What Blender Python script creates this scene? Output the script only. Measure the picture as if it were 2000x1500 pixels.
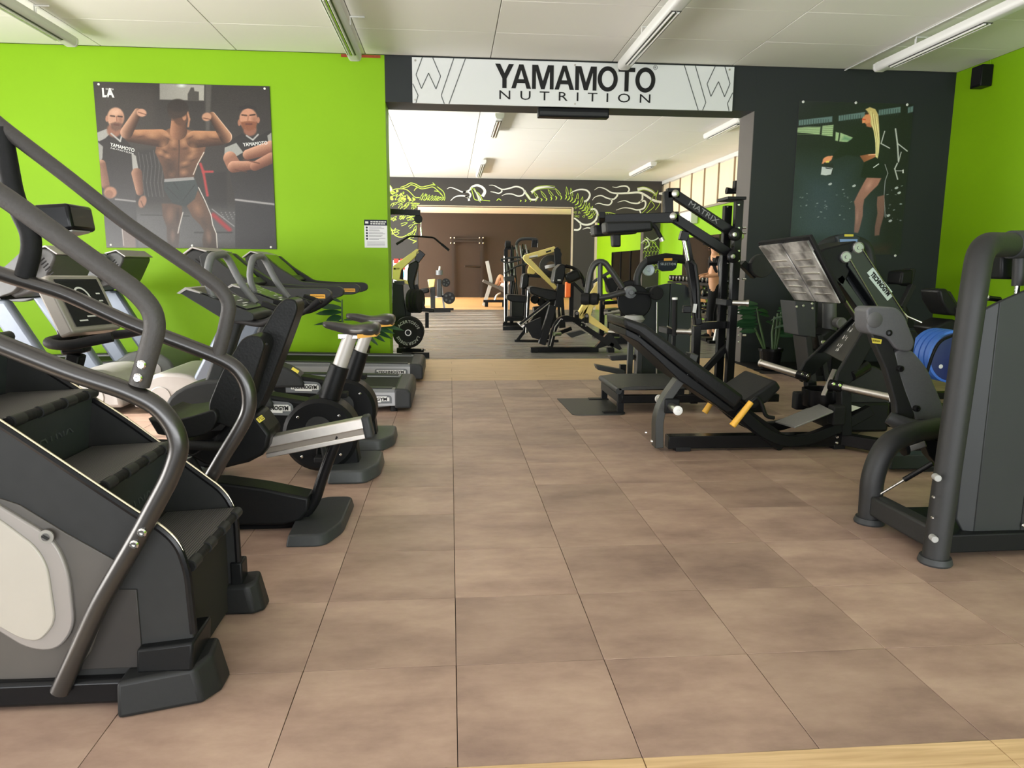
import bpy, bmesh, math, random
import numpy as np
from mathutils import Vector, Matrix
from math import radians as R, pi, sin, cos
random.seed(7)
S = bpy.context.scene
COL = S.collection
for o in list(bpy.data.objects): bpy.data.objects.remove(o)

# ------------------------------------------------------------------ camera
FPX, YAW, PITCH, ROLL = 1413.4, 0.0852924, 0.160376, 0.00672417
CAM = Vector((-0.0103, -2.0479, 1.2005))
_r0 = Vector((cos(YAW), -sin(YAW), 0))
FW = Vector((sin(YAW)*cos(PITCH), cos(YAW)*cos(PITCH), -sin(PITCH)))
_u0 = _r0.cross(FW)
RT = cos(ROLL)*_r0 + sin(ROLL)*_u0
UP = -sin(ROLL)*_r0 + cos(ROLL)*_u0
cd = bpy.data.cameras.new('camera'); cam = bpy.data.objects.new('camera', cd); COL.objects.link(cam)
cd.sensor_width = 36; cd.lens = FPX/2000*36; cd.clip_start = .05; cd.clip_end = 200
m = Matrix((RT, UP, -FW)).transposed().to_4x4(); m.translation = CAM
cam.matrix_world = m
S.camera = cam

# ------------------------------------------------------------------ light
S.view_settings.view_transform = 'Standard'; S.view_settings.look = 'None'
S.view_settings.gamma = 1; S.view_settings.use_curve_mapping = False
S.view_settings.exposure = -0.12
W = bpy.data.worlds.new('world'); S.world = W; W.use_nodes = True
_bg = W.node_tree.nodes['Background']; _bg.inputs[0].default_value = (.90, .95, 1, 1); _bg.inputs[1].default_value = 1.0
def area(name, loc, target, sx, sy, power, color=(1, 1, 1)):
    l = bpy.data.lights.new(name, 'AREA'); l.shape = 'RECTANGLE'; l.size = sx; l.size_y = sy
    l.energy = power; l.color = color
    o = bpy.data.objects.new(name, l); COL.objects.link(o); o.location = loc
    o.rotation_euler = (Vector(target)-Vector(loc)).to_track_quat('-Z', 'Y').to_euler(); return o
sun = bpy.data.lights.new('sun', 'SUN'); sun.energy = 14; sun.angle = R(1.0); sun.color = (1, .94, .85)
so = bpy.data.objects.new('sun', sun); COL.objects.link(so); so.rotation_euler = Vector((1, .10, -.56)).to_track_quat('-Z', 'Y').to_euler()
area('daylight_left_windows', (-7.3, 0.6, 1.0), (-3.0, 1.2, 3.4), 8.0, 1.6, 900, (1, .97, .93))
area('daylight_shop_front', (0.6, -6.6, .9), (.6, 2.0, 3.6), 11, 1.8, 800, (.96, .98, 1))  # added fill through an unseen opening behind the camera
area('daylight_far_left', (-4.36, 13.2, 1.2), (0, 13.4, 2.9), 8, 1.6, 1300, (1, .98, .95))
area('daylight_far_clerestory', (6.6, 13.0, 3.1), (2, 13, 1.2), 10, .8, 110, (1, .97, .92))
area('daylight_inner_left', (-5.95, 23.1, 1.9), (2, 22.6, 1.0), 6.5, 2.8, 1900, (1, .95, .88))

# ------------------------------------------------------------------ pixel <-> world
def ray(x, y): return FW + (x-1000)/FPX*RT - (y-750)/FPX*UP
def P(x, y, Y=None, X=None, Z=None):
    d = ray(x, y)
    if Y is not None: t = (Y-CAM.y)/d.y
    elif X is not None: t = (X-CAM.x)/d.x
    else: t = (Z-CAM.z)/d.z
    return CAM + t*d
def PL(pts, Y): return [P(x, y, Y=Y) for x, y in pts]

# ------------------------------------------------------------------ materials
MATS = {}
def mat(name, col, rough=.5, metal=0.0, var=0.0, scale=20, bump=0.0, spec=.5, coat=0.0, trans=0.0):
    if name in MATS: return MATS[name]
    m = bpy.data.materials.new(name); m.use_nodes = True; nt = m.node_tree; b = nt.nodes['Principled BSDF']
    b.inputs['Base Color'].default_value = (*col, 1); b.inputs['Roughness'].default_value = rough
    if max(col) < .06 and not metal: spec *= .5
    b.inputs['Metallic'].default_value = metal; b.inputs['Specular IOR Level'].default_value = spec
    b.inputs['Coat Weight'].default_value = coat
    if var or bump:
        tc = nt.nodes.new('ShaderNodeTexCoord'); nz = nt.nodes.new('ShaderNodeTexNoise')
        nz.inputs['Scale'].default_value = scale; nz.inputs['Detail'].default_value = 4
        nt.links.new(tc.outputs['Object'], nz.inputs['Vector'])
        if var:
            mx = nt.nodes.new('ShaderNodeMix'); mx.data_type = 'RGBA'
            mx.inputs[6].default_value = (*[c*(1-var) for c in col], 1); mx.inputs[7].default_value = (*[min(1, c*(1+var)) for c in col], 1)
            nt.links.new(nz.outputs[0], mx.inputs[0]); nt.links.new(mx.outputs[2], b.inputs['Base Color'])
        if bump:
            bp = nt.nodes.new('ShaderNodeBump'); bp.inputs['Strength'].default_value = bump; bp.inputs['Distance'].default_value = .004
            nt.links.new(nz.outputs[0], bp.inputs['Height']); nt.links.new(bp.outputs[0], b.inputs['Normal'])
    MATS[name] = m; return m
def srgb(r, g, b):
    f = lambda c: ((c/255+.055)/1.055)**2.4 if c > 10 else c/255/12.92
    return (f(r), f(g), f(b))
BLK = mat('black_powder_coat', (.007, .0075, .008), .40, 0, .15, 60, .12, .32)
BLKG = mat('black_gloss_paint', (.007, .007, .0075), .24, 0, .1, 30, 0, .36)
GREY = mat('charcoal_plastic', (.034, .036, .037), .45, 0, .12, 30, .15, .4)
MID = mat('mid_grey_plastic', (.13, .14, .15), .42, 0, .1, 30, .1)
DGRY = mat('dark_grey_paint', (.022, .0225, .0225), .45, 0, .15, 25, .1, .35)
RUB = mat('black_rubber', (.012, .012, .0125), .62, 0, .2, 80, .3, .3)
VIN = mat('black_vinyl', (.010, .0105, .0105), .40, 0, .2, 90, .25, .35)
GVIN = mat('grey_vinyl', (.115, .117, .125), .5, 0, .15, 120, .2)
STEEL = mat('brushed_steel', (.52, .50, .46), .32, 1, .12, 40)
CHR = mat('chrome', (.75, .75, .74), .15, 1)
ALU = mat('satin_aluminium', (.60, .57, .53), .34, .85, .08, 30)
SILV = mat('silver_plastic', (.42, .41, .40), .38, .35, .06, 15)
BLUEG = mat('bluish_grey_paint', (.17, .20, .25), .35, .35, .1, 12)
YEL = mat('yellow_paint', srgb(232, 208, 122), .4, 0, .08, 10)
YGRIP = mat('yellow_grip', srgb(226, 172, 62), .55, 0, .1, 50, .3)
WHT = mat('white_plastic', (.72, .72, .70), .4)
BLUE = mat('blue_rubber', srgb(58, 112, 205), .5, 0, .1, 40)
BLUE_SHADE = mat('dark_blue_rubber', srgb(14, 34, 92), .5, 0, .1, 40)
ORG = mat('orange_paint', srgb(230, 105, 40), .5)
GLASS = mat('dark_display_glass', (.008, .010, .011), .08)
SCRN = mat('display_panel_print', (.055, .058, .052), .3)
STKY = mat('yellow_sticker', srgb(215, 200, 75), .5)
STKO = mat('amber_sticker', srgb(205, 150, 45), .5)
PRNT = mat('white_print', (.68, .69, .68), .5)
BPRT = mat('black_print', (.008, .008, .008), .5)
WAL = mat('charcoal_wall_print', (.03, .03, .03), .5)

# ------------------------------------------------------------------ mesh builder
def basis(d, up=None):
    d = d.normalized(); up = Vector(up) if up is not None else (Vector((0, 0, 1)) if abs(d.z) < .95 else Vector((0, 1, 0)))
    s = d.cross(up).normalized(); return d, s, s.cross(d).normalized()
def fillet(pts, r, n=6):
    pts = [Vector(p) for p in pts]; out = [pts[0]]
    rr = r if isinstance(r, (list, tuple)) else [r]*len(pts)
    for i in range(1, len(pts)-1):
        a, b, c = pts[i-1], pts[i], pts[i+1]; u, v = (a-b), (c-b)
        k = min(rr[i], u.length*.49, v.length*.49); u = u.normalized()*k; v = v.normalized()*k
        for j in range(n+1):
            t = j/n; out.append((b+u)*(1-t)**2 + b*2*t*(1-t) + (b+v)*t*t)
    out.append(pts[-1]); return out
class MB:
    def __init__(s): s.v = []; s.f = []
    def add(s, vs, fs):
        k = len(s.v); s.v += [Vector(v) for v in vs]; s.f += [[i+k for i in f] for f in fs]; return s
    def box(s, c, size, rz=0, ry=0, rx=0):
        M = Matrix.Rotation(rz, 3, 'Z') @ Matrix.Rotation(ry, 3, 'Y') @ Matrix.Rotation(rx, 3, 'X')
        x, y, z = [a/2 for a in size]; c = Vector(c)
        vs = [c + M @ Vector((sx*x, sy*y, sz*z)) for sx in (-1, 1) for sy in (-1, 1) for sz in (-1, 1)]
        return s.add(vs, [(0, 1, 3, 2), (4, 6, 7, 5), (0, 4, 5, 1), (2, 3, 7, 6), (0, 2, 6, 4), (1, 5, 7, 3)])
    def bb(s, x0, x1, y0, y1, z0, z1): return s.box(((x0+x1)/2, (y0+y1)/2, (z0+z1)/2), (abs(x1-x0), abs(y1-y0), abs(z1-z0)))
    def beam(s, p, q, w, h, up=None):
        p = Vector(p); q = Vector(q); d, a, b = basis(q-p, up)
        vs = [e + a*sa*w/2 + b*sb*h/2 for e in (p, q) for sa, sb in ((-1, -1), (1, -1), (1, 1), (-1, 1))]
        return s.add(vs, [(3, 2, 1, 0), (4, 5, 6, 7)] + [(i, (i+1) % 4, 4+(i+1) % 4, 4+i) for i in range(4)])
    def prism(s, pts, vec):
        n = len(pts); vec = Vector(vec); pts = [Vector(p) for p in pts]
        return s.add(pts + [p+vec for p in pts], [list(range(n))[::-1], list(range(n, 2*n))] + [(i, (i+1) % n, n+(i+1) % n, n+i) for i in range(n)])
    def loft(s, A, B):
        n = len(A)
        return s.add(list(A)+list(B), [list(range(n))[::-1], list(range(n, 2*n))] + [(i, (i+1) % n, n+(i+1) % n, n+i) for i in range(n)])
    def tube(s, pts, r, n=12, fil=0, sq=None):
        rl = None
        if isinstance(r, (list, tuple)): rl = r
        if fil and rl is None: pts = fillet(pts, fil)
        pts = [Vector(p) for p in pts]; m = len(pts); vs = []; ref = None
        for i, p in enumerate(pts):
            t = (pts[min(i+1, m-1)]-pts[max(i-1, 0)]).normalized()
            if ref is None: _, a, b = basis(t)
            else:
                a = (ref - t*ref.dot(t)).normalized(); b = a.cross(t)
            ref = a; q = rl[i] if rl else r
            for k in range(n):
                an = 2*pi*k/n; vs.append(p + (a*cos(an) + b*sin(an))*q)
        fs = [list(range(n))[::-1], [(m-1)*n+k for k in range(n)]]
        fs += [(i*n+k, i*n+(k+1) % n, (i+1)*n+(k+1) % n, (i+1)*n+k) for i in range(m-1) for k in range(n)]
        return s.add(vs, fs)
    def rbeam(s, pts, w, h, up=None, fil=0, n=5):
        """flat section swept along a path lying in one plane; up = section height axis source"""
        pts = fillet(pts, fil, n) if fil else [Vector(p) for p in pts]; m = len(pts); vs = []
        for i, p in enumerate(pts):
            t = (pts[min(i+1, m-1)]-pts[max(i-1, 0)]); _, a, b = basis(t, up)
            vs += [p + a*sa*w/2 + b*sb*h/2 for sa, sb in ((-1, -1), (1, -1), (1, 1), (-1, 1))]
        fs = [(3, 2, 1, 0), tuple((m-1)*4+k for k in range(4))] + [(i*4+k, i*4+(k+1) % 4, (i+1)*4+(k+1) % 4, (i+1)*4+k) for i in range(m-1) for k in range(4)]
        return s.add(vs, fs)
    def cyl(s, p, q, r, r2=None, n=20):
        r2 = r if r2 is None else r2; p = Vector(p); q = Vector(q); d, a, b = basis(q-p)
        vs = [e + (a*cos(2*pi*k/n) + b*sin(2*pi*k/n))*rr for e, rr in ((p, r), (q, r2)) for k in range(n)]
        return s.add(vs, [list(range(n))[::-1], list(range(n, 2*n))] + [(k, (k+1) % n, n+(k+1) % n, n+k) for k in range(n)])
    def lathe(s, c, axis, prof, n=24, ring=False):
        c = Vector(c); d, a, b = basis(Vector(axis)); vs = []
        for r, h in prof: vs += [c + d*h + (a*cos(2*pi*k/n) + b*sin(2*pi*k/n))*max(r, .0005) for k in range(n)]
        m = len(prof)
        return s.add(vs, ([] if ring else [list(range(n))[::-1], [(m-1)*n+k for k in range(n)]]) + [(i*n+k, i*n+(k+1) % n, (i+1)*n+(k+1) % n, (i+1)*n+k) for i in range(m-1) for k in range(n)])
    def ball(s, c, r, n=12):
        rx = r if isinstance(r, (tuple, list)) else (r, r, r); c = Vector(c); m = n//2; vs = []; fs = []
        for i in range(m+1):
            th = pi*i/m
            for k in range(n): vs.append(c + Vector((rx[0]*sin(th)*cos(2*pi*k/n), rx[1]*sin(th)*sin(2*pi*k/n), rx[2]*cos(th))))
        fs = [(i*n+k, (i+1)*n+k, (i+1)*n+(k+1) % n, i*n+(k+1) % n) for i in range(m) for k in range(n)]
        return s.add(vs, fs)
    def build(s, name, m, parent=None, bev=0, seg=2, ang=35, kind=None, label=None, sub=0):
        me = bpy.data.meshes.new(name); org = root_loc(parent)
        bm = bmesh.new(); bv = [bm.verts.new(v-org) for v in s.v]
        for f in s.f:
            try: bm.faces.new([bv[i] for i in f])
            except ValueError: pass
        bmesh.ops.remove_doubles(bm, verts=bm.verts, dist=1e-5)
        bmesh.ops.recalc_face_normals(bm, faces=bm.faces); bm.to_mesh(me); bm.free()
        me.materials.append(m); me.shade_smooth(); me.set_sharp_from_angle(angle=R(ang))
        o = bpy.data.objects.new(name, me); COL.objects.link(o)
        if parent is not None: o.parent = parent
        if bev:
            md = o.modifiers.new('bevel', 'BEVEL'); md.width = bev; md.segments = seg; md.limit_method = 'ANGLE'; md.angle_limit = R(30); md.harden_normals = False
        if sub:
            md = o.modifiers.new('sub', 'SUBSURF'); md.levels = sub; md.render_levels = sub
        if kind: o['kind'] = kind
        if label: o['label'] = label
        return o
def root_loc(p):
    v = Vector((0, 0, 0))
    while p is not None: v = v + p.location; p = p.parent
    return v
def thing(name, label, cat, loc=(0, 0, 0), group=None):
    o = bpy.data.objects.new(name, None); COL.objects.link(o); o.location = loc; o.empty_display_size = .1
    o['label'] = label; o['category'] = cat
    if group: o['group'] = group
    return o
def tag(o, label, cat, group=None):
    o['label'] = label; o['category'] = cat
    if group: o['group'] = group
    return o
def dup(root, loc, label=None, group=None, scale=None, rz=None):
    r = root.copy(); COL.objects.link(r); r.location = loc
    if scale is not None: r.scale = scale
    if rz is not None: r.rotation_euler = (0, 0, rz)
    if label: r['label'] = label
    if group: r['group'] = group
    for ch in list(root.children):
        c = ch.copy(); COL.objects.link(c); c.parent = r
        for g in list(ch.children):
            d = g.copy(); COL.objects.link(d); d.parent = c
    return r
_font = {}
def text(name, body, m, parent, loc, xdir, ydir, size, depth=.001, bold=0.0, width=None, space=1.0, align='CENTER', label=None):
    """flat lettering: xdir = reading direction, ydir = up of the letters"""
    cu = bpy.data.curves.new(name, 'FONT'); cu.body = body; cu.size = size; cu.align_x = align; cu.align_y = 'CENTER'
    cu.extrude = depth; cu.offset = bold; cu.space_character = space; cu.resolution_u = 3
    to = bpy.data.objects.new(name+'_tmp', cu); COL.objects.link(to)
    bpy.context.view_layer.update()
    me = bpy.data.meshes.new_from_object(to.evaluated_get(bpy.context.evaluated_depsgraph_get()))
    bpy.data.objects.remove(to)
    co = np.empty(len(me.vertices)*3, np.float32); me.vertices.foreach_get('co', co); co = co.reshape(-1, 3)
    w = float(co[:, 0].max()-co[:, 0].min())
    sx = (width/w) if width else 1.0
    cx = (co[:, 0].max()+co[:, 0].min())/2 if align == 'CENTER' else 0
    x = Vector(xdir).normalized(); y = Vector(ydir); y = (y - x*y.dot(x)).normalized(); z = x.cross(y)
    loc = Vector(loc) - root_loc(parent)
    for v in me.vertices:
        c = v.co.copy(); v.co = loc + x*(c.x-cx)*sx + y*c.y + z*c.z
    me.materials.clear(); me.materials.append(m)
    o = bpy.data.objects.new(name, me); COL.objects.link(o); o.parent = parent
    if label: o['label'] = label
    return o
def bolt(mb, p, axis, r=.012, h=.008):
    a = Vector(axis).normalized(); mb.lathe(Vector(p), a, [(r, 0), (r, h*.5), (r*.7, h), (r*.35, h), (r*.3, h*.5)], 12)
# ================================================================== shell
T = .4572
CEIL = 3.62
YW, YWB = 6.954, 7.40          # dividing wall, front and back
XR, XL = 6.283, -7.0
XR2, XL2 = 5.94, -4.4          # far room
YM, YMB = 18.5, 18.8           # mural wall
YI = 26.8                      # inner back wall
def nodes(name):
    m = bpy.data.materials.new(name); m.use_nodes = True; nt = m.node_tree
    return m, nt, nt.nodes['Principled BSDF'], lambda t: nt.nodes.new(t), nt.links.new
def floor_tile_mat():
    m, nt, b, N, L = nodes('tan_vinyl_tile')
    oi = N('ShaderNodeObjectInfo'); geo = N('ShaderNodeNewGeometry')
    add = N('ShaderNodeVectorMath'); add.operation = 'MULTIPLY_ADD'
    comb = N('ShaderNodeCombineXYZ'); L(oi.outputs['Random'], comb.inputs[0]); L(oi.outputs['Random'], comb.inputs[1])
    add.inputs[1].default_value = (13, 29, 0); L(comb.outputs[0], add.inputs[0]); L(geo.outputs['Position'], add.inputs[2])
    n1 = N('ShaderNodeTexNoise'); n1.inputs['Scale'].default_value = 2.6; n1.inputs['Detail'].default_value = 7; n1.inputs['Roughness'].default_value = .66
    mpp = N('ShaderNodeMapping'); mpp.inputs['Scale'].default_value = (.75, 1.5, 1); L(add.outputs[0], mpp.inputs[0]); L(mpp.outputs[0], n1.inputs['Vector'])
    cr = N('ShaderNodeValToRGB'); e = cr.color_ramp.elements
    e[0].position = .30; e[0].color = (*srgb(132, 108, 97), 1); e[1].position = .72; e[1].color = (*srgb(181, 156, 138), 1)
    k = e.new(.5); k.color = (*srgb(160, 134, 119), 1)
    L(n1.outputs[0], cr.inputs[0])
    hs = N('ShaderNodeHueSaturation'); mr = N('ShaderNodeMapRange'); mr.inputs[3].default_value = .86; mr.inputs[4].default_value = 1.08
    L(oi.outputs['Random'], mr.inputs[0]); L(mr.outputs[0], hs.inputs['Value']); L(cr.outputs[0], hs.inputs['Color'])
    L(hs.outputs[0], b.inputs['Base Color'])
    n2 = N('ShaderNodeTexNoise'); n2.inputs['Scale'].default_value = 18; n2.inputs['Detail'].default_value = 5; L(geo.outputs['Position'], n2.inputs['Vector'])
    m2 = N('ShaderNodeMapRange'); m2.inputs[3].default_value = .34; m2.inputs[4].default_value = .52; L(n2.outputs[0], m2.inputs[0]); L(m2.outputs[0], b.inputs['Roughness'])
    bp = N('ShaderNodeBump'); bp.inputs['Strength'].default_value = .08; bp.inputs['Distance'].default_value = .003; L(n2.outputs[0], bp.inputs['Height']); L(bp.outputs[0], b.inputs['Normal'])
    return m
def wood_mat(name, c0, c1, rough=.45):
    m, nt, b, N, L = nodes(name)
    geo = N('ShaderNodeNewGeometry'); oi = N('ShaderNodeObjectInfo'); mp = N('ShaderNodeMapping'); mp.inputs['Scale'].default_value = (1.3, 22, 8)
    ad = N('ShaderNodeVectorMath'); ad.operation = 'ADD'; L(geo.outputs['Position'], ad.inputs[0]); L(oi.outputs['Random'], ad.inputs[1]); L(ad.outputs[0], mp.inputs[0])
    n = N('ShaderNodeTexNoise'); n.inputs['Scale'].default_value = 2.2; n.inputs['Detail'].default_value = 6; n.inputs['Distortion'].default_value = .6; L(mp.outputs[0], n.inputs['Vector'])
    cr = N('ShaderNodeValToRGB'); cr.color_ramp.elements[0].position = .3; cr.color_ramp.elements[0].color = (*c0, 1); cr.color_ramp.elements[1].position = .7; cr.color_ramp.elements[1].color = (*c1, 1)
    L(n.outputs[0], cr.inputs[0]); L(cr.outputs[0], b.inputs['Base Color']); b.inputs['Roughness'].default_value = rough
    return m
def rubber_floor_mat():
    m, nt, b, N, L = nodes('grey_rubber_floor')
    geo = N('ShaderNodeNewGeometry'); mp = N('ShaderNodeMapping'); mp.inputs['Scale'].default_value = (.5, 7, 1); L(geo.outputs['Position'], mp.inputs[0])
    n = N('ShaderNodeTexNoise'); n.inputs['Scale'].default_value = 1.6; n.inputs['Detail'].default_value = 3; L(mp.outputs[0], n.inputs['Vector'])
    cr = N('ShaderNodeValToRGB'); cr.color_ramp.elements[0].color = (.075, .070, .066, 1); cr.color_ramp.elements[1].color = (.21, .195, .18, 1); L(n.outputs[0], cr.inputs[0]); L(cr.outputs[0], b.inputs['Base Color'])  # stretched ramp puts light streaks and sheen into the floor colour
    mr = N('ShaderNodeMapRange'); mr.inputs[1].default_value = .35; mr.inputs[2].default_value = .65; mr.inputs[3].default_value = .22; mr.inputs[4].default_value = .5; L(n.outputs[0], mr.inputs[0]); L(mr.outputs[0], b.inputs['Roughness'])
    bp = N('ShaderNodeBump'); bp.inputs['Strength'].default_value = .25; bp.inputs['Distance'].default_value = .01; L(n.outputs[0], bp.inputs['Height']); L(bp.outputs[0], b.inputs['Normal'])
    return m
def paint_mat(name, col, var=.06, rough=.55, bump=.12, stain=None):
    m, nt, b, N, L = nodes(name)
    geo = N('ShaderNodeNewGeometry'); n = N('ShaderNodeTexNoise'); n.inputs['Scale'].default_value = 1.1; n.inputs['Detail'].default_value = 5; L(geo.outputs['Position'], n.inputs['Vector'])
    mx = N('ShaderNodeMix'); mx.data_type = 'RGBA'; mx.inputs[6].default_value = (*[c*(1-var) for c in col], 1); mx.inputs[7].default_value = (*[c*(1+var) for c in col], 1)
    L(n.outputs[0], mx.inputs[0]); L(mx.outputs[2], b.inputs['Base Color']); b.inputs['Roughness'].default_value = rough; b.inputs['Specular IOR Level'].default_value = .25
    n2 = N('ShaderNodeTexNoise'); n2.inputs['Scale'].default_value = 26; n2.inputs['Detail'].default_value = 6; L(geo.outputs['Position'], n2.inputs['Vector'])
    bp = N('ShaderNodeBump'); bp.inputs['Strength'].default_value = bump; bp.inputs['Distance'].default_value = .004; L(n2.outputs[0], bp.inputs['Height']); L(bp.outputs[0], b.inputs['Normal'])
    return m
TILE = floor_tile_mat()
OAK = wood_mat('oak_plank', srgb(178, 146, 106), srgb(214, 183, 140))
INOAK = wood_mat('warm_oak_plank', srgb(196, 150, 100), srgb(228, 186, 132))
RUBF = rubber_floor_mat()
GREEN = paint_mat('lime_green_paint', srgb(128, 176, 11), .07, .55)
CHARC = paint_mat('charcoal_wall_paint', srgb(42, 46, 47), .10, .5)
MURALW = paint_mat('mural_charcoal_paint', srgb(66, 63, 61), .06, .6)
BROWNW = paint_mat('brown_black_wall_paint', srgb(60, 52, 47), .15, .6)
WALLW = paint_mat('white_wall_paint', srgb(225, 222, 216), .03, .6)
CEILM = paint_mat('white_ceiling_paint', srgb(243, 240, 234), .02, .7, .08)
JAMB = paint_mat('grey_jamb_paint', srgb(96, 92, 88), .1, .6)
DARK = mat('dark_backing', (.02, .018, .016), .8)
JOINT = mat('ceiling_joint', srgb(150, 147, 140), .8)
CREAM = paint_mat('cream_curtain', srgb(232, 214, 180), .08, .8)
def struct(o): o['kind'] = 'structure'; return o

# floor ------------------------------------------------------------
floor = struct(MB().bb(XL, XR2+2.6, -6.2, YI+.2, -.12, -.006).build('floor', DARK))
g = .0011
tile_me = MB().bb(g, T-g, g, T-g, -.0055, 0).build('tile', TILE, floor, bev=.0008, seg=1)
tile_me.location = (-900, 0, 0)
cells = [(i, j) for j in range(-1, 13) for i in range(-13, 14) if -5.95 < i*T and i*T < XR-.02 and j*T < 5.58]
def tkey(c): return math.hypot(c[0]*T-CAM.x, c[1]*T-CAM.y)
def vis(c):
    x, y = (c[0]+.5)*T, (c[1]+.5)*T; d = Vector((x, y, 0))-CAM; z = d.dot(FW)
    return z > .2 and -1180 < d.dot(RT)/z*FPX < 1150
first = sorted([c for c in cells if vis(c)], key=tkey)[:298]; fs = set(first)
rest = MB()
for i, j in cells:
    if (i, j) in fs: continue
    rest.bb(i*T+g, min((i+1)*T-g, XR), j*T+g, (j+1)*T-g, -.0055, 0)
rest.bb(-13.1*T, XR, 13*T-g*0, 13*T+.0, -.006, -.0055)
rest.build('tile_field', TILE, floor, kind='stuff')
k = 0
for i, j in first:
    if k == 0: tile_me.location = (i*T, j*T, 0)
    else:
        c = tile_me.copy(); COL.objects.link(c); c.location = (i*T, j*T, 0)
    k += 1
# last half tile row against the oak strip (joined)
YS = 12.2*T
# oak strips
def plank(x0, x1, y0, y1): return MB().bb(x0+.001, x1-.001, y0+.0008, y1-.0008, -.006, .0012).build('plank', OAK, floor, bev=.001, seg=1)
for a in range(-5, 6, 2):
    for r in range(3): plank(a*T, (a+2)*T, -T-.152*(r+1), -T-.152*r)
yy = 13*T
x0, x1 = -3.0, 3.6
for r in range(8):
    y0 = yy-.34 + r*.226; off = (r % 3)*.55
    xx = -3.2-off
    xe = 3.55+.02*r
    while xx < xe:
        plank(max(xx, -3.2), min(xx+1.6, xe), y0, min(y0+.226, 7.44)); xx += 1.6
MB().bb(XL2, XR2+2.0, 7.44, 18.52, -.006, .003).build('rubber_floor', RUBF, floor)
for r in range(12):
    MB().bb(-5, 8.5, 18.53+r*.7, 18.53+(r+1)*.7-.004, -.006, .002).build('plank', INOAK, floor)
MB().bb(3.62, XR, 6.30, YW, -.006, .006).build('dark_mat', RUB, floor)  # flat dark sheet laid along the foot of the black wall

# ceiling ----------------------------------------------------------
ceiling = struct(MB().bb(XL, XR2+2.6, -6.2, YWB, CEIL+.012, CEIL+.12).bb(XL2-.2, XR2+2.6, YWB, YI+.2, CEIL+.012, CEIL+.12).build('ceiling', JOINT))
def cpanel(x0, x1, y0, y1, z=CEIL): return MB().bb(x0+.005, x1-.005, y0+.0018, y1-.0018, z, z+.011).build('ceiling_panel', CEILM, ceiling, bev=.002, seg=1)
xs = [XL, -5.35, -3.9, -2.42, -.97, .48, 1.93, 3.40, 4.82, XR]
ys = [YW-.02-.93*i for i in range(4)]
for i in range(len(xs)-1):
    for j in range(3): cpanel(xs[i], xs[i+1], ys[j+1], ys[j])
bk = MB()
for i in range(len(xs)-1):
    y = ys[3]
    while y > -6.2: bk.bb(xs[i]+.003, xs[i+1]-.003, max(y-.93, -6.2)+.002, y-.002, CEIL, CEIL+.011); y -= .93
bk.build('ceiling_panel_field', CEILM, ceiling, kind='stuff')
xs2 = [XL2, -3.85, -2.40, -.97, .48, 1.93, 3.40, 4.82, XR2]
for i in range(len(xs2)-1):
    for j in range(9): cpanel(xs2[i], xs2[i+1], YWB+j*1.2333, YWB+(j+1)*1.2333, CEIL-.02)
MB().bb(-6, 9, YMB, YI, 3.25, 3.3).build('inner_ceiling_board', CEILM, ceiling)
# conduits along the joints, as seen beside the near lamps
for x in (-.905, 2.15, 4.95):
    MB().tube([(x-.12, 3.0, CEIL-.012), (x-.12, YW, CEIL-.012)], .008, 8).build('conduit', WHT, ceiling)

# dividing wall ----------------------------------------------------
OX0, OX1, OZ = -.755, 3.722, 3.105
wl = struct(MB().bb(XL, OX0, YW, YWB, 0, CEIL).build('wall_left_front', GREEN))
wr = struct(MB().bb(OX1, XR+.2, YW, YWB, 0, CEIL).build('wall_right_front', CHARC))
MB().bb(OX1-.006, OX1, YW+.004, YWB-.004, 0, OZ).build('jamb_lining', JAMB, wr)
lin = struct(MB().bb(OX0, OX1, YW+.001, YWB, OZ, CEIL).build('wall_lintel', CHARC))
MB().bb(-1.25, -.80, YW-.004, YW+.02, CEIL-.035, CEIL-.004).build('chipped_plaster', mat('brick_red_chip', srgb(150, 62, 35), .8, 0, .4, 40), wl)
# near right wall / left wall with windows / shop front added behind the camera for light
struct(MB().bb(XR, XR+.25, -6.2, YW, 0, CEIL).build('wall_right', GREEN))
lw = MB().bb(XL-.2, XL, -6.2, YW, 0, .55).bb(XL-.2, XL, -6.2, YW, 3.05, CEIL).bb(XL-.2, XL, 4.6, YW, .55, 3.05).bb(XL-.2, XL, -6.2, -3.4, .55, 3.05)
struct(lw.build('wall_left', WALLW))
fr = MB()
for y in (-3.4, -1.4, .6, 2.6, 4.56): fr.bb(XL-.16, XL-.08, y, y+.05, .55, 3.05)
struct(fr.build('window_1', WHT))
bw = MB().bb(XL, XR, -6.4, -6.2, 3.2, CEIL).bb(XL, -5.4, -6.4, -6.2, 0, 3.2).bb(6.1, XR, -6.4, -6.2, 0, 3.2)
struct(bw.build('wall_back', WALLW))
fr = MB()
for x in (-5.4, -2.5, .4, 3.3, 6.05): fr.bb(x, x+.06, -6.34, -6.26, 0, 3.2)
struct(fr.build('window_2', GREY))

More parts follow.
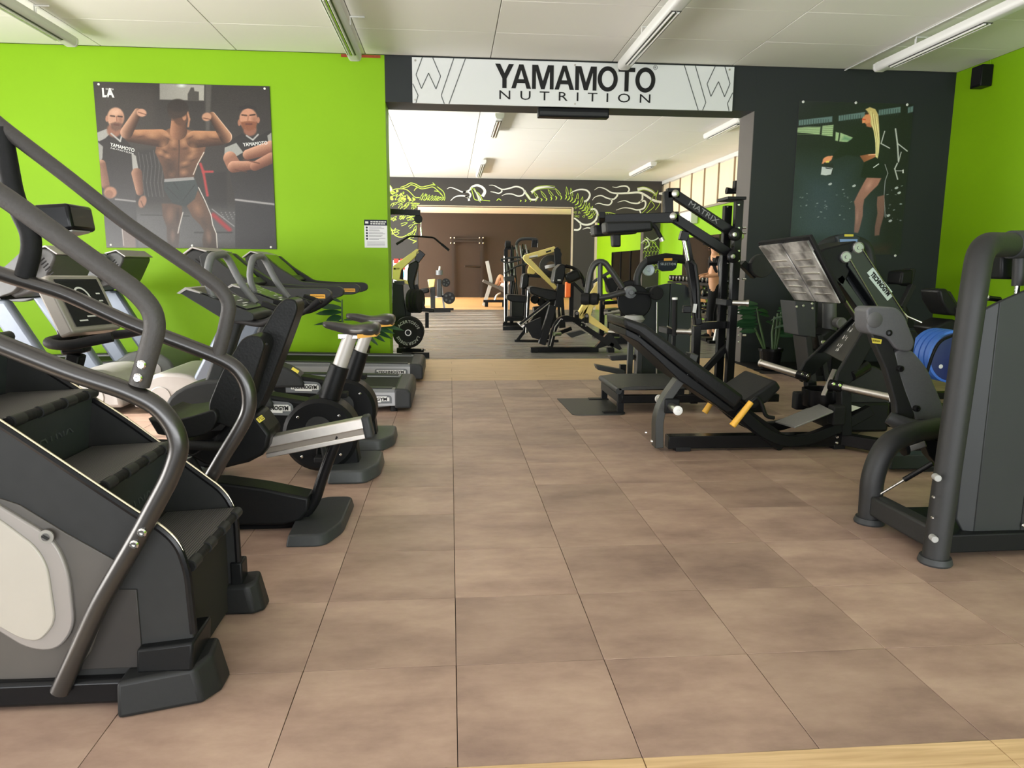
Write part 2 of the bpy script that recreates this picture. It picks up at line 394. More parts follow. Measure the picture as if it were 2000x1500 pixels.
# far room ---------------------------------------------------------
struct(MB().bb(XL2-.2, XL2, YWB, 9.2, 0, CEIL).bb(XL2-.2, XL2, 17.2, YM, 0, CEIL).bb(XL2-.2, XL2, 9.2, 17.2, 0, .8).bb(XL2-.2, XL2, 9.2, 17.2, 3.2, CEIL).build('wall_far_left', GREEN))
w3 = MB()
for y in (9.2, 11.2, 13.2, 15.2, 17.15): w3.bb(XL2-.15, XL2-.08, y, y+.05, .8, 3.2)
w3o = struct(w3.build('window_3', WHT))
for y, w in ((9.2, 2.3), (11.75, .55), (12.75, .35), (13.55, .5), (14.5, .3), (15.3, .35), (16.1, .25)):
    MB().bb(XL2-.06, XL2-.04, y, y+w, .82, 3.18).build('blind_strip', CREAM, w3o)  # unseen strips, spaced to cut the sun into floor streaks
CZ0, CZ1 = 2.63, 3.52
wfr = struct(MB().bb(XR2, XR2+.2, YWB, YM, 0, CZ0).build('wall_far_right', GREEN))
MB().bb(XR2, XR2+.2, YWB, YM, CZ1, CEIL).build('white_head_trim', WHT, wfr)
cl = struct(MB().bb(XR2+.10, XR2+.14, YWB, YM, CZ0, CZ0+.03).bb(XR2+.10, XR2+.14, YWB, YM, CZ1-.03, CZ1).build('window_4', WHT))
ctm, nt, b, N, L = nodes('sunlit_cream_curtain')
tr = N('ShaderNodeBsdfTranslucent'); tr.inputs[0].default_value = (*srgb(238, 228, 208), 1)
mix = N('ShaderNodeMixShader'); mix.inputs[0].default_value = .55; b.inputs['Base Color'].default_value = (*srgb(238, 226, 204), 1); b.inputs['Roughness'].default_value = .9
L(b.outputs[0], mix.inputs[1]); L(tr.outputs[0], mix.inputs[2]); L(mix.outputs[0], nt.nodes['Material Output'].inputs[0])
y = 9.6
while y < YM-.1:
    w = .92; pts = []
    for s in range(13):
        t = s/12; pts.append((y+.02+t*(w-.04), XR2+.05+.018*sin(t*pi*6)))
    mb = MB()
    A = [Vector((px, py, CZ0+.02)) for py, px in pts] + [Vector((px+.006, py, CZ0+.02)) for py, px in pts[::-1]]
    mb.prism(A, (0, 0, CZ1-CZ0-.04)); mb.build('curtain', ctm, cl); y += w
for yy_ in [9.6+.92*i for i in range(10)]:
    MB().bb(XR2+.02, XR2+.06, yy_-.018, yy_+.018, CZ0, CZ1).build('mullion', mat('window_frame_brown', srgb(150, 130, 105), .5), cl)
MB().bb(XR2-.05, XR2, YWB, YM, CZ0-.05, CZ0).build('sill', mat('sill_grey', srgb(140, 130, 118), .5), wfr)
# mirror on the right wall
MIR = mat('mirror_glass', (.55, .57, .56), .02, 1)
tag(MB().bb(XR2-.012, XR2-.001, 8.2, 16.35, .03, 1.95).build('wall_mirror', MIR), 'large frameless mirror on the green right wall of the far room', 'mirror')

# mural wall with its two openings --------------------------------
A0, A1, AZ = -.897, 3.43, 2.84
B0, B1, BZ = 4.07, 5.46, 2.45
mw = struct(MB().bb(XL2, A0, YM, YMB, 0, CEIL).bb(A0, B0, YM, YMB, AZ, CEIL).bb(A1, B0, YM, YMB, 0, AZ).bb(B0, B1, YM, YMB, BZ, CEIL).bb(B1, XR2, YM, YMB, 0, CEIL).build('wall_mural', MURALW))
MB().bb(A1-.035, A1+.012, YM-.012, YM, 0, AZ).bb(A0, A1, YM-.012, YM, AZ, AZ+.02).build('opening_trim', mat('pale_trim', srgb(205, 190, 165), .6), mw)
MB().bb(B0-.012, B0+.06, YM-.012, YM, 0, BZ).build('opening_trim', MATS['pale_trim'], mw)
struct(MB().bb(-6, 9, YI, YI+.2, 0, CEIL).build('wall_inner_back', BROWNW))
struct(MB().bb(-6.2, -6, YMB, 20.2, 0, CEIL).bb(-6.2, -6, 26, YI, 0, CEIL).bb(-6.2, -6, 20.2, 26, 0, .7).bb(-6.2, -6, 20.2, 26, 3.15, CEIL).build('wall_inner_left', MURALW))
wir = struct(MB().bb(5.6, 5.8, YMB, YI, 0, CEIL).build('wall_inner_right', GREEN))
# ================================================================== stair climber
def V(x, y, z): return Vector((x, y, z))
def stair_climber():
    YN, YF = -.12, .40
    t = thing('stair_climber', 'black stair climber with curved handrails and silver side cover, nearest machine on the left', 'stair climber', (-1.5, .15, 0))
    # side panels: near and far, outline in the plane of the near panel
    top = [(-2.9, 2.05), (-1.17, .785), (-.843, .528), (-.797, .498), (-.765, .466), (-.746, .434), (-.730, .37), (-.724, .19), (-.72, .13)]
    out = [V(x, YN, z) for x, z in top] + [V(-.74, YN, .07), V(-2.9, YN, .07)]
    MB().prism(out, (0, .035, 0)).build('side_panel', DGRY, t, bev=.004)
    topf = [(-3.0, 2.05), (-1.36, .88), (-1.085, .681), (-.901, .526), (-.784, .428), (-.751, .351), (-.75, .16)]
    out = [V(x, YF, z) for x, z in topf] + [V(-.77, YF, .07), V(-3.0, YF, .07)]
    MB().prism(out, (0, .035, 0)).build('side_panel', DGRY, t, bev=.004)
    tr = MB().tube([V(x, YN+.006, z+.006) for x, z in fillet2(top[:-1])], .011, 8); tr.build('edge_trim', BLKG, t)
    tr = MB().tube([V(x, YF+.006, z+.006) for x, z in fillet2(topf)], .011, 8); tr.build('edge_trim', BLKG, t)
    gl = mat('champagne_strip', (.62, .55, .40), .25, 1)  # pale strips stand in for the highlight along the glossy trim
    MB().tube([V(x+.004, YN+.004, z+.015) for x, z in fillet2(top[:-1])], .0035, 6).build('bright_strip', gl, t)
    MB().tube([V(x+.004, YF+.004, z+.015) for x, z in fillet2(topf)], .0035, 6).build('bright_strip', gl, t)
    MB().bb(-.80, -.785, YN+.036, YF, .02, .365).build('front_void_plate', DARK, t)
    # brown grey lower cover and silver hatch on the near panel
    low = [P(*q, Y=YN) for q in [(0, 972), (40, 985), (130, 1040), (238, 1100), (232, 1130), (180, 1270), (140, 1325), (0, 1325)]]
    lowo = V(0, -.006, 0)
    MB().prism([p+lowo for p in low], (0, .008, 0)).build('lower_cover', mat('warm_grey_cover', (.062, .056, .05), .42, 0, .08, 14, .1), t, bev=.002)
    kick = [P(*q, Y=YN) for q in [(205, 1150), (268, 1150), (280, 1290), (270, 1302), (160, 1306)]]
    MB().prism([p+V(0, -.005, 0) for p in kick], (0, .008, 0)).build('kick_panel', mat('brown_grey_cover', (.028, .0255, .024), .45, 0, .08, 14, .1), t, bev=.002)
    hat = fillet([P(*q, Y=YN) for q in [(-160, 880), (0, 980), (112, 1048), (140, 1110), (152, 1222), (118, 1266), (60, 1262), (-10, 1218), (-160, 1120)]], .05, 5)
    MB().prism([p+V(0, -.018, 0) for p in hat], (0, .02, 0)).build('hatch_frame', mat('hatch_silver', (.24, .22, .205), .45, .25, .05, 10, .08), t, bev=.005)
    ins = fillet([P(*q, Y=YN) for q in [(-160, 925), (0, 1002), (80, 1062), (102, 1100), (118, 1210), (85, 1246), (50, 1240), (0, 1212), (-160, 1100)]], .04, 5)
    MB().prism([p+V(0, -.024, 0) for p in ins], (0, .01, 0)).build('hatch_inset', mat('hatch_cream', (.34, .315, .275), .45, .15, .04, 10, .08), t, bev=.004)
    c = P(91, 1048, Y=YN-.02); sc = MB().cyl(c, c+V(0, -.006, 0), .012, .011, 20); sc.build('hatch_screw', CHR, t)
    MB().box(c+V(0, -.009, 0), (.017, .004, .004), ry=.6).build('screw_slot', BPRT, t)
    MB().cyl(c+V(0, .001, 0), c+V(0, -.003, 0), .019, .019, 20).build('screw_recess', mat('hatch_shadow_ring', (.2, .19, .17), .5), t)
    # base rail, floor frame
    MB().bb(-3.0, -.90, YN-.03, YN+.05, .012, .085).build('base_rail', BLKG, t, bev=.012)
    MB().bb(-3.0, -.78, YF-.02, YF+.05, .02, .085).build('base_rail', BLKG, t, bev=.012)
    MB().bb(-.83, -.80, YN+.04, YF, .015, .07).build('cross_rail', BLK, t, bev=.006)
    MB().bb(-1.9, -1.1, YN+.036, YF, .03, .06).build('floor_pan', BLK, t)
    MB().bb(-1.0, -.98, YN+.036, YF, .05, .40).build('inner_kick_plate', DARK, t)
    # front feet (solid rubber shoes)
    for Y0, Y1 in ((-.205, .0), (.375, .475)):
        near = Y0 < 0
        prof = [V(-.905, Y0, .0), V(-.70, Y0+(.06 if near else 0), .0), V(-.665, Y0+(.12 if near else .03), .0), V(-.665, Y1, .0), V(-.905, Y1, .0)]
        topp = [p+V(0, 0, .105) for p in prof]; topp[1] += V(-.02, .0, 0); topp[2] += V(-.022, 0, .01); topp[3] += V(-.03, 0, .02); topp[0] += V(.0, .012, -.005)
        MB().loft(prof, topp).build('foot', mat('foot_rubber', (.013, .0135, .0135), .5, 0, .1, 50, .1), t, bev=.012, seg=3)
    MB().prism([V(-.87, YN-.03, .10), V(-.722, YN-.03, .10), V(-.715, YN-.03, .185), V(-.865, YN-.03, .17)], (0, .16, 0)).build('foot_cap', BLK, t, bev=.008)
    MB().bb(-.775, -.735, YF-.01, YF+.06, .10, .185).build('foot_cap', BLK, t, bev=.006)
    # steps
    noses = [(-.742, .385), (-.955, .618), (-1.178, .80), (-1.42, .985)]
    treadm = step_mat()
    for i, (x, z) in enumerate(noses):
        back = (noses[i+1][0]-.02, z-.012) if i+1 < len(noses) else (x-.3, z-.01)
        a, b_ = YN+.045, YF-.005
        st = MB().prism([V(x, a, z), V(back[0], a, back[1]), V(back[0], a, back[1]-.028), V(x-.01, a, z-.03)], (0, b_-a, 0)).build('step', treadm, t, bev=.003)
        ns = MB(); w = (b_-a)/7
        ns.cyl(V(x+.002, a, z-.015), V(x+.002, b_, z-.015), .0145, .0145, 12); ns.build('step_nose', RUB, st)
        for q in range(7):
            if q % 2 == 0: MB().cyl(V(x+.004, a+q*w+.006, z-.014), V(x+.004, a+(q+1)*w-.006, z-.014), .0172, .0172, 12).build('nose_clip', DGRY, st)
        MB().lathe(V(x-.02, a-.002, z-.03), (0, -1, 0), [(.02, 0), (.02, .004)], 14).build('end_plate', BLK, st)
        bb_ = MB(); bolt(bb_, V(x-.015, a-.006, z-.022), (0, -1, 0), .008, .006); bb_.build('bolt', CHR, st)
        if i > 0:
            r = MB().prism([V(x-.004, a, z-.03), V(x-.022, a, z-.03), V(x-.05, a, noses[i-1][1]-.03), V(x-.032, a, noses[i-1][1]-.03)], (0, b_-a, 0)).build('riser', mat('riser_grey', (.035, .039, .042), .5, 0, .1, 40, .1), t, bev=.002)
            d = V(.028, 0, -(z-noses[i-1][1])).normalized()
            text('maker_name', 'MATRIX', mat('embossed_grey', (.055, .06, .063), .35), r, V(x-.005-.012, (a+b_)/2, (z+noses[i-1][1])/2-.012), (0, 1, 0), (-.12, 0, 1), .055, .0015, width=.24)
    # handrails --------------------------------------------------------
    rail = mat('rail_lacquer', (.020, .0175, .0155), .30, .15, .12, 90, 0, .8)
    grip = mat('rail_grip', (.050, .046, .043), .5, 0, .15, 120, .3)
    yn, yf = -.165, .455
    lowr = [V(-2.6, yn, 1.72)] + [P(x, y, Y=yn) for x, y in [(-120, 622), (0, 672), (140, 728), (252, 764)]]
    pts = lowr + [P(x, y, Y=yn) for x, y in [(308, 792), (340, 832), (352, 872), (336, 925), (277, 1036), (196, 1176), (117, 1350)]]
    MB().tube(fillet(pts, .05, 4), .0245, 16).build('handrail', rail, t)
    up_ = [V(-2.2, yn, 2.3)] + [P(x, y, Y=yn) for x, y in [(-150, 290), (0, 378), (120, 465), (225, 540), (268, 570), (298, 606), (304, 640), (290, 690), (272, 752)]]
    MB().tube(fillet(up_, .05, 4), .0255, 16).build('grip_rail', grip, t)
    pf = [V(-2.8, yf, 1.72)] + [P(x, y, Y=yf) for x, y in [(0, 535), (125, 572), (250, 630), (350, 668), (425, 697), (462, 716), (485, 752), (489, 800), (467, 842), (443, 880), (408, 940)]]
    MB().tube(fillet(pf, .05, 4), .0245, 16).build('handrail', rail, t)
    pf2 = [V(-2.6, yf, 2.5)] + [P(x, y, Y=yf) for x, y in [(-100, 160), (0, 245), (125, 340), (245, 435), (387, 532), (430, 562), (449, 592), (441, 637), (425, 697)]]
    MB().tube(fillet(pf2, .05, 4), .0235, 16).build('grip_rail', grip, t)
    post = [P(x, y, Y=yf) for x, y in [(2, 250), (28, 390), (60, 455), (62, 490), (48, 540)]]
    MB().tube(fillet(post, .06, 6), .030, 14).build('grip_post', RUB, t)
    pod = PL([(60, 400), (132, 396), (143, 448), (78, 460)], yf-.03)
    MB().prism(pod, (0, .16, 0)).build('control_pod', BLKG, t, bev=.012, seg=3)
    MB().prism(PL([(70, 455), (140, 446), (142, 452), (84, 466)], yf-.02), (0, .12, 0)).build('pod_rim', SILV, t, bev=.004)
    for (x, y, yy) in ((277, 712, yn), (270, 738, yn), (278, 1040, yn), (263, 1063, yn)):
        q = MB(); bolt(q, P(x, y, Y=yy-.024), (0, -1, 0), .012, .008); q.build('bolt', CHR, t)
    return t
def fillet2(pts):
    return [(p.x, p.z) for p in fillet([Vector((x, 0, z)) for x, z in pts], .06, 4)]
def step_mat():
    m, nt, b, N, L = nodes('ribbed_step_rubber')
    tc = N('ShaderNodeTexCoord'); wv = N('ShaderNodeTexWave'); wv.bands_direction = 'X'; wv.inputs['Scale'].default_value = 38; wv.inputs['Distortion'].default_value = .6
    L(tc.outputs['Object'], wv.inputs['Vector'])
    cr = N('ShaderNodeValToRGB'); cr.color_ramp.elements[0].color = (.030, .030, .029, 1); cr.color_ramp.elements[1].color = (.085, .08, .075, 1); L(wv.outputs[0], cr.inputs[0]); L(cr.outputs[0], b.inputs['Base Color'])
    bp = N('ShaderNodeBump'); bp.inputs['Strength'].default_value = .4; bp.inputs['Distance'].default_value = .004; L(wv.outputs[0], bp.inputs['Height']); L(bp.outputs[0], b.inputs['Normal']); b.inputs['Roughness'].default_value = .6
    return m
stair_climber()

# ================================================================== treadmills
def treadmill(label, x_tail, y0, flip=False):
    """user walks towards local -X; y0 = near side; local origin at the tail"""
    s = -1 if flip else 1; Wd = .86
    t = thing('treadmill', label, 'treadmill', (x_tail, y0, 0), 'treadmills in two back to back rows by the green wall')
    def Q(x, y, z): return V(x_tail + s*x, y0 + y, z)
    def pr(pts, y, w): return MB().prism([Q(x, y, z) for x, z in pts], (0, w, 0))
    deck = pr([(-.05, .12), (-.05, .175), (-2.0, .205), (-2.0, .10), (-.2, .05)], .10, Wd-.2); deck.build('running_deck', GREY, t)
    pr([(-.10, .177), (-.10, .183), (-1.55, .203), (-1.55, .196)], .13, Wd-.26).build('belt', RUB, t)
    for y in (0, Wd-.115):
        b = pr([(-.06, .06), (-.06, .19), (-1.75, .225), (-1.75, .05), (-.3, .035)], y, .115).build('side_rail', mat('rail_grey', (.17, .18, .185), .42, 0, .1, 30, .1), t, bev=.012, seg=3)
        pr([(-.16, .19), (-.16, .20), (-1.7, .236), (-1.7, .225)], y+.01, .095).build('foot_strip', GREY, b, bev=.003)
        yy = y-.004 if y == 0 else y+.109
        sb = pr([(-.135, .055), (-.135, .165), (-1.75, .178), (-1.75, .055)], yy, .010).build('silver_band', mat('band_silver', (.42, .43, .45), .35, .3, .05, 12), b)
        if y == 0:
            pill = fillet([Q(-.16, yy-.002, .075), Q(-.16, yy-.002, .143), Q(-.50, yy-.002, .146), Q(-.50, yy-.002, .072)], .03, 5)
            if flip: pill = pill
            MB().prism(pill, (0, .004, 0)).build('name_plate', MID, b)
            MB().prism([Q(-.33, yy-.002, .110)+V(a_, 0, b_) for a_, b_ in ((-.15, .024), (.13, .024), (.13, .016), (.15, .016), (.15, -.016), (.08, -.016), (.08, -.026), (-.10, -.026), (-.10, -.016), (-.13, -.016), (-.13, .004), (-.15, .004))], (0, -.0015, 0)).build('name_label', PRNT, b)
            text('maker_name', 'TECHNOGYM', BPRT, b, Q(-.33, yy-.0045, .110), (1, 0, 0), (0, 0, 1), .036, .0008, .0012, width=.26)
    # tail cap
    e = pr([(0, .03), (.0, .16), (-.03, .195), (-.14, .20), (-.14, .03)], -.012, Wd+.024); e.build('tail_cap', GREY, t, bev=.02, seg=3)
    # motor hood
    hood = fillet([Q(-1.62, .02, .05), Q(-1.62, .02, .22), Q(-1.80, .02, .33), Q(-2.05, .02, .34), Q(-2.22, .02, .22), Q(-2.24, .02, .05)], .09, 5)
    h = MB().prism(hood, (0, Wd-.04, 0)).build('motor_hood', SILV if y0 < 5 else mat('hood_green_grey', (.10, .11, .105), .35), t, bev=.03, seg=3)  # far hoods: green wall tint and shade put into the colour
    MB().cyl(Q(-2.02, .012, .14), Q(-2.02, .022, .14), .085, .085, 28).build('hood_disc', SILV, h, bev=.004)
    # uprights
    for y in (.03, Wd-.13):
        u = [Q(-1.83, y, .17), Q(-1.66, y, .17), Q(-1.22, y, .92), Q(-1.42, y, .92)]
        MB().prism(u, (0, .10, 0)).build('upright', BLUEG if flip or y0 < 5 else GREY, t, bev=.03, seg=3)
        # broad arm sweeping back from the console to the user
        ap = [P(px, py, Y=3.93) for px, py in ((386, 500), (400, 489), (440, 522), (498, 558), (560, 563), (636, 564), (646, 572), (644, 584), (630, 590), (590, 591), (560, 598), (515, 600), (432, 572), (390, 522))]
        a = [Q(w_.x+.34, y, w_.z) for w_ in ap]
        ar = MB().prism(fillet(a+[a[0]], .03, 3)[:-1], (0, .09, 0)).build('arm', GREY if not flip else MID, t, bev=.02, seg=3)
        if y < .1:
            MB().prism(fillet([Q(-.80, y-.001, .938), Q(-.80, y-.001, .972), Q(-.68, y-.001, .972), Q(-.68, y-.001, .938)], .008, 3), (0, -.003, 0)).build('badge', STKO, ar)
            text('maker_mark', 'TECHNOGYM', BPRT, ar, Q(-.74, y-.005, .955), (1, 0, 0), (0, 0, 1), .016, .0006, width=.10)
    # console
    c = fillet([Q(-1.30, .10, 1.05), Q(-1.62, .10, 1.30), Q(-1.72, .10, 1.33), Q(-1.80, .10, 1.27), Q(-1.66, .10, 1.0), Q(-1.45, .10, .93)], .05, 4)
    cs = MB().prism(c, (0, Wd-.2, 0)).build('console', mat('console_grey', (.075, .078, .08), .45, 0, .1, 30, .1) if flip else GREY, t, bev=.03, seg=3)
    face = [Q(-1.33, .16, 1.052), Q(-1.60, .16, 1.297), Q(-1.605, .16, 1.312), Q(-1.325, .16, 1.066)]
    MB().prism(face, (0, Wd-.32, 0)).build('console_screen', GLASS, cs)
    rim = [Q(-1.615, .09, 1.300), Q(-1.72, .09, 1.330), Q(-1.800, .09, 1.272), Q(-1.812, .09, 1.280), Q(-1.724, .09, 1.345), Q(-1.605, .09, 1.312)]
    MB().prism(rim, (0, Wd-.18, 0)).build('console_rim', SILV, cs, bev=.004)
    vents = MB()
    for k in range(6): vents.box(Q(-1.745+.012*k, .098, 1.12+.022*k), (.05, .006, .008), ry=(.7 if not flip else -.7))
    vents.build('vents', BPRT, cs)
    MB().beam(Q(-1.36, .1, .94), Q(-1.36, Wd-.1, .94), .05, .05).build('cross_handle', RUB, t, bev=.015)
    for x in (-.15, -2.1):
        for y in (.06, Wd-.06): MB().cyl(Q(x, y, 0), Q(x, y, .06), .03, .03, 12).build('levelling_foot', RUB, t)
    return t
treadmill('grey treadmill facing left, nearer of the pair behind the exercise bikes', -.34, 3.93)
treadmill('grey treadmill facing left, farther of the pair, closest to the green wall and the opening', -.30, 5.50)
treadmill('grey treadmill facing right, nearer of the left pair, vented console behind the rails', -4.90, 3.93, True)
treadmill('grey treadmill facing right, farther of the left pair, under the bodybuilder poster', -5.05, 5.50, True)

# ================================================================== recumbent bike
def screen_print(parent, o, ux, uy, m):
    """small printed marks on a console face: o origin, ux/uy unit spans"""
    n = ux.cross(uy).normalized(); mb = MB()
    for a, b, w in ((.08, .62, .16), (.08, .52, .12), (.40, .30, .3), (.80, .66, .1), (.80, .5, .1), (.80, .38, .08), (.34, .18, .3), (.12, .10, .2)):
        c = o + ux*a + uy*b; mb.add([c, c+ux*w, c+ux*w+uy*.03, c+uy*.03], [(0, 1, 2, 3)])
    ring = []
    for k in range(17):
        an = pi*k/16; ring.append((o+ux*(.45+.2*cos(an))+uy*(.55+.28*sin(an)), o+ux*(.45+.16*cos(an))+uy*(.55+.24*sin(an))))
    for k in range(16): mb.add([ring[k][0], ring[k+1][0], ring[k+1][1], ring[k][1]], [(0, 1, 2, 3)])
    for v in mb.v: v += n*.002
    return mb.build('screen_marks', m, parent)
def recumbent():
    Y0 = 1.25
    t = thing('recumbent_bike', 'black recumbent exercise bike with tall backrest and silver seat rail beside the stair climber', 'exercise bike', (-1.1, Y0, 0))
    q = lambda x, y, d=0: P(x, y, Y=Y0) + V(0, d, 0)
    # rear foot
    foot = fillet([V(-.725, .985, 0), V(-.56, .985, 0), V(-.50, 1.15, 0), V(-.50, 1.56, 0), V(-.66, 1.56, 0), V(-.74, 1.3, 0)], .05, 4)
    MB().loft(foot, [p+V(0, 0, .05) + (V(-.62, 1.27, 0)-V(p.x, p.y, 0))*.08 for p in foot]).build('rear_foot', GREY, t, bev=.008, seg=3)
    MB().tube(fillet([V(-2.2, Y0, .055), q(464, 1030), q(566, 1027), q(612, 990), q(630, 930), q(660, 850)], .08, 6), .026, 14).build('frame_tube', BLKG, t)
    bodyp = [q(405, 935), q(440, 935), q(520, 946), q(609, 964), q(607, 990), q(592, 1008), q(560, 1016), V(-1.5, Y0, .05), V(-1.9, Y0, .06), V(-1.9, Y0, .45), V(-1.5, Y0, .32)]
    MB().prism([p+V(0, -.07, 0) for p in bodyp], (0, .14, 0)).build('frame_cover', BLK, t, bev=.012, seg=3)
    MB().cyl(V(-1.75, Y0-.09, .36), V(-1.75, Y0+.09, .36), .24, .24, 32).build('drive_housing', DGRY, t, bev=.02)
    for s in (-1, 1):
        MB().beam(V(-1.72, Y0+s*.12, .36), V(-1.62, Y0+s*.12, .26 if s < 0 else .46), .03, .02).build('crank', ALU, t)
        MB().box((-1.60, Y0+s*.18, .25 if s < 0 else .47), (.11, .10, .03)).build('pedal', RUB, t, bev=.006)
    # seat rail
    r0, r1 = q(522, 862), q(714, 824)
    rl = MB().beam(r0, r1, .075, .05).build('seat_rail', ALU, t, bev=.006)
    MB().beam(r0+V(0, 0, -.035), r1+V(0, 0, -.035), .05, .028).build('rail_slot', mat('rail_slot_tan', (.22, .19, .16), .4, .4), rl)
    MB().beam(r0+V(0, 0, -.06), r1+V(0, 0, -.06), .07, .022).build('lower_rail', ALU, rl, bev=.003)
    d = (r1-r0).normalized()
    MB().beam(r1-d*.01+V(0, 0, -.022), r1+d*.03+V(0, 0, -.022), .085, .105).build('rail_end_cap', GREY, rl, bev=.012, seg=3)
    # carriage, seat, backrest
    car = [q(498, 800), q(512, 800), q(540, 838), q(535, 862), q(524, 878), q(497, 892), q(455, 902), q(415, 895), q(372, 872), q(350, 855), q(432, 848), q(455, 820)]
    MB().prism([p+V(0, -.11, 0) for p in car], (0, .22, 0)).build('carriage', BLK, t, bev=.018, seg=3)
    st = [P(*c, Y=Y0-.115) for c in [(500, 818), (511, 810), (518, 818), (507, 826)]]
    MB().prism([p+V(0, 0, 0) for p in st], (0, -.003, 0)).build('badge', STKY, t)
    text('maker_mark', 'TG', BPRT, t, P(509, 818, Y=Y0-.119), (1, 0, .35), (-.35, 0, 1), .02, .0006)
    seat = fillet([q(322, 800), q(345, 806), q(390, 800), q(446, 783), q(452, 800), q(436, 828), q(395, 838), q(340, 830)], .03, 4)
    MB().prism([p+V(0, -.19, 0) for p in seat], (0, .40, 0)).build('seat', VIN, t, bev=.03, seg=4)
    bA = fillet([q(436, 815), q(430, 790), q(470, 712), q(538, 597), q(556, 582), q(576, 586), q(580, 604), q(560, 660), q(516, 776), q(486, 830)], .05, 4)
    MB().prism([p+V(0, .02, 0) for p in bA], (0, .17, 0)).build('backrest', VIN, t, bev=.03, seg=4)
    bB = fillet([q(432, 808), q(427, 780), q(455, 712), q(490, 656), q(505, 648), q(528, 652), q(534, 668), q(512, 735), q(494, 795), q(470, 822)], .05, 4)
    MB().prism([p+V(0, -.15, 0) for p in bB], (0, .17, 0)).build('backrest_wing', VIN, t, bev=.03, seg=4)
    for x, y in ((521, 672), (459, 778)):
        b = MB(); bolt(b, P(x, y, Y=Y0-.15), (0, -1, 0), .006, .004); b.build('bolt', BPRT, t)
    MB().tube(fillet([q(303, 845, -.2), q(360, 846, -.2), q(430, 850, -.2), q(470, 860, -.1)], .05), .02, 12).build('side_handle', RUB, t)
    MB().tube(fillet([q(320, 825, .22), q(360, 832, .22), q(430, 840, .22), q(470, 850, .1)], .05), .02, 12).build('side_handle', RUB, t)
    MB().tube(fillet([q(418, 862, -.12), q(395, 876, -.13), q(378, 877, -.13), q(370, 865, -.12)], .03), .004, 6).build('sensor_cable', RUB, t)
    a = q(372, 878, -.13); MB().cyl(a, a+V(.02, 0, 0), .009, .009, 10).build('cable_plug', STKO, t)
    MB().beam(q(382, 885, -.1), q(408, 930, -.1), .03, .06).build('seat_lever', RUB, t, bev=.01)
    # console mast
    MB().beam(V(-1.74, Y0, .50), q(150, 690), .06, .07).build('console_post', BLK, t, bev=.01)
    MB().beam(q(150, 690), q(140, 640), .10, .08).build('console_neck', BLK, t, bev=.012)
    # display facing the rider (+X, tilted up), seen from the front right
    pl = [P(75, 540, Y=1.12), P(118, 640, Y=1.12)]
    o_ = P(150, 638, Y=1.11); top = P(104, 545, Y=1.11); far_t = P(188, 545, Y=1.36); 
    uy = top-o_; ux = far_t-top
    n = ux.cross(uy).normalized()
    if n.x < 0: n = -n
    sh = [o_-uy*.12-ux*.12, o_-uy*.12+ux*1.12, o_+uy*1.1+ux*1.12, o_+uy*1.1-ux*.12]
    sh = fillet(sh+[sh[0]], .03, 4)[1:]
    bd = MB().loft([p-n*.07+uy*.0 for p in sh], [p-n*.004 for p in sh]).build('display_housing', mat('housing_beige_grey', (.30, .28, .25), .42, .2, .06, 12), t, bev=.012, seg=3)
    MB().add([o_, o_+ux, o_+ux+uy, o_+uy], [(0, 1, 2, 3)]).build('display_face', GLASS, bd)
    screen_print(bd, o_, ux, uy, PRNT)
    for s in (-1, 1):
        c = P(150, 665, Y=Y0)
        MB().tube(fillet([c+V(-.02, 0, .02), c+V(-.03, s*.20, .01), c+V(.07, s*.24, .0), c+V(.24, s*.20, .035)], .08, 6), .021, 12).build('console_handle', RUB, t)
    MB().bb(-1.95, -1.80, 1.0, 1.5, 0, .06).build('front_foot', GREY, t, bev=.02, seg=3)
    return t
recumbent()

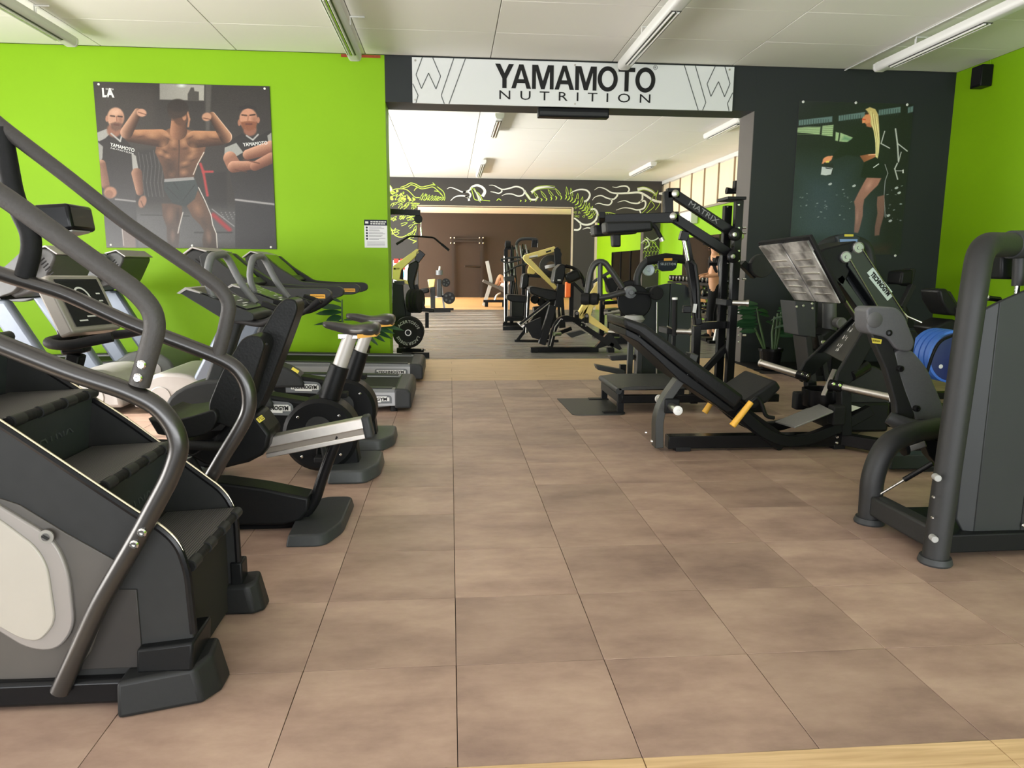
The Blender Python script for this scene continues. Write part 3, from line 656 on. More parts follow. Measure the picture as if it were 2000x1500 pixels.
# ================================================================== upright bikes
def upright_bike(Y0, dx, label):
    """built for the nearer bike, world X of its flywheel = dx - .75"""
    t = thing('upright_bike', label, 'exercise bike', (dx-.75, Y0, 0), 'upright exercise bikes beside the treadmills')
    q = lambda x, z, y=0: V(dx+x, Y0+y, z)
    foot = fillet([q(-.70, 0, -.24), q(-.49, 0, -.24), q(-.42, 0, -.08), q(-.42, 0, .24), q(-.62, 0, .24), q(-.70, 0, .08)], .05, 4)
    MB().loft(foot, [p+V(0, 0, .075)+(q(-.56, 0)-V(p.x, p.y, 0))*.07 for p in foot]).build('rear_foot', mat('foot_dark_grey', (.05, .054, .055), .42, 0, .1, 40, .1), t, bev=.012, seg=3)
    MB().bb(dx-1.62, dx-1.40, Y0-.26, Y0+.26, 0, .07).build('front_foot', MID, t, bev=.025, seg=3)
    fl = MB().lathe(q(-.755, .245, -.095), (0, 1, 0), [(.02, .0), (.19, .0), (.212, .02), (.212, .17), (.19, .19), (.02, .19)], 40).build('wheel_housing', BLK, t)
    MB().lathe(q(-.76, .285, -.1), (0, -1, 0), [(.075, -.002), (.075, .006), (.05, .012), (.0, .012)], 24).build('crank_hub', DGRY, fl)
    for a in (.8, 2.4, 4.0, 5.5):
        b = MB(); bolt(b, q(-.755+.16*cos(a), .245+.16*sin(a), -.095), (0, -1, 0), .008, .004); b.build('bolt', CHR, fl)
    MB().prism([q(-.66, .30, -.06), q(-.56, .22, -.06), q(-.54, .03, -.06), q(-.66, .03, -.06)], (0, .12, 0)).build('rear_stay', BLK, t, bev=.01)
    for s in (-1, 1):
        MB().beam(q(-.76, .285, s*.115), q(-.70+.02*s, .285-s*-.15, s*.125), .025, .03).build('crank', GREY, t, bev=.004)
        pd = MB().box(q(-.70+.02*s, .285+s*.15, s*.18), (.10, .09, .03)).build('pedal', RUB, t, bev=.006)
        MB().tube([q(-.74+.02*s, .30+s*.15, s*.14), q(-.73+.02*s, .36+s*.15, s*.17), q(-.70+.02*s, .36+s*.15, s*.22), q(-.69+.02*s, .30+s*.15, s*.225)], .012, 6).build('strap', RUB, pd)
    # main body beam with name plate
    bp = [q(-.80, .435, -.075), q(-1.16, .50, -.075), q(-1.42, .50, -.075), q(-1.52, .36, -.075), q(-1.46, .06, -.075), q(-1.30, .06, -.075), q(-1.25, .22, -.075), q(-.95, .25, -.075)]
    b = MB().prism(bp, (0, .15, 0)).build('body_beam', BLK, t, bev=.018, seg=3)
    pill = fillet([q(-.90, .36, -.078), q(-.90, .435, -.078), q(-1.10, .455, -.078), q(-1.13, .42, -.078), q(-1.13, .37, -.078)], .035, 4)
    MB().prism(pill, (0, .004, 0)).build('name_plate', MID, b)
    MB().prism([q(-1.01, .403, -.079)+V(a_, 0, b_) for a_, b_ in ((-.095, .024), (.085, .020), (.085, .012), (.095, .012), (.095, -.016), (.05, -.016), (.05, -.026), (-.06, -.022), (-.06, -.012), (-.085, -.012), (-.085, .006), (-.095, .006))], (0, -.0015, 0)).build('name_label', PRNT, b)
    text('maker_name', 'TECHNOGYM', BPRT, b, q(-1.01, .405, -.082), (1, 0, -.03), (0, 0, 1), .034, .0008, .001, width=.165)
    dome = [q(-1.30+.30*cos(a), .40+.17*sin(a), -.09) for a in [pi*k/14 for k in range(15)]]
    dm = MB().prism(dome, (0, .18, 0)).build('front_shroud', GREY, t, bev=.02, seg=3)
    MB().box(q(-1.06, .52, -.0905), (.05, .002, .02), ry=.6).build('badge', STKY, dm)
    # seat post, sleeve, saddle
    a, m_, c = q(-.715, .44), q(-.645, .635), q(-.572, .83)
    MB().cyl(a, m_+(m_-a)*.0, .062, .055, 20).build('seat_sleeve', BLK, t, bev=.004)
    MB().cyl(m_, c, .041, .040, 20).build('seat_post', mat('post_silver', (.46, .44, .42), .42, .25, .04, 20), t)
    MB().box(q(-.585, .805), (.12, .07, .03)).build('saddle_clamp', CHR, t, bev=.004)
    sad = [(-.735, .886, .862, .022), (-.715, .892, .846, .036), (-.66, .890, .834, .044), (-.60, .878, .812, .050), (-.565, .872, .806, .062), (-.53, .878, .808, .095), (-.49, .888, .806, .125), (-.45, .888, .804, .132), (-.422, .882, .814, .115), (-.41, .868, .83, .085)]
    vs_ = []; fs_ = []
    for x, zt, zb_, w in sad:
        for k_ in range(10):
            an = 2*pi*k_/10; cy, cz = cos(an), sin(an); e_ = .6
            vs_.append(q(x, (zt+zb_)/2+(zt-zb_)/2*(abs(cz)**e_)*(1 if cz > 0 else -1), w*(abs(cy)**e_)*(1 if cy > 0 else -1)))
    n_ = len(sad)
    fs_ = [list(range(10))[::-1], [(n_-1)*10+k_ for k_ in range(10)]] + [(a_*10+k_, a_*10+(k_+1) % 10, (a_+1)*10+(k_+1) % 10, (a_+1)*10+k_) for a_ in range(n_-1) for k_ in range(10)]
    MB().add(vs_, fs_).build('saddle', mat('saddle_vinyl', (.035, .033, .031), .28, 0, .1, 60, 0, .8), t, sub=1, ang=80)
    MB().prism([q(-.53, .822, -.1), q(-.44, .828, -.1), q(-.42, .812, -.1), q(-.53, .800, -.1)], (0, .2, 0)).build('saddle_trim', STKO, t)
    # column and console
    MB().beam(q(-1.42, .35), q(-1.20, .93), .10, .09).build('column', GREY, t, bev=.02, seg=3)
    pnl = fillet([q(-1.44, 1.055, -.2), q(-1.40, 1.075, -.2), q(-1.06, .945, -.2), q(-1.06, .905, -.2), q(-1.2, .90, -.2)], .02, 3)
    cs = MB().prism(pnl, (0, .40, 0)).build('console', GREY, t, bev=.015, seg=3)
    MB().prism([q(-1.385, 1.073, -.17), q(-1.10, .965, -.17), q(-1.10, .970, -.17), q(-1.385, 1.079, -.17)], (0, .34, 0)).build('console_face', SCRN, cs)
    screen_print(cs, q(-1.10, .970, -.17), V(0, .34, 0), V(-.285, 0, .108), PRNT)
    MB().prism([q(-1.45, 1.052, -.205), q(-1.405, 1.083, -.205), q(-1.33, 1.057, -.205), q(-1.33, 1.05, -.205), q(-1.40, 1.07, -.205), q(-1.435, 1.048, -.205)], (0, .41, 0)).build('console_rim', SILV, cs)
    # arched grip over the console and lower bars
    for s in (-1, 1):
        MB().tube(fillet([q(-1.20, .90, s*.05), q(-1.02, .885, s*.18), q(-.93, .93, s*.25), q(-.86, .985, s*.25)], .08, 5), .020, 12).build('lower_grip', RUB, t)
    L_ = lambda x, y, d: P(x, y, Y=2.14+d) + V(dx, Y0-2.14, 0)
    MB().tube(fillet([L_(420, 590, -.15), L_(403, 548, -.15), L_(410, 500, -.15), L_(441, 496, .15), L_(472, 556, .15), L_(500, 592, .15)], .07, 6), .021, 12).build('arched_grip', mat('grip_grey', (.12, .125, .125), .5, 0, .1, 60, .2), t)
    for s in (-1, 1): MB().box(q(-.97, .975, s*.14), (.13, .05, .03), ry=.35).build('bottle_rest', RUB, t, bev=.008)
    return t
upright_bike(2.14, 0, 'black upright exercise bike with silver seat post, the nearer of two')
upright_bike(2.86, .03, 'black upright exercise bike, the farther of two, in front of the treadmill tails')
# ================================================================== leg press (plate loaded)
def leg_press():
    t = thing('leg_press', 'black plate loaded leg press with steel footplate, inclined back pad and yellow handles', 'leg press', (1.9, 2.8, 0))
    YN, YC, YF = 2.45, 2.72, 3.12
    q = lambda x, y, Y=2.5: P(x, y, Y=Y)
    # floor frame
    MB().beam(V(1.42, 2.55, .06), V(2.66, 2.55, .06), .09, .085).build('base_beam', BLKG, t, bev=.004)
    MB().bb(1.47, 1.57, 2.50, 2.60, 0, .03).build('floor_foot', RUB, t, bev=.003)
    MB().bb(2.56, 2.64, 2.50, 2.60, 0, .03).build('floor_foot', RUB, t, bev=.003)
    MB().beam(V(2.62, 2.56, .065), V(3.05, 1.98, .065), .08, .08).build('base_beam', BLKG, t, bev=.004)
    MB().beam(V(2.62, 2.56, .065), V(3.30, 3.30, .065), .08, .08).build('base_beam', BLKG, t, bev=.004)
    MB().bb(2.60, 3.30, 1.93, 2.03, .02, .11).build('stabiliser', mat('stabiliser_green_black', (.016, .022, .022), .4), t, bev=.008)
    MB().bb(2.82, 2.90, 1.94, 2.02, 0, .03).build('floor_foot', RUB, t)
    b = MB()
    for x in (2.58, 2.68):
        for z in (.045, .085): bolt(b, V(x, 2.505, z), (0, -1, 0), .011, .008)
    b.build('bolt_set', CHR, t, kind='stuff')
    # bowed front leg carrying the pad
    lp = [P(x, y, Y=2.56) for x, y in [(1284, 872), (1284, 815), (1296, 782), (1345, 715), (1352, 690)]]
    MB().rbeam(lp, .10, .055, up=(0, 1, 0), fil=.12, n=6) if False else None
    leg = MB().rbeam(lp, .055, .10, up=(0, 1, 0), fil=.14, n=6).build('front_leg', mat('leg_olive_black', (.030, .031, .028), .4, .2, .1, 40), t, bev=.004)
    b = MB(); bolt(b, P(1274, 862, Y=2.50), (-1, 0, 0), .012, .012); bolt(b, P(1263, 845, Y=2.54), (-1, 0, 0), .009, .012); b.build('bolt_set', CHR, leg, kind='stuff')
    # storage horns on the leg
    hc = P(1305, 790, Y=2.56)
    for s, L_ in ((-1, .20), (1, .20)):
        h = MB().cyl(hc, hc+V(0, s*L_, 0), .025, .025, 20).build('storage_horn', STEEL, t)
        MB().lathe(hc+V(0, s*L_, 0), (0, s, 0), [(.030, 0), (.030, .012), (.018, .018), (.010, .018), (.008, .008)], 18).build('horn_cap', WHT, h)
    MB().box(hc+V(.01, 0, 0), (.10, .13, .10)).build('horn_bracket', BLK, t, bev=.01)
    # back pad with its tray, lies in a plane parallel to Y
    w0, w1 = 2.44, 2.98
    top = [q(1219, 622, w0), q(1240, 618, w0), q(1258, 630, w0), q(1454, 772, w0), q(1440, 792, w0), q(1416, 792, w0), q(1246, 660, w0), q(1222, 642, w0)]
    top = [q(1219, 620, w0), q(1262, 634, w0), q(1340, 692, w0), q(1455, 775, w0), q(1436, 800, w0), q(1328, 718, w0), q(1246, 652, w0), q(1220, 640, w0)]
    MB().prism(top, (0, w1-w0, 0)).build('back_pad', VIN, t, bev=.022, seg=4)
    tray = [q(1222, 642, w0+.02), q(1246, 654, w0+.02), q(1330, 722, w0+.02), q(1436, 802, w0+.02), q(1420, 806, w0+.02), q(1326, 742, w0+.02), q(1280, 698, w0+.02), q(1246, 668, w0+.02), q(1222, 656, w0+.02)]
    MB().prism(tray, (0, w1-w0-.04, 0)).build('pad_tray', BLK, t, bev=.006)
    for s in (2.52, 2.86):
        MB().beam(q(1322, 712, s)+V(0, 0, -.02), q(1530, 868, s)+V(0, 0, 0), .05, .11).build('side_rail', BLKG, t, bev=.004)
    b = MB()
    for x, y in ((1361, 743), (1346, 751), (1415, 782), (1466, 820), (1455, 811), (1250, 655), (1341, 733)): bolt(b, P(x, y, Y=2.492), (0, -1, 0), .012, .008)
    b.build('bolt_set', CHR, t, kind='stuff')
    # seat pad, tilted the other way
    s0 = [q(1424, 776, w0+.03), q(1440, 760, w0+.03), q(1512, 740, w0+.03), q(1527, 756, w0+.03), q(1522, 768, w0+.03), q(1500, 786, w0+.03), q(1478, 806, w0+.03), q(1440, 800, w0+.03)]
    s0 = [q(1452, 785, w0+.03), q(1462, 778, w0+.03), q(1516, 742, w0+.03), q(1527, 758, w0+.03), q(1500, 786, w0+.03), q(1472, 800, w0+.03)]
    MB().prism(s0, (0, .50, 0)).build('seat_pad', VIN, t, bev=.02, seg=4)
    # hand levers with yellow grips
    for Y, pts in ((2.40, [(1512, 816), (1496, 814), (1486, 784), (1478, 776), (1468, 784), (1430, 832)]), (2.98, [(1440, 800), (1428, 770), (1408, 768), (1393, 780), (1376, 806)])):
        w = [P(x, y, Y=Y) for x, y in pts]
        h = MB().tube(fillet(w[:-1] + [w[-2]*.8+w[-1]*.2], .05, 5), .013, 10).build('hand_lever', BLK, t)
        MB().cyl(w[-2]*.98+w[-1]*.02, w[-1], .019, .022, 16).build('yellow_grip', YGRIP, h, bev=.003)
    # lower sled rail and grey tread plates
    curve = [q(1440, 800), q(1490, 845), q(1530, 862), q(1580, 858), q(1650, 828), q(1700, 800)]
    for dy in (0, .42): MB().rbeam([p+V(0, dy, 0) for p in curve], .07, .06, up=(0, 1, 0), fil=.12, n=5).build('sled_rail', BLK, t, bev=.006)
    pl = [P(1515, 828, Y=2.55), P(1550, 836, Y=2.40), P(1626, 805, Y=2.40), P(1618, 786, Y=2.75), P(1566, 808, Y=2.75)]
    z = V(0, 0, .012)
    pA = P(1514, 826, Y=2.62); pB = P(1552, 837, Y=2.38); pC = P(1628, 806, Y=2.38); pD = P(1600, 792, Y=2.62)
    MB().loft([pA, pB, pC, pD], [p+z for p in (pA, pB, pC, pD)]).build('tread_plate', mat('tread_plate_grey', (.23, .23, .22), .45, .5, .15, 60), t, bev=.003)
    pE, pF = P(1566, 812, Y=2.75), P(1634, 785, Y=2.75)
    MB().prism([pE, pF, pF+V(0, .012, .035), pE+V(0, .012, .03)], (0, .015, 0)).build('plate_lip', MATS['tread_plate_grey'], t)
    # lever arms: board and side cheeks rising to the right
    Yb = 2.55
    board = [q(1640, 760, Yb), q(1662, 735, Yb), q(1690, 690, Yb), q(1712, 630, Yb), q(1722, 612, Yb), q(1640, 690, Yb+.35), q(1600, 720, Yb+.35)]
    na, nb = P(1640, 762, Y=2.52), P(1715, 628, Y=2.52)
    fa, fb = P(1566, 738, Y=3.08), P(1694, 612, Y=3.08)
    for a_, b_, nm in ((na, nb, 'lever_cheek'), (fa, fb, 'lever_cheek')):
        d, s_, u = basis(b_-a_, (0, 1, 0)); n_ = V(0, 1, 0).cross(d).normalized()
        if n_.z < 0: n_ = -n_
        prof = [a_+n_*.03-d*.02, a_+d*.10+n_*.07, b_+n_*.05, b_-n_*.05, a_+d*.10-n_*.05, a_-n_*.03-d*.02]
        MB().prism(prof, (0, .035, 0)).build(nm, BLK, t, bev=.006)
    c0, c1, c2, c3 = P(1655, 712, Y=2.56), P(1718, 622, Y=2.56), P(1696, 606, Y=3.06), P(1612, 690, Y=3.06)
    n_ = (c1-c0).cross(c3-c0).normalized()
    bd = MB().loft([c0, c1, c2, c3], [p+n_*.02 for p in (c0, c1, c2, c3)]).build('lever_board', mat('board_black', (.016, .017, .017), .42, 0, .1, 40), t, bev=.003)
    # pictograms printed on the board
    ux = (c1-c0); uy = (c3-c0); nn = n_ if n_.z > 0 else -n_
    pr_ = MB(); o0 = c0*.5+c3*.5
    up_n = nn*.023
    rd = random.Random(3)
    for k, (a, w) in enumerate(((.12, .06), (.20, .05), (.36, .10), (.53, .10), (.70, .06), (.80, .04))):
        for r_ in range(5 if w > .08 else 3):
            p0 = c0+ux*(a+rd.random()*w*.6)+uy*(.46+.16*rd.random()); e1 = ux.normalized()*(.012+.02*rd.random()); e2 = uy.normalized()*(.006+.012*rd.random())
            pr_.add([p0+up_n, p0+e1+up_n, p0+e1+e2+up_n, p0+e2+up_n], [(0, 1, 2, 3)])
    pr_.build('pictograms', PRNT, bd)
    # weight horns
    for a, b_, s in ((P(1640, 755, Y=2.50), P(1739, 776, Y=2.28), 1), (P(1562, 732, Y=3.08), P(1487, 709, Y=3.30), -1)):
        d = (b_-a).normalized()
        h = MB().cyl(a, b_, .025, .025, 20).build('weight_horn', STEEL, t)
        MB().lathe(b_, d, [(.030, 0), (.030, .014), (.02, .02), (.01, .02), (.008, .006)], 18).build('horn_cap', WHT if s > 0 else STEEL, h)
        MB().cyl(a-d*.07, a+d*.02, .036, .036, 18).build('horn_collar', BLKG, h, bev=.004)
        k = MB(); bolt(k, a-d*.05+V(-.01, -.036, .012), (0, -1, .2), .012, .008); bolt(k, a-d*.01+V(-.01, -.036, .012), (0, -1, .2), .012, .008); k.build('bolt_set', CHR, h, kind='stuff')
    # uprights below the horns with rubber stops, tub guard
    for x, Y, yb in ((1648, 2.50, 840), (1582, 3.05, 800)):
        a = P(x, 760 if Y < 3 else 745, Y=Y); MB().beam(a, V(a.x+.03, Y, .10), .07, .07).build('upright', BLK, t, bev=.005)
    for x, y, Y in ((1634, 810, 2.46), (1562, 782, 3.05)):
        MB().box(P(x, y, Y=Y), (.09, .08, .13)).build('rubber_stop', RUB, t, bev=.012, seg=3)
    c = P(1610, 765, Y=2.8)
    MB().lathe(V(c.x, 2.8, c.z-.10), (0, 0, 1), [(.14, 0), (.15, .06), (.15, .12), (.135, .12), (.13, .03), (.02, .03)], 28).build('guard_tub', BLKG, t)
    MB().beam(P(1608, 772, Y=2.6), P(1630, 722, Y=2.75), .03, .012).build('lock_bar', ALU, t, bev=.002)
    MB().cyl(P(1662, 735, Y=2.53), P(1690, 715, Y=2.6), .035, .045, 16).build('cable_drum', BLKG, t)
    # big pivot guard disc low behind the near horn
    MB().lathe(P(1690, 770, Y=2.62), (0, 1, 0), [(.01, 0), (.19, 0), (.20, .02), (.20, .06), (.19, .08), (.01, .08)], 36).build('pivot_guard', DGRY, t)
    MB().bb(2.62, 3.0, 2.60, 2.95, .09, .30).build('pivot_block', BLK, t, bev=.02)
    MB().prism([P(1660, 805, Y=2.5), P(1660, 790, Y=2.5), P(1682, 796, Y=2.5)], (0, .02, 0)).build('step_plate', ALU, t)
    # tower: head block and two link arms leaning to the lower right, behind the footplate
    hb = [q(1600, 496, 2.72), q(1608, 486, 2.72), q(1672, 470, 2.72), q(1690, 482, 2.72), q(1700, 510, 2.72), q(1662, 528, 2.72), q(1648, 560, 2.72), q(1620, 545, 2.72)]
    hd = MB().prism(hb, (0, .36, 0)).build('head_block', BLK, t, bev=.012, seg=3)
    for x, y in ((1677, 484), (1653, 502)):
        c_ = P(x, y, Y=2.70)
        MB().lathe(c_+V(0, .02, 0), (0, -1, 0), [(.040, 0), (.040, .02), (.033, .026), (.033, .022), (.012, .022), (.010, .028), (.004, .028)], 24).build('pivot_cap', mat('pivot_alu', (.35, .36, .36), .35, .8), hd)
    a1 = [q(1672, 480, 2.70), q(1686, 486, 2.70), q(1774, 622, 2.70), q(1770, 652, 2.70), q(1740, 650, 2.70), q(1712, 600, 2.70), q(1656, 520, 2.70), q(1658, 500, 2.70)]
    la = MB().prism(a1, (0, .10, 0)).build('link_arm', mat('link_black', (.013, .016, .018), .35, .1, .08, 20), t, bev=.006)
    MB().prism([p+V(0, .26, 0) for p in a1], (0, .10, 0)).build('link_arm', MATS['link_black'], t, bev=.006)
    a2 = [q(1652, 498, 2.78), q(1662, 512, 2.78), q(1722, 612, 2.78), q(1700, 630, 2.78), q(1640, 520, 2.78)]
    MB().prism(a2, (0, .22, 0)).build('link_arm', MATS['link_black'], t, bev=.006)
    edge = MB().tube([P(1684, 486, Y=2.695), P(1772, 622, Y=2.695)], .004, 6).tube([P(1660, 506, Y=2.695), P(1715, 600, Y=2.695)], .004, 6)
    edge.build('edge_line', STEEL, la)
    d = (P(1740, 575, Y=2.7)-P(1708, 535, Y=2.7)).normalized(); u = V(0, -1, 0).cross(d)
    c_ = P(1719, 555, Y=2.698)
    up2 = V(d.z, 0, -d.x)*-1 if d.z > 0 else V(-d.z, 0, d.x)
    MB().prism([c_+d*a+up2*b for a, b in ((-.125, .032), (.10, .032), (.10, .02), (.125, .02), (.125, -.032), (-.09, -.032), (-.09, -.022), (-.125, -.022))], (0, -.0015, 0)).build('name_plate', mat('pale_print', (.52, .62, .58), .5), la)
    text('maker_name', 'TECHNOGYM', BPRT, la, c_+V(0, -.003, 0), d, up2, .042, .001, .002, width=.20)
    # footplate: two steel halves in a rubber frame, real plane between near and far edges
    nt_, nb_ = P(1577, 471, Y=2.50), P(1641, 592, Y=2.50)
    ft_, fb_ = P(1483, 481, Y=3.13), P(1552, 585, Y=3.13)
    fn = (nb_-nt_).cross(ft_-nt_).normalized()
    if fn.x > 0: fn = -fn
    def fp(u, v): return (nt_*(1-u)+ft_*u)*(1-v) + (nb_*(1-u)+fb_*u)*v
    fr_ = fillet([fp(-.04, -.06)-fn*.012, fp(1.04, -.06)-fn*.012, fp(1.04, 1.03)-fn*.012, fp(-.04, 1.03)-fn*.012, fp(-.04, -.06)-fn*.012], .03, 4)[:-1]
    fpo = MB().loft(fr_, [p+fn*.004-fn*.03 for p in fr_]).build('footplate', RUB, t, bev=.006)
    stm = footplate_mat()
    for u0, u1 in ((.0, .485), (.515, 1.0)):
        c4 = [fp(u0, .16), fp(u1, .16), fp(u1, 1), fp(u0, 1)]
        lip = [fp(u0, 0)+fn*.002, fp(u1, 0)+fn*.002, fp(u1, .16), fp(u0, .16)]
        MB().loft([p-fn*.006 for p in c4], [p+fn*.004 for p in c4]).build('steel_half', stm, fpo, bev=.002)
        MB().loft([p-fn*.02 for p in lip], [p+fn*.004 for p in lip]).build('steel_lip', stm, fpo)
        rb = MB()
        for k in range(6):
            v = .28+.115*k; a_ = fp(u0+.08, v)+fn*.005; b_ = fp(u1-.08, v)+fn*.005
            rb.beam(a_, b_, .008, .006, up=fn)
        rb.build('grip_rib', ALU, fpo, kind='stuff')
    # arm from the footplate to the tower
    MB().beam(P(1628, 540, Y=2.8), P(1700, 640, Y=2.8), .16, .05).build('footplate_arm', MATS['link_black'], t, bev=.005)
    MB().tube([P(1634, 560, Y=2.66), P(1676, 624, Y=2.66)], .006, 8).build('guide_rod', STEEL, t)
    MB().beam(P(1770, 645, Y=2.8), V(3.18, 2.85, .08), .10, .09).build('rear_upright', BLK, t, bev=.005)
    MB().tube([P(1764, 610, Y=2.72), P(1772, 618, Y=2.70), P(1800, 630, Y=2.68)], .006, 8).build('release_rod', STEEL, t)
    return t
def footplate_mat():
    m, nt, b, N, L = nodes('worn_steel_plate')
    geo = N('ShaderNodeNewGeometry'); n = N('ShaderNodeTexNoise'); n.inputs['Scale'].default_value = 7; n.inputs['Detail'].default_value = 5; L(geo.outputs['Position'], n.inputs['Vector'])
    cr = N('ShaderNodeValToRGB'); e = cr.color_ramp.elements; e[0].position = .36; e[0].color = (.20, .19, .18, 1); e[1].position = .60; e[1].color = (.80, .78, .75, 1)
    L(n.outputs[0], cr.inputs[0]); L(cr.outputs[0], b.inputs['Base Color']); b.inputs['Metallic'].default_value = .55; b.inputs['Roughness'].default_value = .42
    return m
leg_press()

# ================================================================== seated machine in the right foreground
def seated_machine():
    t = thing('seated_weight_machine', 'charcoal seated weight machine with grey backrest and tall weight cover in the right foreground', 'weight machine', (2.1, .9, 0))
    FR = mat('machine_frame_charcoal', (.017, .0175, .0175), .52, .1, .12, 70, .15, .4)
    # tall leaning post curving over the top
    yp = .66
    pts = [V(2.0, yp, .02)] + [P(x, y, Y=yp) for x, y in [(1838, 1000), (1862, 820), (1886, 660), (1903, 560)]]
    pts2 = [P(1903, 560, Y=.66), P(1913, 505, Y=.68), P(1935, 482, Y=.74), P(1975, 480, Y=.86), P(2040, 480, Y=1.0), P(2160, 478, Y=1.2)]
    path = fillet([V(1.985, .64, .02), P(1903, 560, Y=.66), P(1916, 478, Y=.70), P(1995, 478, Y=.88), P(2200, 470, Y=1.05)], [0, .1, .16, .1, 0], 8)
    MB().tube(path, .050, 24).build('post', FR, t)
    s = path[-1]; hs = [P(1980, 477, Y=.86), P(2200, 469, Y=1.05)]
    MB().tube([P(1972, 478, Y=.835), P(2100, 474, Y=.96), P(2200, 470, Y=1.05)], .058, 24).build('post_sleeve', GREY, t, bev=.006)
    MB().lathe((1.985, .64, 0), (0, 0, 1), [(.062, 0), (.066, .008), (.060, .03), (.052, .03)], 28).build('post_foot', GREY, t)
    b = MB()
    for x, y in ((1830, 933), (1824, 1052)): b.lathe(P(x, y, Y=.60), (-.25, -1, 0), [(.0135, -.02), (.0135, .012), (.011, .014)], 20)
    b.build('plug', mat('plug_grey', (.3, .3, .29), .5), t, kind='stuff')
    b = MB()
    for x, y in ((1822, 970), (1820, 1010)): bolt(b, P(x, y, Y=.612), (-.25, -1, 0), .005, .012)
    b.build('rivet', STEEL, t, kind='stuff')
    # front bow and floor bar
    bow = [P(1698, 1012, Y=1.12), P(1704, 925, Y=1.12), P(1730, 868, Y=1.13), P(1775, 846, Y=1.18), P(1835, 836, Y=1.25)]
    MB().tube(fillet(bow, .16, 8), .052, 22).build('front_bow', FR, t)
    MB().lathe((bow[0].x, 1.12, 0), (0, 0, 1), [(.066, 0), (.070, .008), (.062, .03), (.054, .03)], 28).build('bow_foot', GREY, t)
    MB().beam(V(1.99, 1.08, .10), V(2.02, .68, .09), .075, .095).build('floor_bar', FR, t, bev=.012, seg=3)
    MB().beam(V(2.02, .70, .07), V(3.0, .72, .07), .08, .08).build('rear_bar', BLK, t, bev=.006)
    # hub, backrest arm, pads
    hubc = P(1788, 838, Y=1.32)
    hb = MB().tube([P(1735, 815, Y=1.40), P(1768, 832, Y=1.36), P(1805, 846, Y=1.32), P(1870, 862, Y=1.28)], [.032, .046, .058, .048], 20).build('hub', GREY, t)
    MB().tube([P(1800, 846, Y=1.30), P(1880, 866, Y=1.26)], .036, 20).build('hub_axle', FR, t)
    arm = [P(x, y, Y=1.42) for x, y in [(1702, 652), (1735, 645), (1752, 700), (1768, 760), (1790, 815), (1770, 838), (1752, 835), (1750, 790), (1730, 720), (1708, 672)]]
    ar = MB().prism(fillet(arm+[arm[0]], .03, 4)[:-1], (0, .05, 0)).build('backrest_arm', FR, t, bev=.008, seg=3)
    MB().prism([P(x, y, Y=1.415) for x, y in [(1702, 660), (1722, 663), (1720, 672), (1704, 670)]], (0, -.003, 0)).build('badge', STKY, ar)
    text('maker_mark', 'TECHNOGYM', BPRT, ar, P(1711, 666, Y=1.409), (1, 0, -.15), (.15, 0, 1), .012, .0004, width=.04)
    hd = fillet([P(x, y, Y=1.40) for x, y in [(1693, 606), (1700, 599), (1752, 600), (1768, 618), (1788, 670), (1780, 688), (1752, 684), (1735, 660), (1700, 652), (1694, 640)]], .03, 4)
    MB().prism(hd, (0, .12, 0)).build('headrest', GVIN, t, bev=.03, seg=5)
    MB().lathe(P(1708, 625, Y=1.403), (0, -1, 0), [(.04, -.02), (.04, .004), (.034, .008)], 24).build('headrest_disc', mat('pad_disc_grey', (.10, .10, .10), .5), t)
    bk_ = fillet([P(x, y, Y=1.42) for x, y in [(1747, 690), (1760, 682), (1782, 684), (1812, 720), (1842, 790), (1852, 838), (1838, 846), (1796, 838), (1780, 800), (1754, 730)]], .04, 5)
    MB().prism(bk_, (0, .13, 0)).build('backrest', GVIN, t, bev=.035, seg=5)
    b = MB()
    for x, y in ((1735, 650), (1758, 720), (1790, 798)): b.lathe(P(x, y, Y=1.405), (0, -1, 0), [(.016, -.01), (.016, .010), (.010, .012), (.008, .004)], 14)
    b.build('pad_fixing', BPRT, t, kind='stuff')
    st = [P(1792, 842, Y=1.2), P(1860, 834, Y=1.2), P(2010, 840, Y=1.2), P(2010, 862, Y=1.2), P(1850, 866, Y=1.2)]
    MB().prism(fillet(st+[st[0]], .02, 3)[:-1], (0, .20, 0)).build('seat', VIN, t, bev=.02, seg=4)
    # gas strut and adjuster
    MB().cyl(P(1716, 967, Y=1.08), P(1768, 936, Y=1.02), .006, .006, 10).build('strut_rod', STEEL, t)
    MB().cyl(P(1766, 937, Y=1.02), P(1822, 904, Y=.95), .012, .012, 14).build('gas_strut', BLKG, t)
    MB().ball(P(1716, 968, Y=1.08), .010, 10).build('strut_ball', CHR, t)
    ad = MB().beam(P(1772, 876, Y=1.18), P(1806, 865, Y=1.16), .035, .03).build('adjuster', STEEL, t, bev=.003)
    MB().lathe(P(1766, 876, Y=1.18), (-1, 0, -.2), [(.035, -.01), (.035, .008), (.02, .01)], 16).build('adjuster_plate', BLK, ad)
    MB().prism([P(1800, 850, Y=1.2), P(1850, 870, Y=1.2), P(1850, 930, Y=1.2), P(1815, 890, Y=1.2)], (0, .06, 0)).build('seat_bracket', BLK, t, bev=.004)
    # weight cover: folded sheet panels
    zc = 1.075
    xa = 2.19
    sh = mat('cover_sheet', (.020, .022, .0225), .5, .1, .08, 12, .06, .4)
    MB().prism([V(2.12, .72, .16), V(2.12, .72, 1.03), V(2.19, .70, 1.075), V(2.19, .70, .03)], (0, .02, 0)).build('cover_return', sh, t, bev=.004)
    MB().prism([V(2.19, .70, .03), V(2.19, .70, zc), V(2.33, .70, 1.135), V(2.40, .70, 1.15), V(2.40, .70, .025)], (0, .02, 0)).build('weight_cover', sh, t, bev=.004)
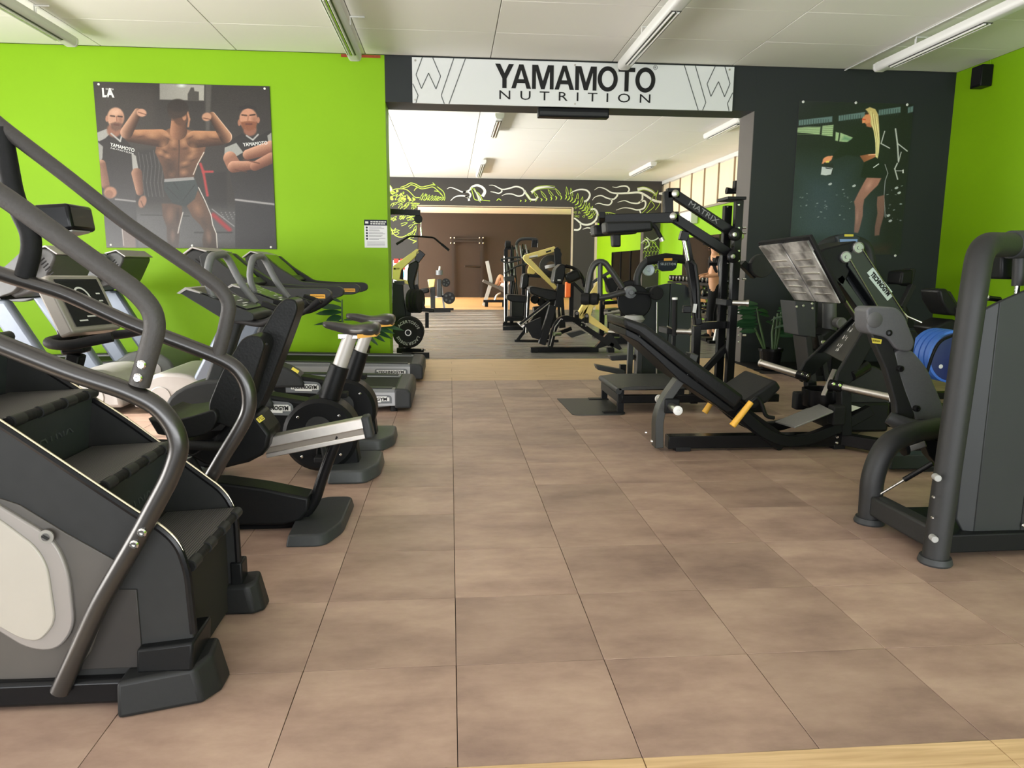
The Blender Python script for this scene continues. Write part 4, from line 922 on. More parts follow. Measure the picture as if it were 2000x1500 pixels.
    MB().prism([V(2.40, .70, .025), V(2.40, .685, 1.15), V(2.43, .685, 1.16), V(2.43, .70, .02)], (0, .03, 0)).build('cover_fold', FR, t, bev=.004)
    MB().prism([V(2.43, .69, .02), V(2.43, .69, 1.16), V(2.95, .69, 1.16), V(2.95, .69, .02)], (0, .02, 0)).build('weight_cover', sh, t, bev=.004)
    MB().bb(2.46, 2.95, .74, 1.0, .12, 1.0).build('weight_stack', BLK, t, bev=.01)
    b = MB()
    for x, y in ((1979, 1069), (1998, 1026)): bolt(b, P(x, y, Y=.69), (0, -1, 0), .008, .006)
    b.build('bolt_set', CHR, t, kind='stuff')
    MB().bb(2.05, 2.95, .70, 1.05, .03, .10).build('cover_base', BLK, t, bev=.006)
    # guide tube and pad at the top right
    MB().cyl(P(1992, 480, Y=.90), P(1988, 558, Y=.90), .024, .024, 18).build('guide_tube', FR, t)
    MB().cyl(P(1988, 556, Y=.90), P(1986, 580, Y=.90), .012, .012, 12).build('guide_rod', CHR, t)
    MB().prism([P(1956, 500, Y=.95), P(1985, 497, Y=.95), P(1985, 546, Y=.95), P(1955, 545, Y=.95)], (0, .08, 0)).build('counter_pad', BLK, t, bev=.01)
    MB().tube([P(1928, 582, Y=.8), P(1952, 585, Y=.82)], .011, 12).build('pin_handle', BLKG, t)
    MB().ball(P(1927, 581, Y=.8), .012, 10).build('pin_cap', ALU, t)
    return t
seated_machine()

# ================================================================== blue bumper plates behind it on a storage horn
def blue_plates():
    Y0 = 3.60; c = P(1868, 698, Y=Y0)
    rk = thing('plate_rack', 'black frame holding the blue bumper plates near the green right wall', 'plate rack', (c.x, Y0, 0))
    MB().beam(V(c.x+.02, Y0+.40, 0.05), V(c.x+.02, Y0+.40, c.z+.10), .07, .06).build('rack_post', BLK, rk, bev=.005)
    MB().cyl(V(c.x, Y0-.03, c.z), V(c.x, Y0+.38, c.z), .024, .024, 16).build('rack_horn', STEEL, rk)
    MB().bb(c.x-.3, c.x+.4, Y0-.02, Y0+.06, .0, .06).build('rack_foot', BLK, rk, bev=.005)
    MB().bb(c.x-.02, c.x+.06, Y0+.06, Y0+.5, .0, .06).build('rack_foot', BLK, rk, bev=.005)
    gp = fillet([P(1808, 735, Y=Y0-.06), P(1822, 690, Y=Y0-.06), P(1836, 665, Y=Y0-.06), P(1862, 655, Y=Y0-.06)], .08, 5)
    MB().tube(gp, .012, 10).build('rack_guard', BLKG, rk)
    MB().cyl(V(c.x+.20, Y0-.16, c.z-.10), V(c.x+.20, Y0+.03, c.z-.10), .024, .024, 14).build('rack_horn', STEEL, rk)
    MB().beam(V(c.x+.24, Y0+.02, .03), V(c.x+.24, Y0+.02, c.z-.06), .05, .05).build('rack_arm', BLK, rk)
    for k in range(4):
        p0 = None
        def pl():
            th = thing('bumper_plate', '', 'weight plate', (c.x, Y0+.06+.068*k, c.z), 'blue bumper plates stacked on the rack horn')
            MB().lathe(V(c.x, Y0+.03+.068*k, c.z), (0, 1, 0), [(.035, .004), (.09, .004), (.10, .0), (.205, .0), (.222, .006), (.222, .058), (.205, .064), (.035, .060), (.035, .004)], 48, True).build('disc', BLUE, th)
            MB().lathe(V(c.x, Y0+.03+.068*k, c.z), (0, 1, 0), [(.034, -.003), (.196, -.003), (.204, -.001), (.204, .002), (.034, .003), (.034, -.003)], 40, True).build('face', BLUE_SHADE, th)  # darker blue disc puts the shade on the front face into colour
            MB().lathe(V(c.x-.11, Y0+.028+.068*k, c.z-.08), (0, -1, 0), [(.018, -.002), (.018, .0025)], 16).build('emblem', PRNT, th)
            return th
        th = pl()
        th['label'] = ['blue bumper plate at the front of the stack, its dark face showing', 'blue bumper plate directly behind the front one', 'third blue bumper plate from the front of the stack', 'rearmost blue bumper plate, nearest the black wall'][k]
    d = thing('bumper_plate', 'blue plate half hidden behind the leaning charcoal post, right of the blue stack', 'weight plate', (c.x+.14, Y0-.16, c.z-.02), 'blue bumper plates stacked on the rack horn')
    MB().lathe(V(c.x+.20, Y0-.14, c.z-.10), (0, 1, 0), [(.035, .004), (.18, .0), (.20, .01), (.20, .05), (.035, .05), (.035, .004)], 40, True).build('disc', BLUE, d)
    return
blue_plates()

# ================================================================== belt squat style rig with platform
def rig():
    t = thing('lever_squat_machine', 'black lever squat machine with shoulder pads, step platform and tall twin posts by the opening', 'squat machine', (2.0, 4.1, 0))
    Y0 = 4.1; q = lambda x, y, Y=Y0: P(x, y, Y=Y)
    for x0, Y in ((1418, 4.18), (1440, 4.02)):
        a = P(x0-2, 776, Y=Y); top = P(x0+3, 392 if Y < 4.1 else 402, Y=Y)
        MB().beam(V(top.x, Y, .04), V(top.x, Y, top.z), .065, .065).build('post', BLKG, t, bev=.004)
    tp = P(1440, 390, Y=4.02)
    MB().box(V(tp.x-.02, 4.1, tp.z+.01), (.16, .26, .025)).build('post_cap', BLK, t, bev=.004)
    b = MB()
    for y in (400, 445, 455, 490, 510, 545, 610, 640, 655, 668):
        bolt(b, P(1443, y, Y=3.985), (0, -1, 0), .010, .008); bolt(b, P(1421, y+4, Y=4.14), (0, -1, 0), .008, .008)
        if y % 2: b.cyl(P(1450, y, Y=4.0), P(1450, y, Y=4.0)+V(.03, 0, 0), .009, .009, 8)
    b.build('bolt_set', CHR, t, kind='stuff')
    # parallel levers
    for (a, b_, nm) in (((1316, 379), (1442, 462), 'upper_lever'), ((1312, 423), (1436, 503), 'lower_lever')):
        A_, B_ = q(*a), q(*b_)
        ob = MB().beam(A_, B_, .06, .085, up=(0, 1, 0)) if False else MB().prism([A_+V(0, -.035, .045), B_+V(0, -.035, .045), B_+V(0, -.035, -.045), A_+V(0, -.035, -.045)], (0, .07, 0))
        o = ob.build(nm, BLKG, t, bev=.005)
        if nm == 'upper_lever':
            d = (B_-A_).normalized(); text('maker_name', 'MATRIX', mat('dull_print', (.20, .20, .20), .5), o, (A_*.56+B_*.44)+V(0, -.0365, .0), d, V(-d.z, 0, d.x), .062, .001, width=.30)
        for pt in (A_, B_):
            MB().lathe(pt+V(0, -.035, 0), (0, -1, 0), [(.032, 0), (.032, .012), (.02, .018), (.004, .018)], 18).build('pivot', STEEL, o)
    # rollers on the post
    for x, y in ((1434, 458), (1431, 501)):
        w = MB().lathe(q(x, y, 3.99), (0, -1, 0), [(.05, 0), (.055, .01), (.055, .03), (.045, .036), (.028, .036), (.024, .044), (.004, .044)], 24).build('pivot_hub', BLKG, t)
        MB().lathe(q(x, y, 3.95), (0, -1, 0), [(.022, 0), (.018, .012), (.004, .014)], 16).build('hub_bolt', STEEL, w)
    # vertical stub, yoke beam, shoulder pads
    MB().beam(q(1304, 374), q(1305, 432), .075, .07).build('link_bar', BLKG, t, bev=.005)
    MB().beam(q(1302, 378), q(1326, 378), .07, .085).build('link_head', BLKG, t, bev=.006)
    MB().beam(q(1178, 429), q(1314, 425), .075, .085).build('yoke_beam', BLKG, t, bev=.006)
    MB().beam(q(1303, 425), q(1324, 424), .07, .09).build('yoke_head', BLKG, t, bev=.006)
    for Y in (3.86, 4.34):
        pts = [P(x, y, Y=3.86) for x, y in [(1178, 434), (1268, 432), (1270, 452), (1180, 458)]]
        MB().prism([V(p.x, Y-.10, p.z) for p in pts], (0, .2, 0)).build('shoulder_pad', VIN, t, bev=.022, seg=4)
    MB().beam(q(1176, 420, 3.9), q(1176, 438, 4.35), .05, .05).build('yoke_cross', BLK, t, bev=.005)
    MB().prism([q(1197, 457), q(1213, 457), q(1213, 482), q(1199, 482)], (0, .12, 0)).build('chest_pad', VIN, t, bev=.012)
    for Y, dx in ((3.92, 0), (4.26, 8)):
        h = MB().tube(fillet([q(1264, 436, Y), q(1278, 440, Y), q(1292, 466, Y)], .04), .018, 12).build('hand_grip', RUB, t)
        MB().cyl(q(1291, 464, Y), q(1294, 471, Y), .021, .021, 14).build('grip_end', ALU, h)
    # counterweight arm to the right of the posts with round plate
    MB().beam(q(1448, 513), q(1474, 540), .05, .09, up=(0, 1, 0)).build('counter_arm', BLK, t, bev=.004)
    MB().lathe(q(1490, 519, 4.0), (0, 1, 0), [(.01, 0), (.095, 0), (.10, .01), (.10, .07), (.09, .08), (.01, .08)], 32).build('counter_disc', DGRY, t)
    # strut: bright sleeve and black tube, adjuster
    MB().beam(q(1338, 452), q(1333, 470), .07, .06).build('strut_head', BLKG, t, bev=.006)
    MB().cyl(q(1335, 462), q(1345, 512), .022, .022, 14).build('strut_sleeve', CHR, t)
    MB().beam(q(1341, 462), q(1352, 520), .03, .05).build('strut_bar', BLKG, t, bev=.003)
    pt = [q(1342, 512), q(1352, 512), q(1366, 625), q(1362, 632), q(1356, 630)]
    MB().beam(q(1347, 508), q(1363, 634), .065, .07).build('strut_tube', BLKG, t, bev=.008)
    MB().tube(fillet([q(1350, 511, 4.05), q(1358, 516, 4.05), q(1364, 560, 4.05), q(1366, 622, 4.05)], .05), .014, 10).build('strut_cable', DGRY, t)
    MB().box(q(1357, 602, 4.04), (.03, .004, .075), ry=.1).build('warning_plate', PRNT, t)
    MB().box(q(1341, 604, 4.06), (.07, .05, .06)).build('adjuster_block', BLKG, t, bev=.006)
    # lower frame: cross bar, short posts, diagonal brace, horns
    MB().beam(q(1362, 637), q(1432, 633), .06, .065).build('cross_bar', BLKG, t, bev=.004)
    a = q(1361, 632); MB().beam(a+V(.0, 0, -.02), V(a.x, Y0, .02), .065, .065).build('short_post', BLKG, t, bev=.004)
    MB().beam(q(1424, 672), q(1376, 724), .05, .055, up=(0, 1, 0)).build('brace', BLK, t, bev=.004)
    for x, y, Y in ((1458, 592, 3.85), (1346, 648, 3.86)):
        a = P(x, y, Y=Y); e = a+V(-.12 if x < 1400 else -.1, .05, 0)
        h = MB().cyl(e, a, .022, .022, 16).build('weight_horn', STEEL, t)
        MB().lathe(a, (a-e), [(.030, 0), (.030, .02), (.018, .022), (.012, .022), (.012, .004)], 18).build('horn_end', STEEL, h)
        MB().beam(e+V(-.03, 0, 0), e+V(-.03, .25, 0), .05, .05).build('horn_bar', BLK, h, bev=.004)
    # grip post
    a, c = q(1317, 655, 3.9), q(1318, 585, 3.9)
    gp = MB().cyl(a, c, .022, .022, 16).build('grip_post', RUB, t)
    MB().cyl(c, q(1318, 581, 3.9), .023, .023, 16).build('post_tip', WHT, gp)
    MB().beam(q(1316, 656, 3.9), V(a.x, 3.9, .05), .03, .03).build('post_base', BLK, gp, bev=.003)
    MB().tube([q(1303, 637, 3.9), q(1316, 644, 3.9)], .006, 8).build('pull_pin', STEEL, gp)
    # platform on legs, floor mat
    px0, px1, py0, py1 = 1.37, 2.35, 3.74, 4.45
    z0, z1 = .20, .225
    pf = MB().prism([V(px0, py0, z0), V(px0, py0, z0+.02), V(px0+.12, py0, z1+.01), V(px0+.72, py0, .235), V(px0+.72, py0, .215)], (0, py1-py0, 0)).build('platform', plate_mat(), t, bev=.003)
    MB().cyl(V(px0, py0, .195), V(px0, py1, .195), .026, .026, 14).build('platform_roll', GREY, t)
    MB().bb(px0-.005, px0+.03, py0+.02, py1-.02, .095, .165).build('platform_beam', DGRY, t, bev=.004)
    for y in (py0+.02, py1-.06):
        MB().bb(px0, px0+.05, y, y+.05, .0, .2).build('platform_leg', BLK, t, bev=.003)
        MB().bb(px0-.12, px0+.06, y-.01, y+.06, .004, .014).build('leg_foot', BLK, t)
    MB().bb(px0+.03, 2.75, py0+.01, py0+.07, .09, .155).build('side_beam', BLKG, t, bev=.004)
    MB().bb(px0+.03, 2.75, py1-.07, py1-.01, .09, .155).build('side_beam', BLKG, t, bev=.004)
    MB().bb(px0+.50, px0+.56, py0+.015, py0+.06, .15, .215).build('side_block', BLK, t, bev=.003)
    MB().bb(2.35, 2.62, py0+.02, py1-.02, .0, .09).build('rear_base', BLK, t, bev=.004)
    m_ = fillet([V(.965, 4.46, 0), V(.985, 3.70, 0), V(1.43, 3.70, 0), V(1.43, 4.46, 0), V(.965, 4.46, 0)], .07, 5)[:-1]
    tag(MB().prism(m_, (0, 0, .006)).build('floor_mat', plate_mat(), None), 'small dark ribbed mat on the floor in front of the step platform', 'mat')
    return t
def plate_mat():
    if 'chequer_plate' in MATS: return MATS['chequer_plate']
    m, nt, b, N, L = nodes('chequer_plate'); MATS['chequer_plate'] = m
    geo = N('ShaderNodeNewGeometry'); w = N('ShaderNodeTexChecker'); w.inputs['Scale'].default_value = 45; L(geo.outputs['Position'], w.inputs['Vector'])
    bp = N('ShaderNodeBump'); bp.inputs['Strength'].default_value = .5; bp.inputs['Distance'].default_value = .003; L(w.outputs[1], bp.inputs['Height']); L(bp.outputs[0], b.inputs['Normal'])
    b.inputs['Base Color'].default_value = (.03, .03, .028, 1); b.inputs['Roughness'].default_value = .45
    return m
rig()

# ================================================================== cable-stack machine with display
def stack_machine():
    Y0 = 5.35; q = lambda x, y, Y=Y0: P(x, y, Y=Y)
    t = thing('weight_stack_machine', 'black weight stack machine with a small sign on its arched top tube', 'weight machine', (2.3, Y0, 0))
    z1 = q(1252, 556).z
    MB().prism([V(1.99, Y0, .04), V(1.955, Y0, .95), V(2.02, Y0, 1.0), V(2.26, Y0, 1.045), V(2.26, Y0, .04)], (0, .05, 0)).build('cover_panel', mat('cover_teal_black', (.017, .022, .025), .4, .1, .08, 14), t, bev=.006)
    MB().prism([V(2.265, Y0, .04), V(2.265, Y0, 1.045), V(2.42, Y0, 1.03), V(2.50, Y0, .95), V(2.50, Y0, .04)], (0, .05, 0)).build('cover_panel', MATS['cover_teal_black'], t, bev=.006)
    MB().bb(1.99, 2.47, Y0+.06, Y0+.34, .05, .96).build('weight_stack', BLK, t, bev=.01)
    MB().bb(1.97, 2.52, Y0-.02, Y0+.40, 0, .05).build('base', BLK, t, bev=.006)
    e = MB().tube([q(1252, 740, 5.33), q(1249, 560, 5.33)], .006, 6); e.build('edge_strip', ALU, t)
    MB().cyl(q(1282, 740, 5.32), q(1283, 590, 5.32), .008, .008, 8).build('guide_rod', STEEL, t)
    MB().tube(fillet([q(1246, 565, 5.3), q(1243, 540, 5.3), q(1258, 510, 5.3), q(1300, 502, 5.3), q(1340, 505, 5.3), q(1350, 540, 5.3), q(1352, 580, 5.3)], .12, 6), .036, 16).build('arch_tube', GREY, t)
    MB().tube([q(1262, 510, 5.29), q(1300, 503, 5.29), q(1338, 507, 5.29)], .045, 16).build('arch_sleeve', RUB, t)
    sg = [q(1284, 503, 5.25), q(1326, 502, 5.25), q(1321, 524, 5.25), q(1314, 529, 5.25), q(1294, 530, 5.25), q(1287, 525, 5.25)]
    s = MB().prism(sg, (0, .05, 0)).build('sign_plate', mat('sign_navy_black', (.012, .017, .025), .3), t, bev=.006)
    text('machine_name', 'SELECTION', mat('sign_print', (.45, .52, .55), .5), s, q(1305, 516, 5.245), (1, 0, 0), (0, 0, 1), .035, .001, width=.155, space=1.3)
    MB().prism(fillet([q(1297, 504.5, 5.245), q(1313, 504, 5.245), q(1313, 509, 5.245), q(1297, 509.5, 5.245)], .005), (0, .006, 0)).build('badge', STKO, s)
    # pulley wheel, cams and roller pads on the left
    MB().lathe(q(1266, 527, 5.45), (0, -1, 0), [(.062, 0), (.062, .03), (.055, .034), (.02, .03), (.016, .036), (.004, .036)], 28).build('pulley', mat('pulley_pale_blue', (.50, .58, .60), .35, .3), t)
    cam = [q(1222+24*cos(a)*1.0, 580+32*sin(a), 5.2) for a in [2*pi*k/28 for k in range(28)]]
    for c, r, Y in (((1231, 575), .145, 5.30), ((1240, 590), .175, 5.22)):
        MB().lathe(q(*c, Y), (0, 1, 0), [(.01, 0), (r-.01, 0), (r, .008), (r, .022), (r-.01, .03), (.01, .03)], 36).build('cam_disc', BLK, t)
    hb = MB().lathe(q(1232, 571, 5.16), (0, -1, 0), [(.06, -.10), (.064, -.02), (.06, .0), (.028, .01), (.022, .03), (.004, .03)], 24).build('roller_pad', MID, t)
    MB().tube([q(1240, 572, 5.15), q(1276, 574, 5.12)], .012, 10).build('roller_bar', BLK, t)
    MB().lathe(q(1283, 573, 5.12), (0, -1, 0), [(.065, -.06), (.068, -.05), (.068, .0), (.062, .008), (.004, .008)], 28).build('roller_pad', RUB, t)
    MB().lathe(q(1238, 623, 5.1), (0, 0, 1), [(.09, -.03), (.11, .0), (.085, .035), (.004, .045)], 24).build('knee_pad', mat('pad_light_grey', (.35, .35, .34), .5), t)
    # tubular swing frame with foam rollers on the left
    g = mat('frame_tube_grey', (.045, .045, .044), .4, .3, .1, 50)
    for Y, o in ((5.15, 0), ):
        MB().tube(fillet([q(1146, 575, Y), q(1154, 528, Y), q(1163, 512, Y), q(1180, 511, Y), q(1196, 532, Y), q(1216, 562, Y)], .10, 6), .030, 14).build('swing_frame', g, t)
        MB().tube([q(1172, 512, Y), q(1172, 578, Y)], .026, 12).build('swing_strut', g, t)
        MB().tube([q(1168, 582, Y), q(1188, 579, Y), q(1220, 570, Y)], .030, 12).build('swing_arm', g, t)
    for x in (1144, 1160): MB().lathe(q(x, 584, 5.12), (.9, -.35, 0), [(.025, -.05), (.055, -.042), (.062, 0), (.055, .042), (.025, .05)], 18).build('foam_roller', RUB, t)
    # foot plates
    for a, b_, Y in (((1164, 718), (1222, 728), 5.1), ((1191, 700), (1240, 697), 5.6)):
        MB().prism([P(a[0], a[1]-5, Y=Y), P(b_[0], b_[1]-4, Y=Y), P(b_[0], b_[1]+6, Y=Y), P(a[0]+4, a[1]+5, Y=Y)], (0, .14, 0)).build('foot_plate', GREY, t, bev=.012, seg=3)
    MB().beam(V(1.75, 5.2, .02), V(1.75, 5.2, .22), .06, .06).build('plate_leg', BLK, t)
    for x in (1229, 1247):
        a = q(x, 740, 5.25); MB().beam(V(a.x, 5.25, .0), V(a.x, 5.25, .62), .05, .06).build('seat_post', GREY, t, bev=.004)
    MB().bb(1.75, 2.0, 5.2, 5.3, .0, .07).build('base_tube', BLK, t, bev=.004)
    return t
stack_machine()

# ================================================================== corner machine against the black wall
def corner_machine():
    Y0 = 5.55; q = lambda x, y, Y=Y0: P(x, y, Y=Y)
    t = thing('corner_weight_machine', 'dark weight machine with a small lit console, behind the leg press against the black wall', 'weight machine', (3.7, Y0, 0))
    tw = [q(1552, 590, 5.4), q(1592, 592, 5.4), q(1600, 655, 5.4), q(1604, 722, 5.4), q(1596, 722, 5.4), q(1594, 662, 5.4), q(1562, 655, 5.4)]
    MB().prism([q(1552, 588, 5.4), q(1593, 590, 5.4), q(1594, 660, 5.4), q(1560, 655, 5.4)], (0, .35, 0)).build('weight_cover', mat('cover_grey_black', (.035, .037, .038), .5), t, bev=.008)
    b = MB()
    for x, y in ((1556, 599), (1586, 593), (1587, 602), (1569, 597)): bolt(b, q(x, y, 5.39), (0, -1, 0), .014, .008)
    b.build('bolt_set', STEEL, t, kind='stuff')
    MB().beam(q(1566, 655, 5.5), V(q(1566, 655, 5.5).x+.1, 5.5, .0), .06, .3).build('cover_leg', DGRY, t, bev=.004)
    MB().beam(q(1600, 655, 5.4), V(q(1600, 655, 5.4).x+.12, 5.4, .0), .05, .06).build('cover_leg', DGRY, t, bev=.004)
    MB().cyl(q(1620, 592, 5.6), q(1620, 655, 5.6), .075, .075, 20).build('grey_column', mat('column_grey', (.09, .09, .09), .5), t)
    MB().lathe(q(1644, 631, 5.35), (0, -1, 0), [(.055, -.1), (.06, 0), (.05, .012), (.02, .006), (.004, .006)], 24).build('roller', mat('roller_grey', (.12, .12, .115), .5), t)
    sd = [q(1602, 655, 5.4), q(1620, 642, 5.4), q(1650, 650, 5.4), q(1662, 668, 5.4), q(1640, 690, 5.4), q(1606, 690, 5.4)]
    MB().prism(fillet(sd+[sd[0]], .05)[:-1], (0, .3, 0)).build('seat', VIN, t, bev=.03, seg=3)
    for x, y in ((1607, 668), (1626, 661)): MB().box(q(x, y, 5.38), (.05, .03, .035)).build('clamp', STEEL, t, bev=.006)
    # arch and console
    MB().tube(fillet([q(1592, 520, 5.9), q(1600, 480, 5.9), q(1632, 466, 5.9), q(1672, 468, 5.9), q(1696, 480, 5.9), q(1703, 520, 5.9), q(1706, 600, 5.9)], .14, 6), .05, 16).build('arch_tube', GREY, t)
    pn = [q(1636, 462, 5.8), q(1652, 456, 5.8), q(1668, 457, 5.8), q(1680, 463, 5.8), q(1677, 500, 5.8), q(1640, 500, 5.8)]
    c = MB().prism(pn, (0, .08, 0)).build('console', mat('console_slate', (.04, .05, .055), .4), t, bev=.01)
    em = bpy.data.materials.new('lit_console_screen'); em.use_nodes = True; e = em.node_tree.nodes['Principled BSDF']; e.inputs['Base Color'].default_value = (.05, .08, .12, 1); e.inputs['Emission Color'].default_value = (.20, .33, .55, 1); e.inputs['Emission Strength'].default_value = .55
    MB().prism([q(1641, 467, 5.79), q(1675, 467, 5.79), q(1673, 486, 5.79), q(1642, 486, 5.79)], (0, .01, 0)).build('console_screen', em, c)
    MB().prism(fillet([q(1650, 457.5, 5.79), q(1667, 457.5, 5.79), q(1667, 462, 5.79), q(1650, 462, 5.79)], .004), (0, .01, 0)).build('badge', STKY, c)
    MB().bb(q(1640, 500, 5.7).x, q(1700, 500, 5.7).x, 5.7, 6.1, 0, 1.15).build('rear_tower', BLK, t, bev=.01)
    MB().bb(q(1560, 700).x, q(1720, 700).x, 5.4, 6.1, 0, .06).build('base', BLK, t, bev=.006)
    return t
corner_machine()
def corner_bench(label, Y0, hx, group=None):
    """small padded head of a machine on a slanted post"""
    q = lambda x, y, Y=Y0: P(x, y, Y=Y)
    t = thing('padded_bench', label, 'bench', (q(*hx[0][0]).x, Y0, 0))
    MB().prism([q(*p) for p in hx[0]], (0, .28, 0)).build('head_pad', VIN, t, bev=.025, seg=3)
    MB().prism([q(*p)+V(0, .06, 0) for p in hx[1]], (0, .14, 0)).build('pad_bracket', DGRY, t, bev=.008)
    a = q(*hx[2][0]); b_ = q(*hx[2][1])
    MB().beam(a, b_, .08, .06).build('post', DGRY, t, bev=.006)
    MB().beam(b_, V(b_.x, Y0, 0), .08, .08).build('post_foot', DGRY, t, bev=.004)
    MB().prism(fillet([q(*p) for p in hx[3]]+[q(*hx[3][0])], .04)[:-1], (0, .3, 0)).build('lower_pad', VIN, t, bev=.03, seg=3)
    MB().bb(b_.x-.25, b_.x+.25, Y0-.02, Y0+.08, 0, .06).build('floor_bar', BLK, t, bev=.006)
    return t
corner_bench('dim padded seat machine standing against the black wall under the poster of a woman', 5.9,
    ([(1762, 530), (1785, 526), (1783, 556), (1758, 556)], [(1785, 524), (1796, 526), (1790, 552), (1782, 560), (1774, 556)], [(1782, 556), (1760, 600)], [(1735, 600), (1770, 596), (1790, 640), (1740, 640)]))
corner_bench('padded bench head standing in front of the green right wall by the blue plates', 4.3,
    ([(1833, 566), (1850, 563), (1874, 598), (1880, 618), (1854, 616), (1838, 590)], [(1850, 566), (1866, 570), (1884, 600), (1876, 616)], [(1870, 600), (1890, 660)], [(1820, 640), (1862, 622), (1890, 640), (1880, 680), (1830, 660)]))
# ================================================================== lamps, sign, wall fittings
def lamp(x, y0, y1, z, near, label):
    t = thing('ceiling_lamp', label, 'lamp', (x, (y0+y1)/2, z), 'white fluorescent ceiling lamps')
    w = .075
    sec = fillet([V(x-w, y0, z+.055), V(x-w, y0, z+.0), V(x-w*.7, y0, z-.035), V(x+w*.7, y0, z-.035), V(x+w, y0, z), V(x+w, y0, z+.055)], .02, 3)
    MB().prism(sec, (0, y1-y0, 0)).build('housing', WHT, t, bev=.004)
    for y, d in ((y0, -1), (y1, 1)): MB().prism([p+V(0, y-y0, 0) for p in sec], (0, .05*d, -0)).build('end_cap', WHT, t, bev=.015, seg=3)
    l0, l1 = (y0+1.45, y1-.22) if near else (y0+.1, y1-.1)
    MB().bb(x-w*.62, x+w*.62, l0, l1, z-.040, z-.034).build('louvre_slot', mat('slot_dark', (.05, .05, .045), .4), t)
    for s in (-1, 1): MB().cyl(V(x+s*.022, l0+.01, z-.044), V(x+s*.022, l1-.01, z-.044), .011, .011, 12).build('tube', mat('unlit_tube', (.72, .72, .68), .25), t)
    MB().bb(x-.004, x+.004, l0, l1, z-.052, z-.04).build('reflector_fin', CHR, t)
    for y in (y0+.5, y1-.6): MB().cyl(V(x, y, z+.05), V(x, y, CEIL), .006, .006, 8).build('drop_rod', WHT, t)
    return t
lamp(-1.05, 3.2, 6.55, 3.48, True, 'white fluorescent ceiling lamp above the left edge of the opening')
lamp(2.0, 3.2, 6.58, 3.48, True, 'white fluorescent ceiling lamp in front of the long white sign')
lamp(-3.95, 3.4, 6.33, 3.48, True, 'white fluorescent ceiling lamp above the bodybuilder poster, leftmost')
lamp(4.93, 3.2, 6.34, 3.48, True, 'white fluorescent ceiling lamp near the green right wall')
lamp(.77, 9.7, 11.35, 3.50, False, 'far room ceiling lamp seen just under the lintel, left of centre')
lamp(.74, 14.7, 17.2, 3.50, False, 'far room ceiling lamp over the mural opening')
lamp(4.56, 14.5, 16.4, 3.50, False, 'far room ceiling lamp on the right, farther one')
lamp(4.57, 9.5, 11.0, 3.50, False, 'far room ceiling lamp by the right jamb')
for i, (x, y) in enumerate(((1254, 50), (1790, 70), (66, 8), (684, 30))):
    a = P(x, y, Z=CEIL); tag(MB().tube([a+V(.14, 0, -.012), a+V(0, 0, -.012), a+V(0, 0, -.09)], .009, 8).build('ceiling_hook', WHT), ['bent white pipe stub by the lamp in front of the sign', 'bent white pipe stub by the rightmost lamp', 'bent white pipe stub by the leftmost lamp', 'bent white pipe stub by the lamp left of the opening'][i], 'pipe', 'bent pipe stubs on the ceiling')

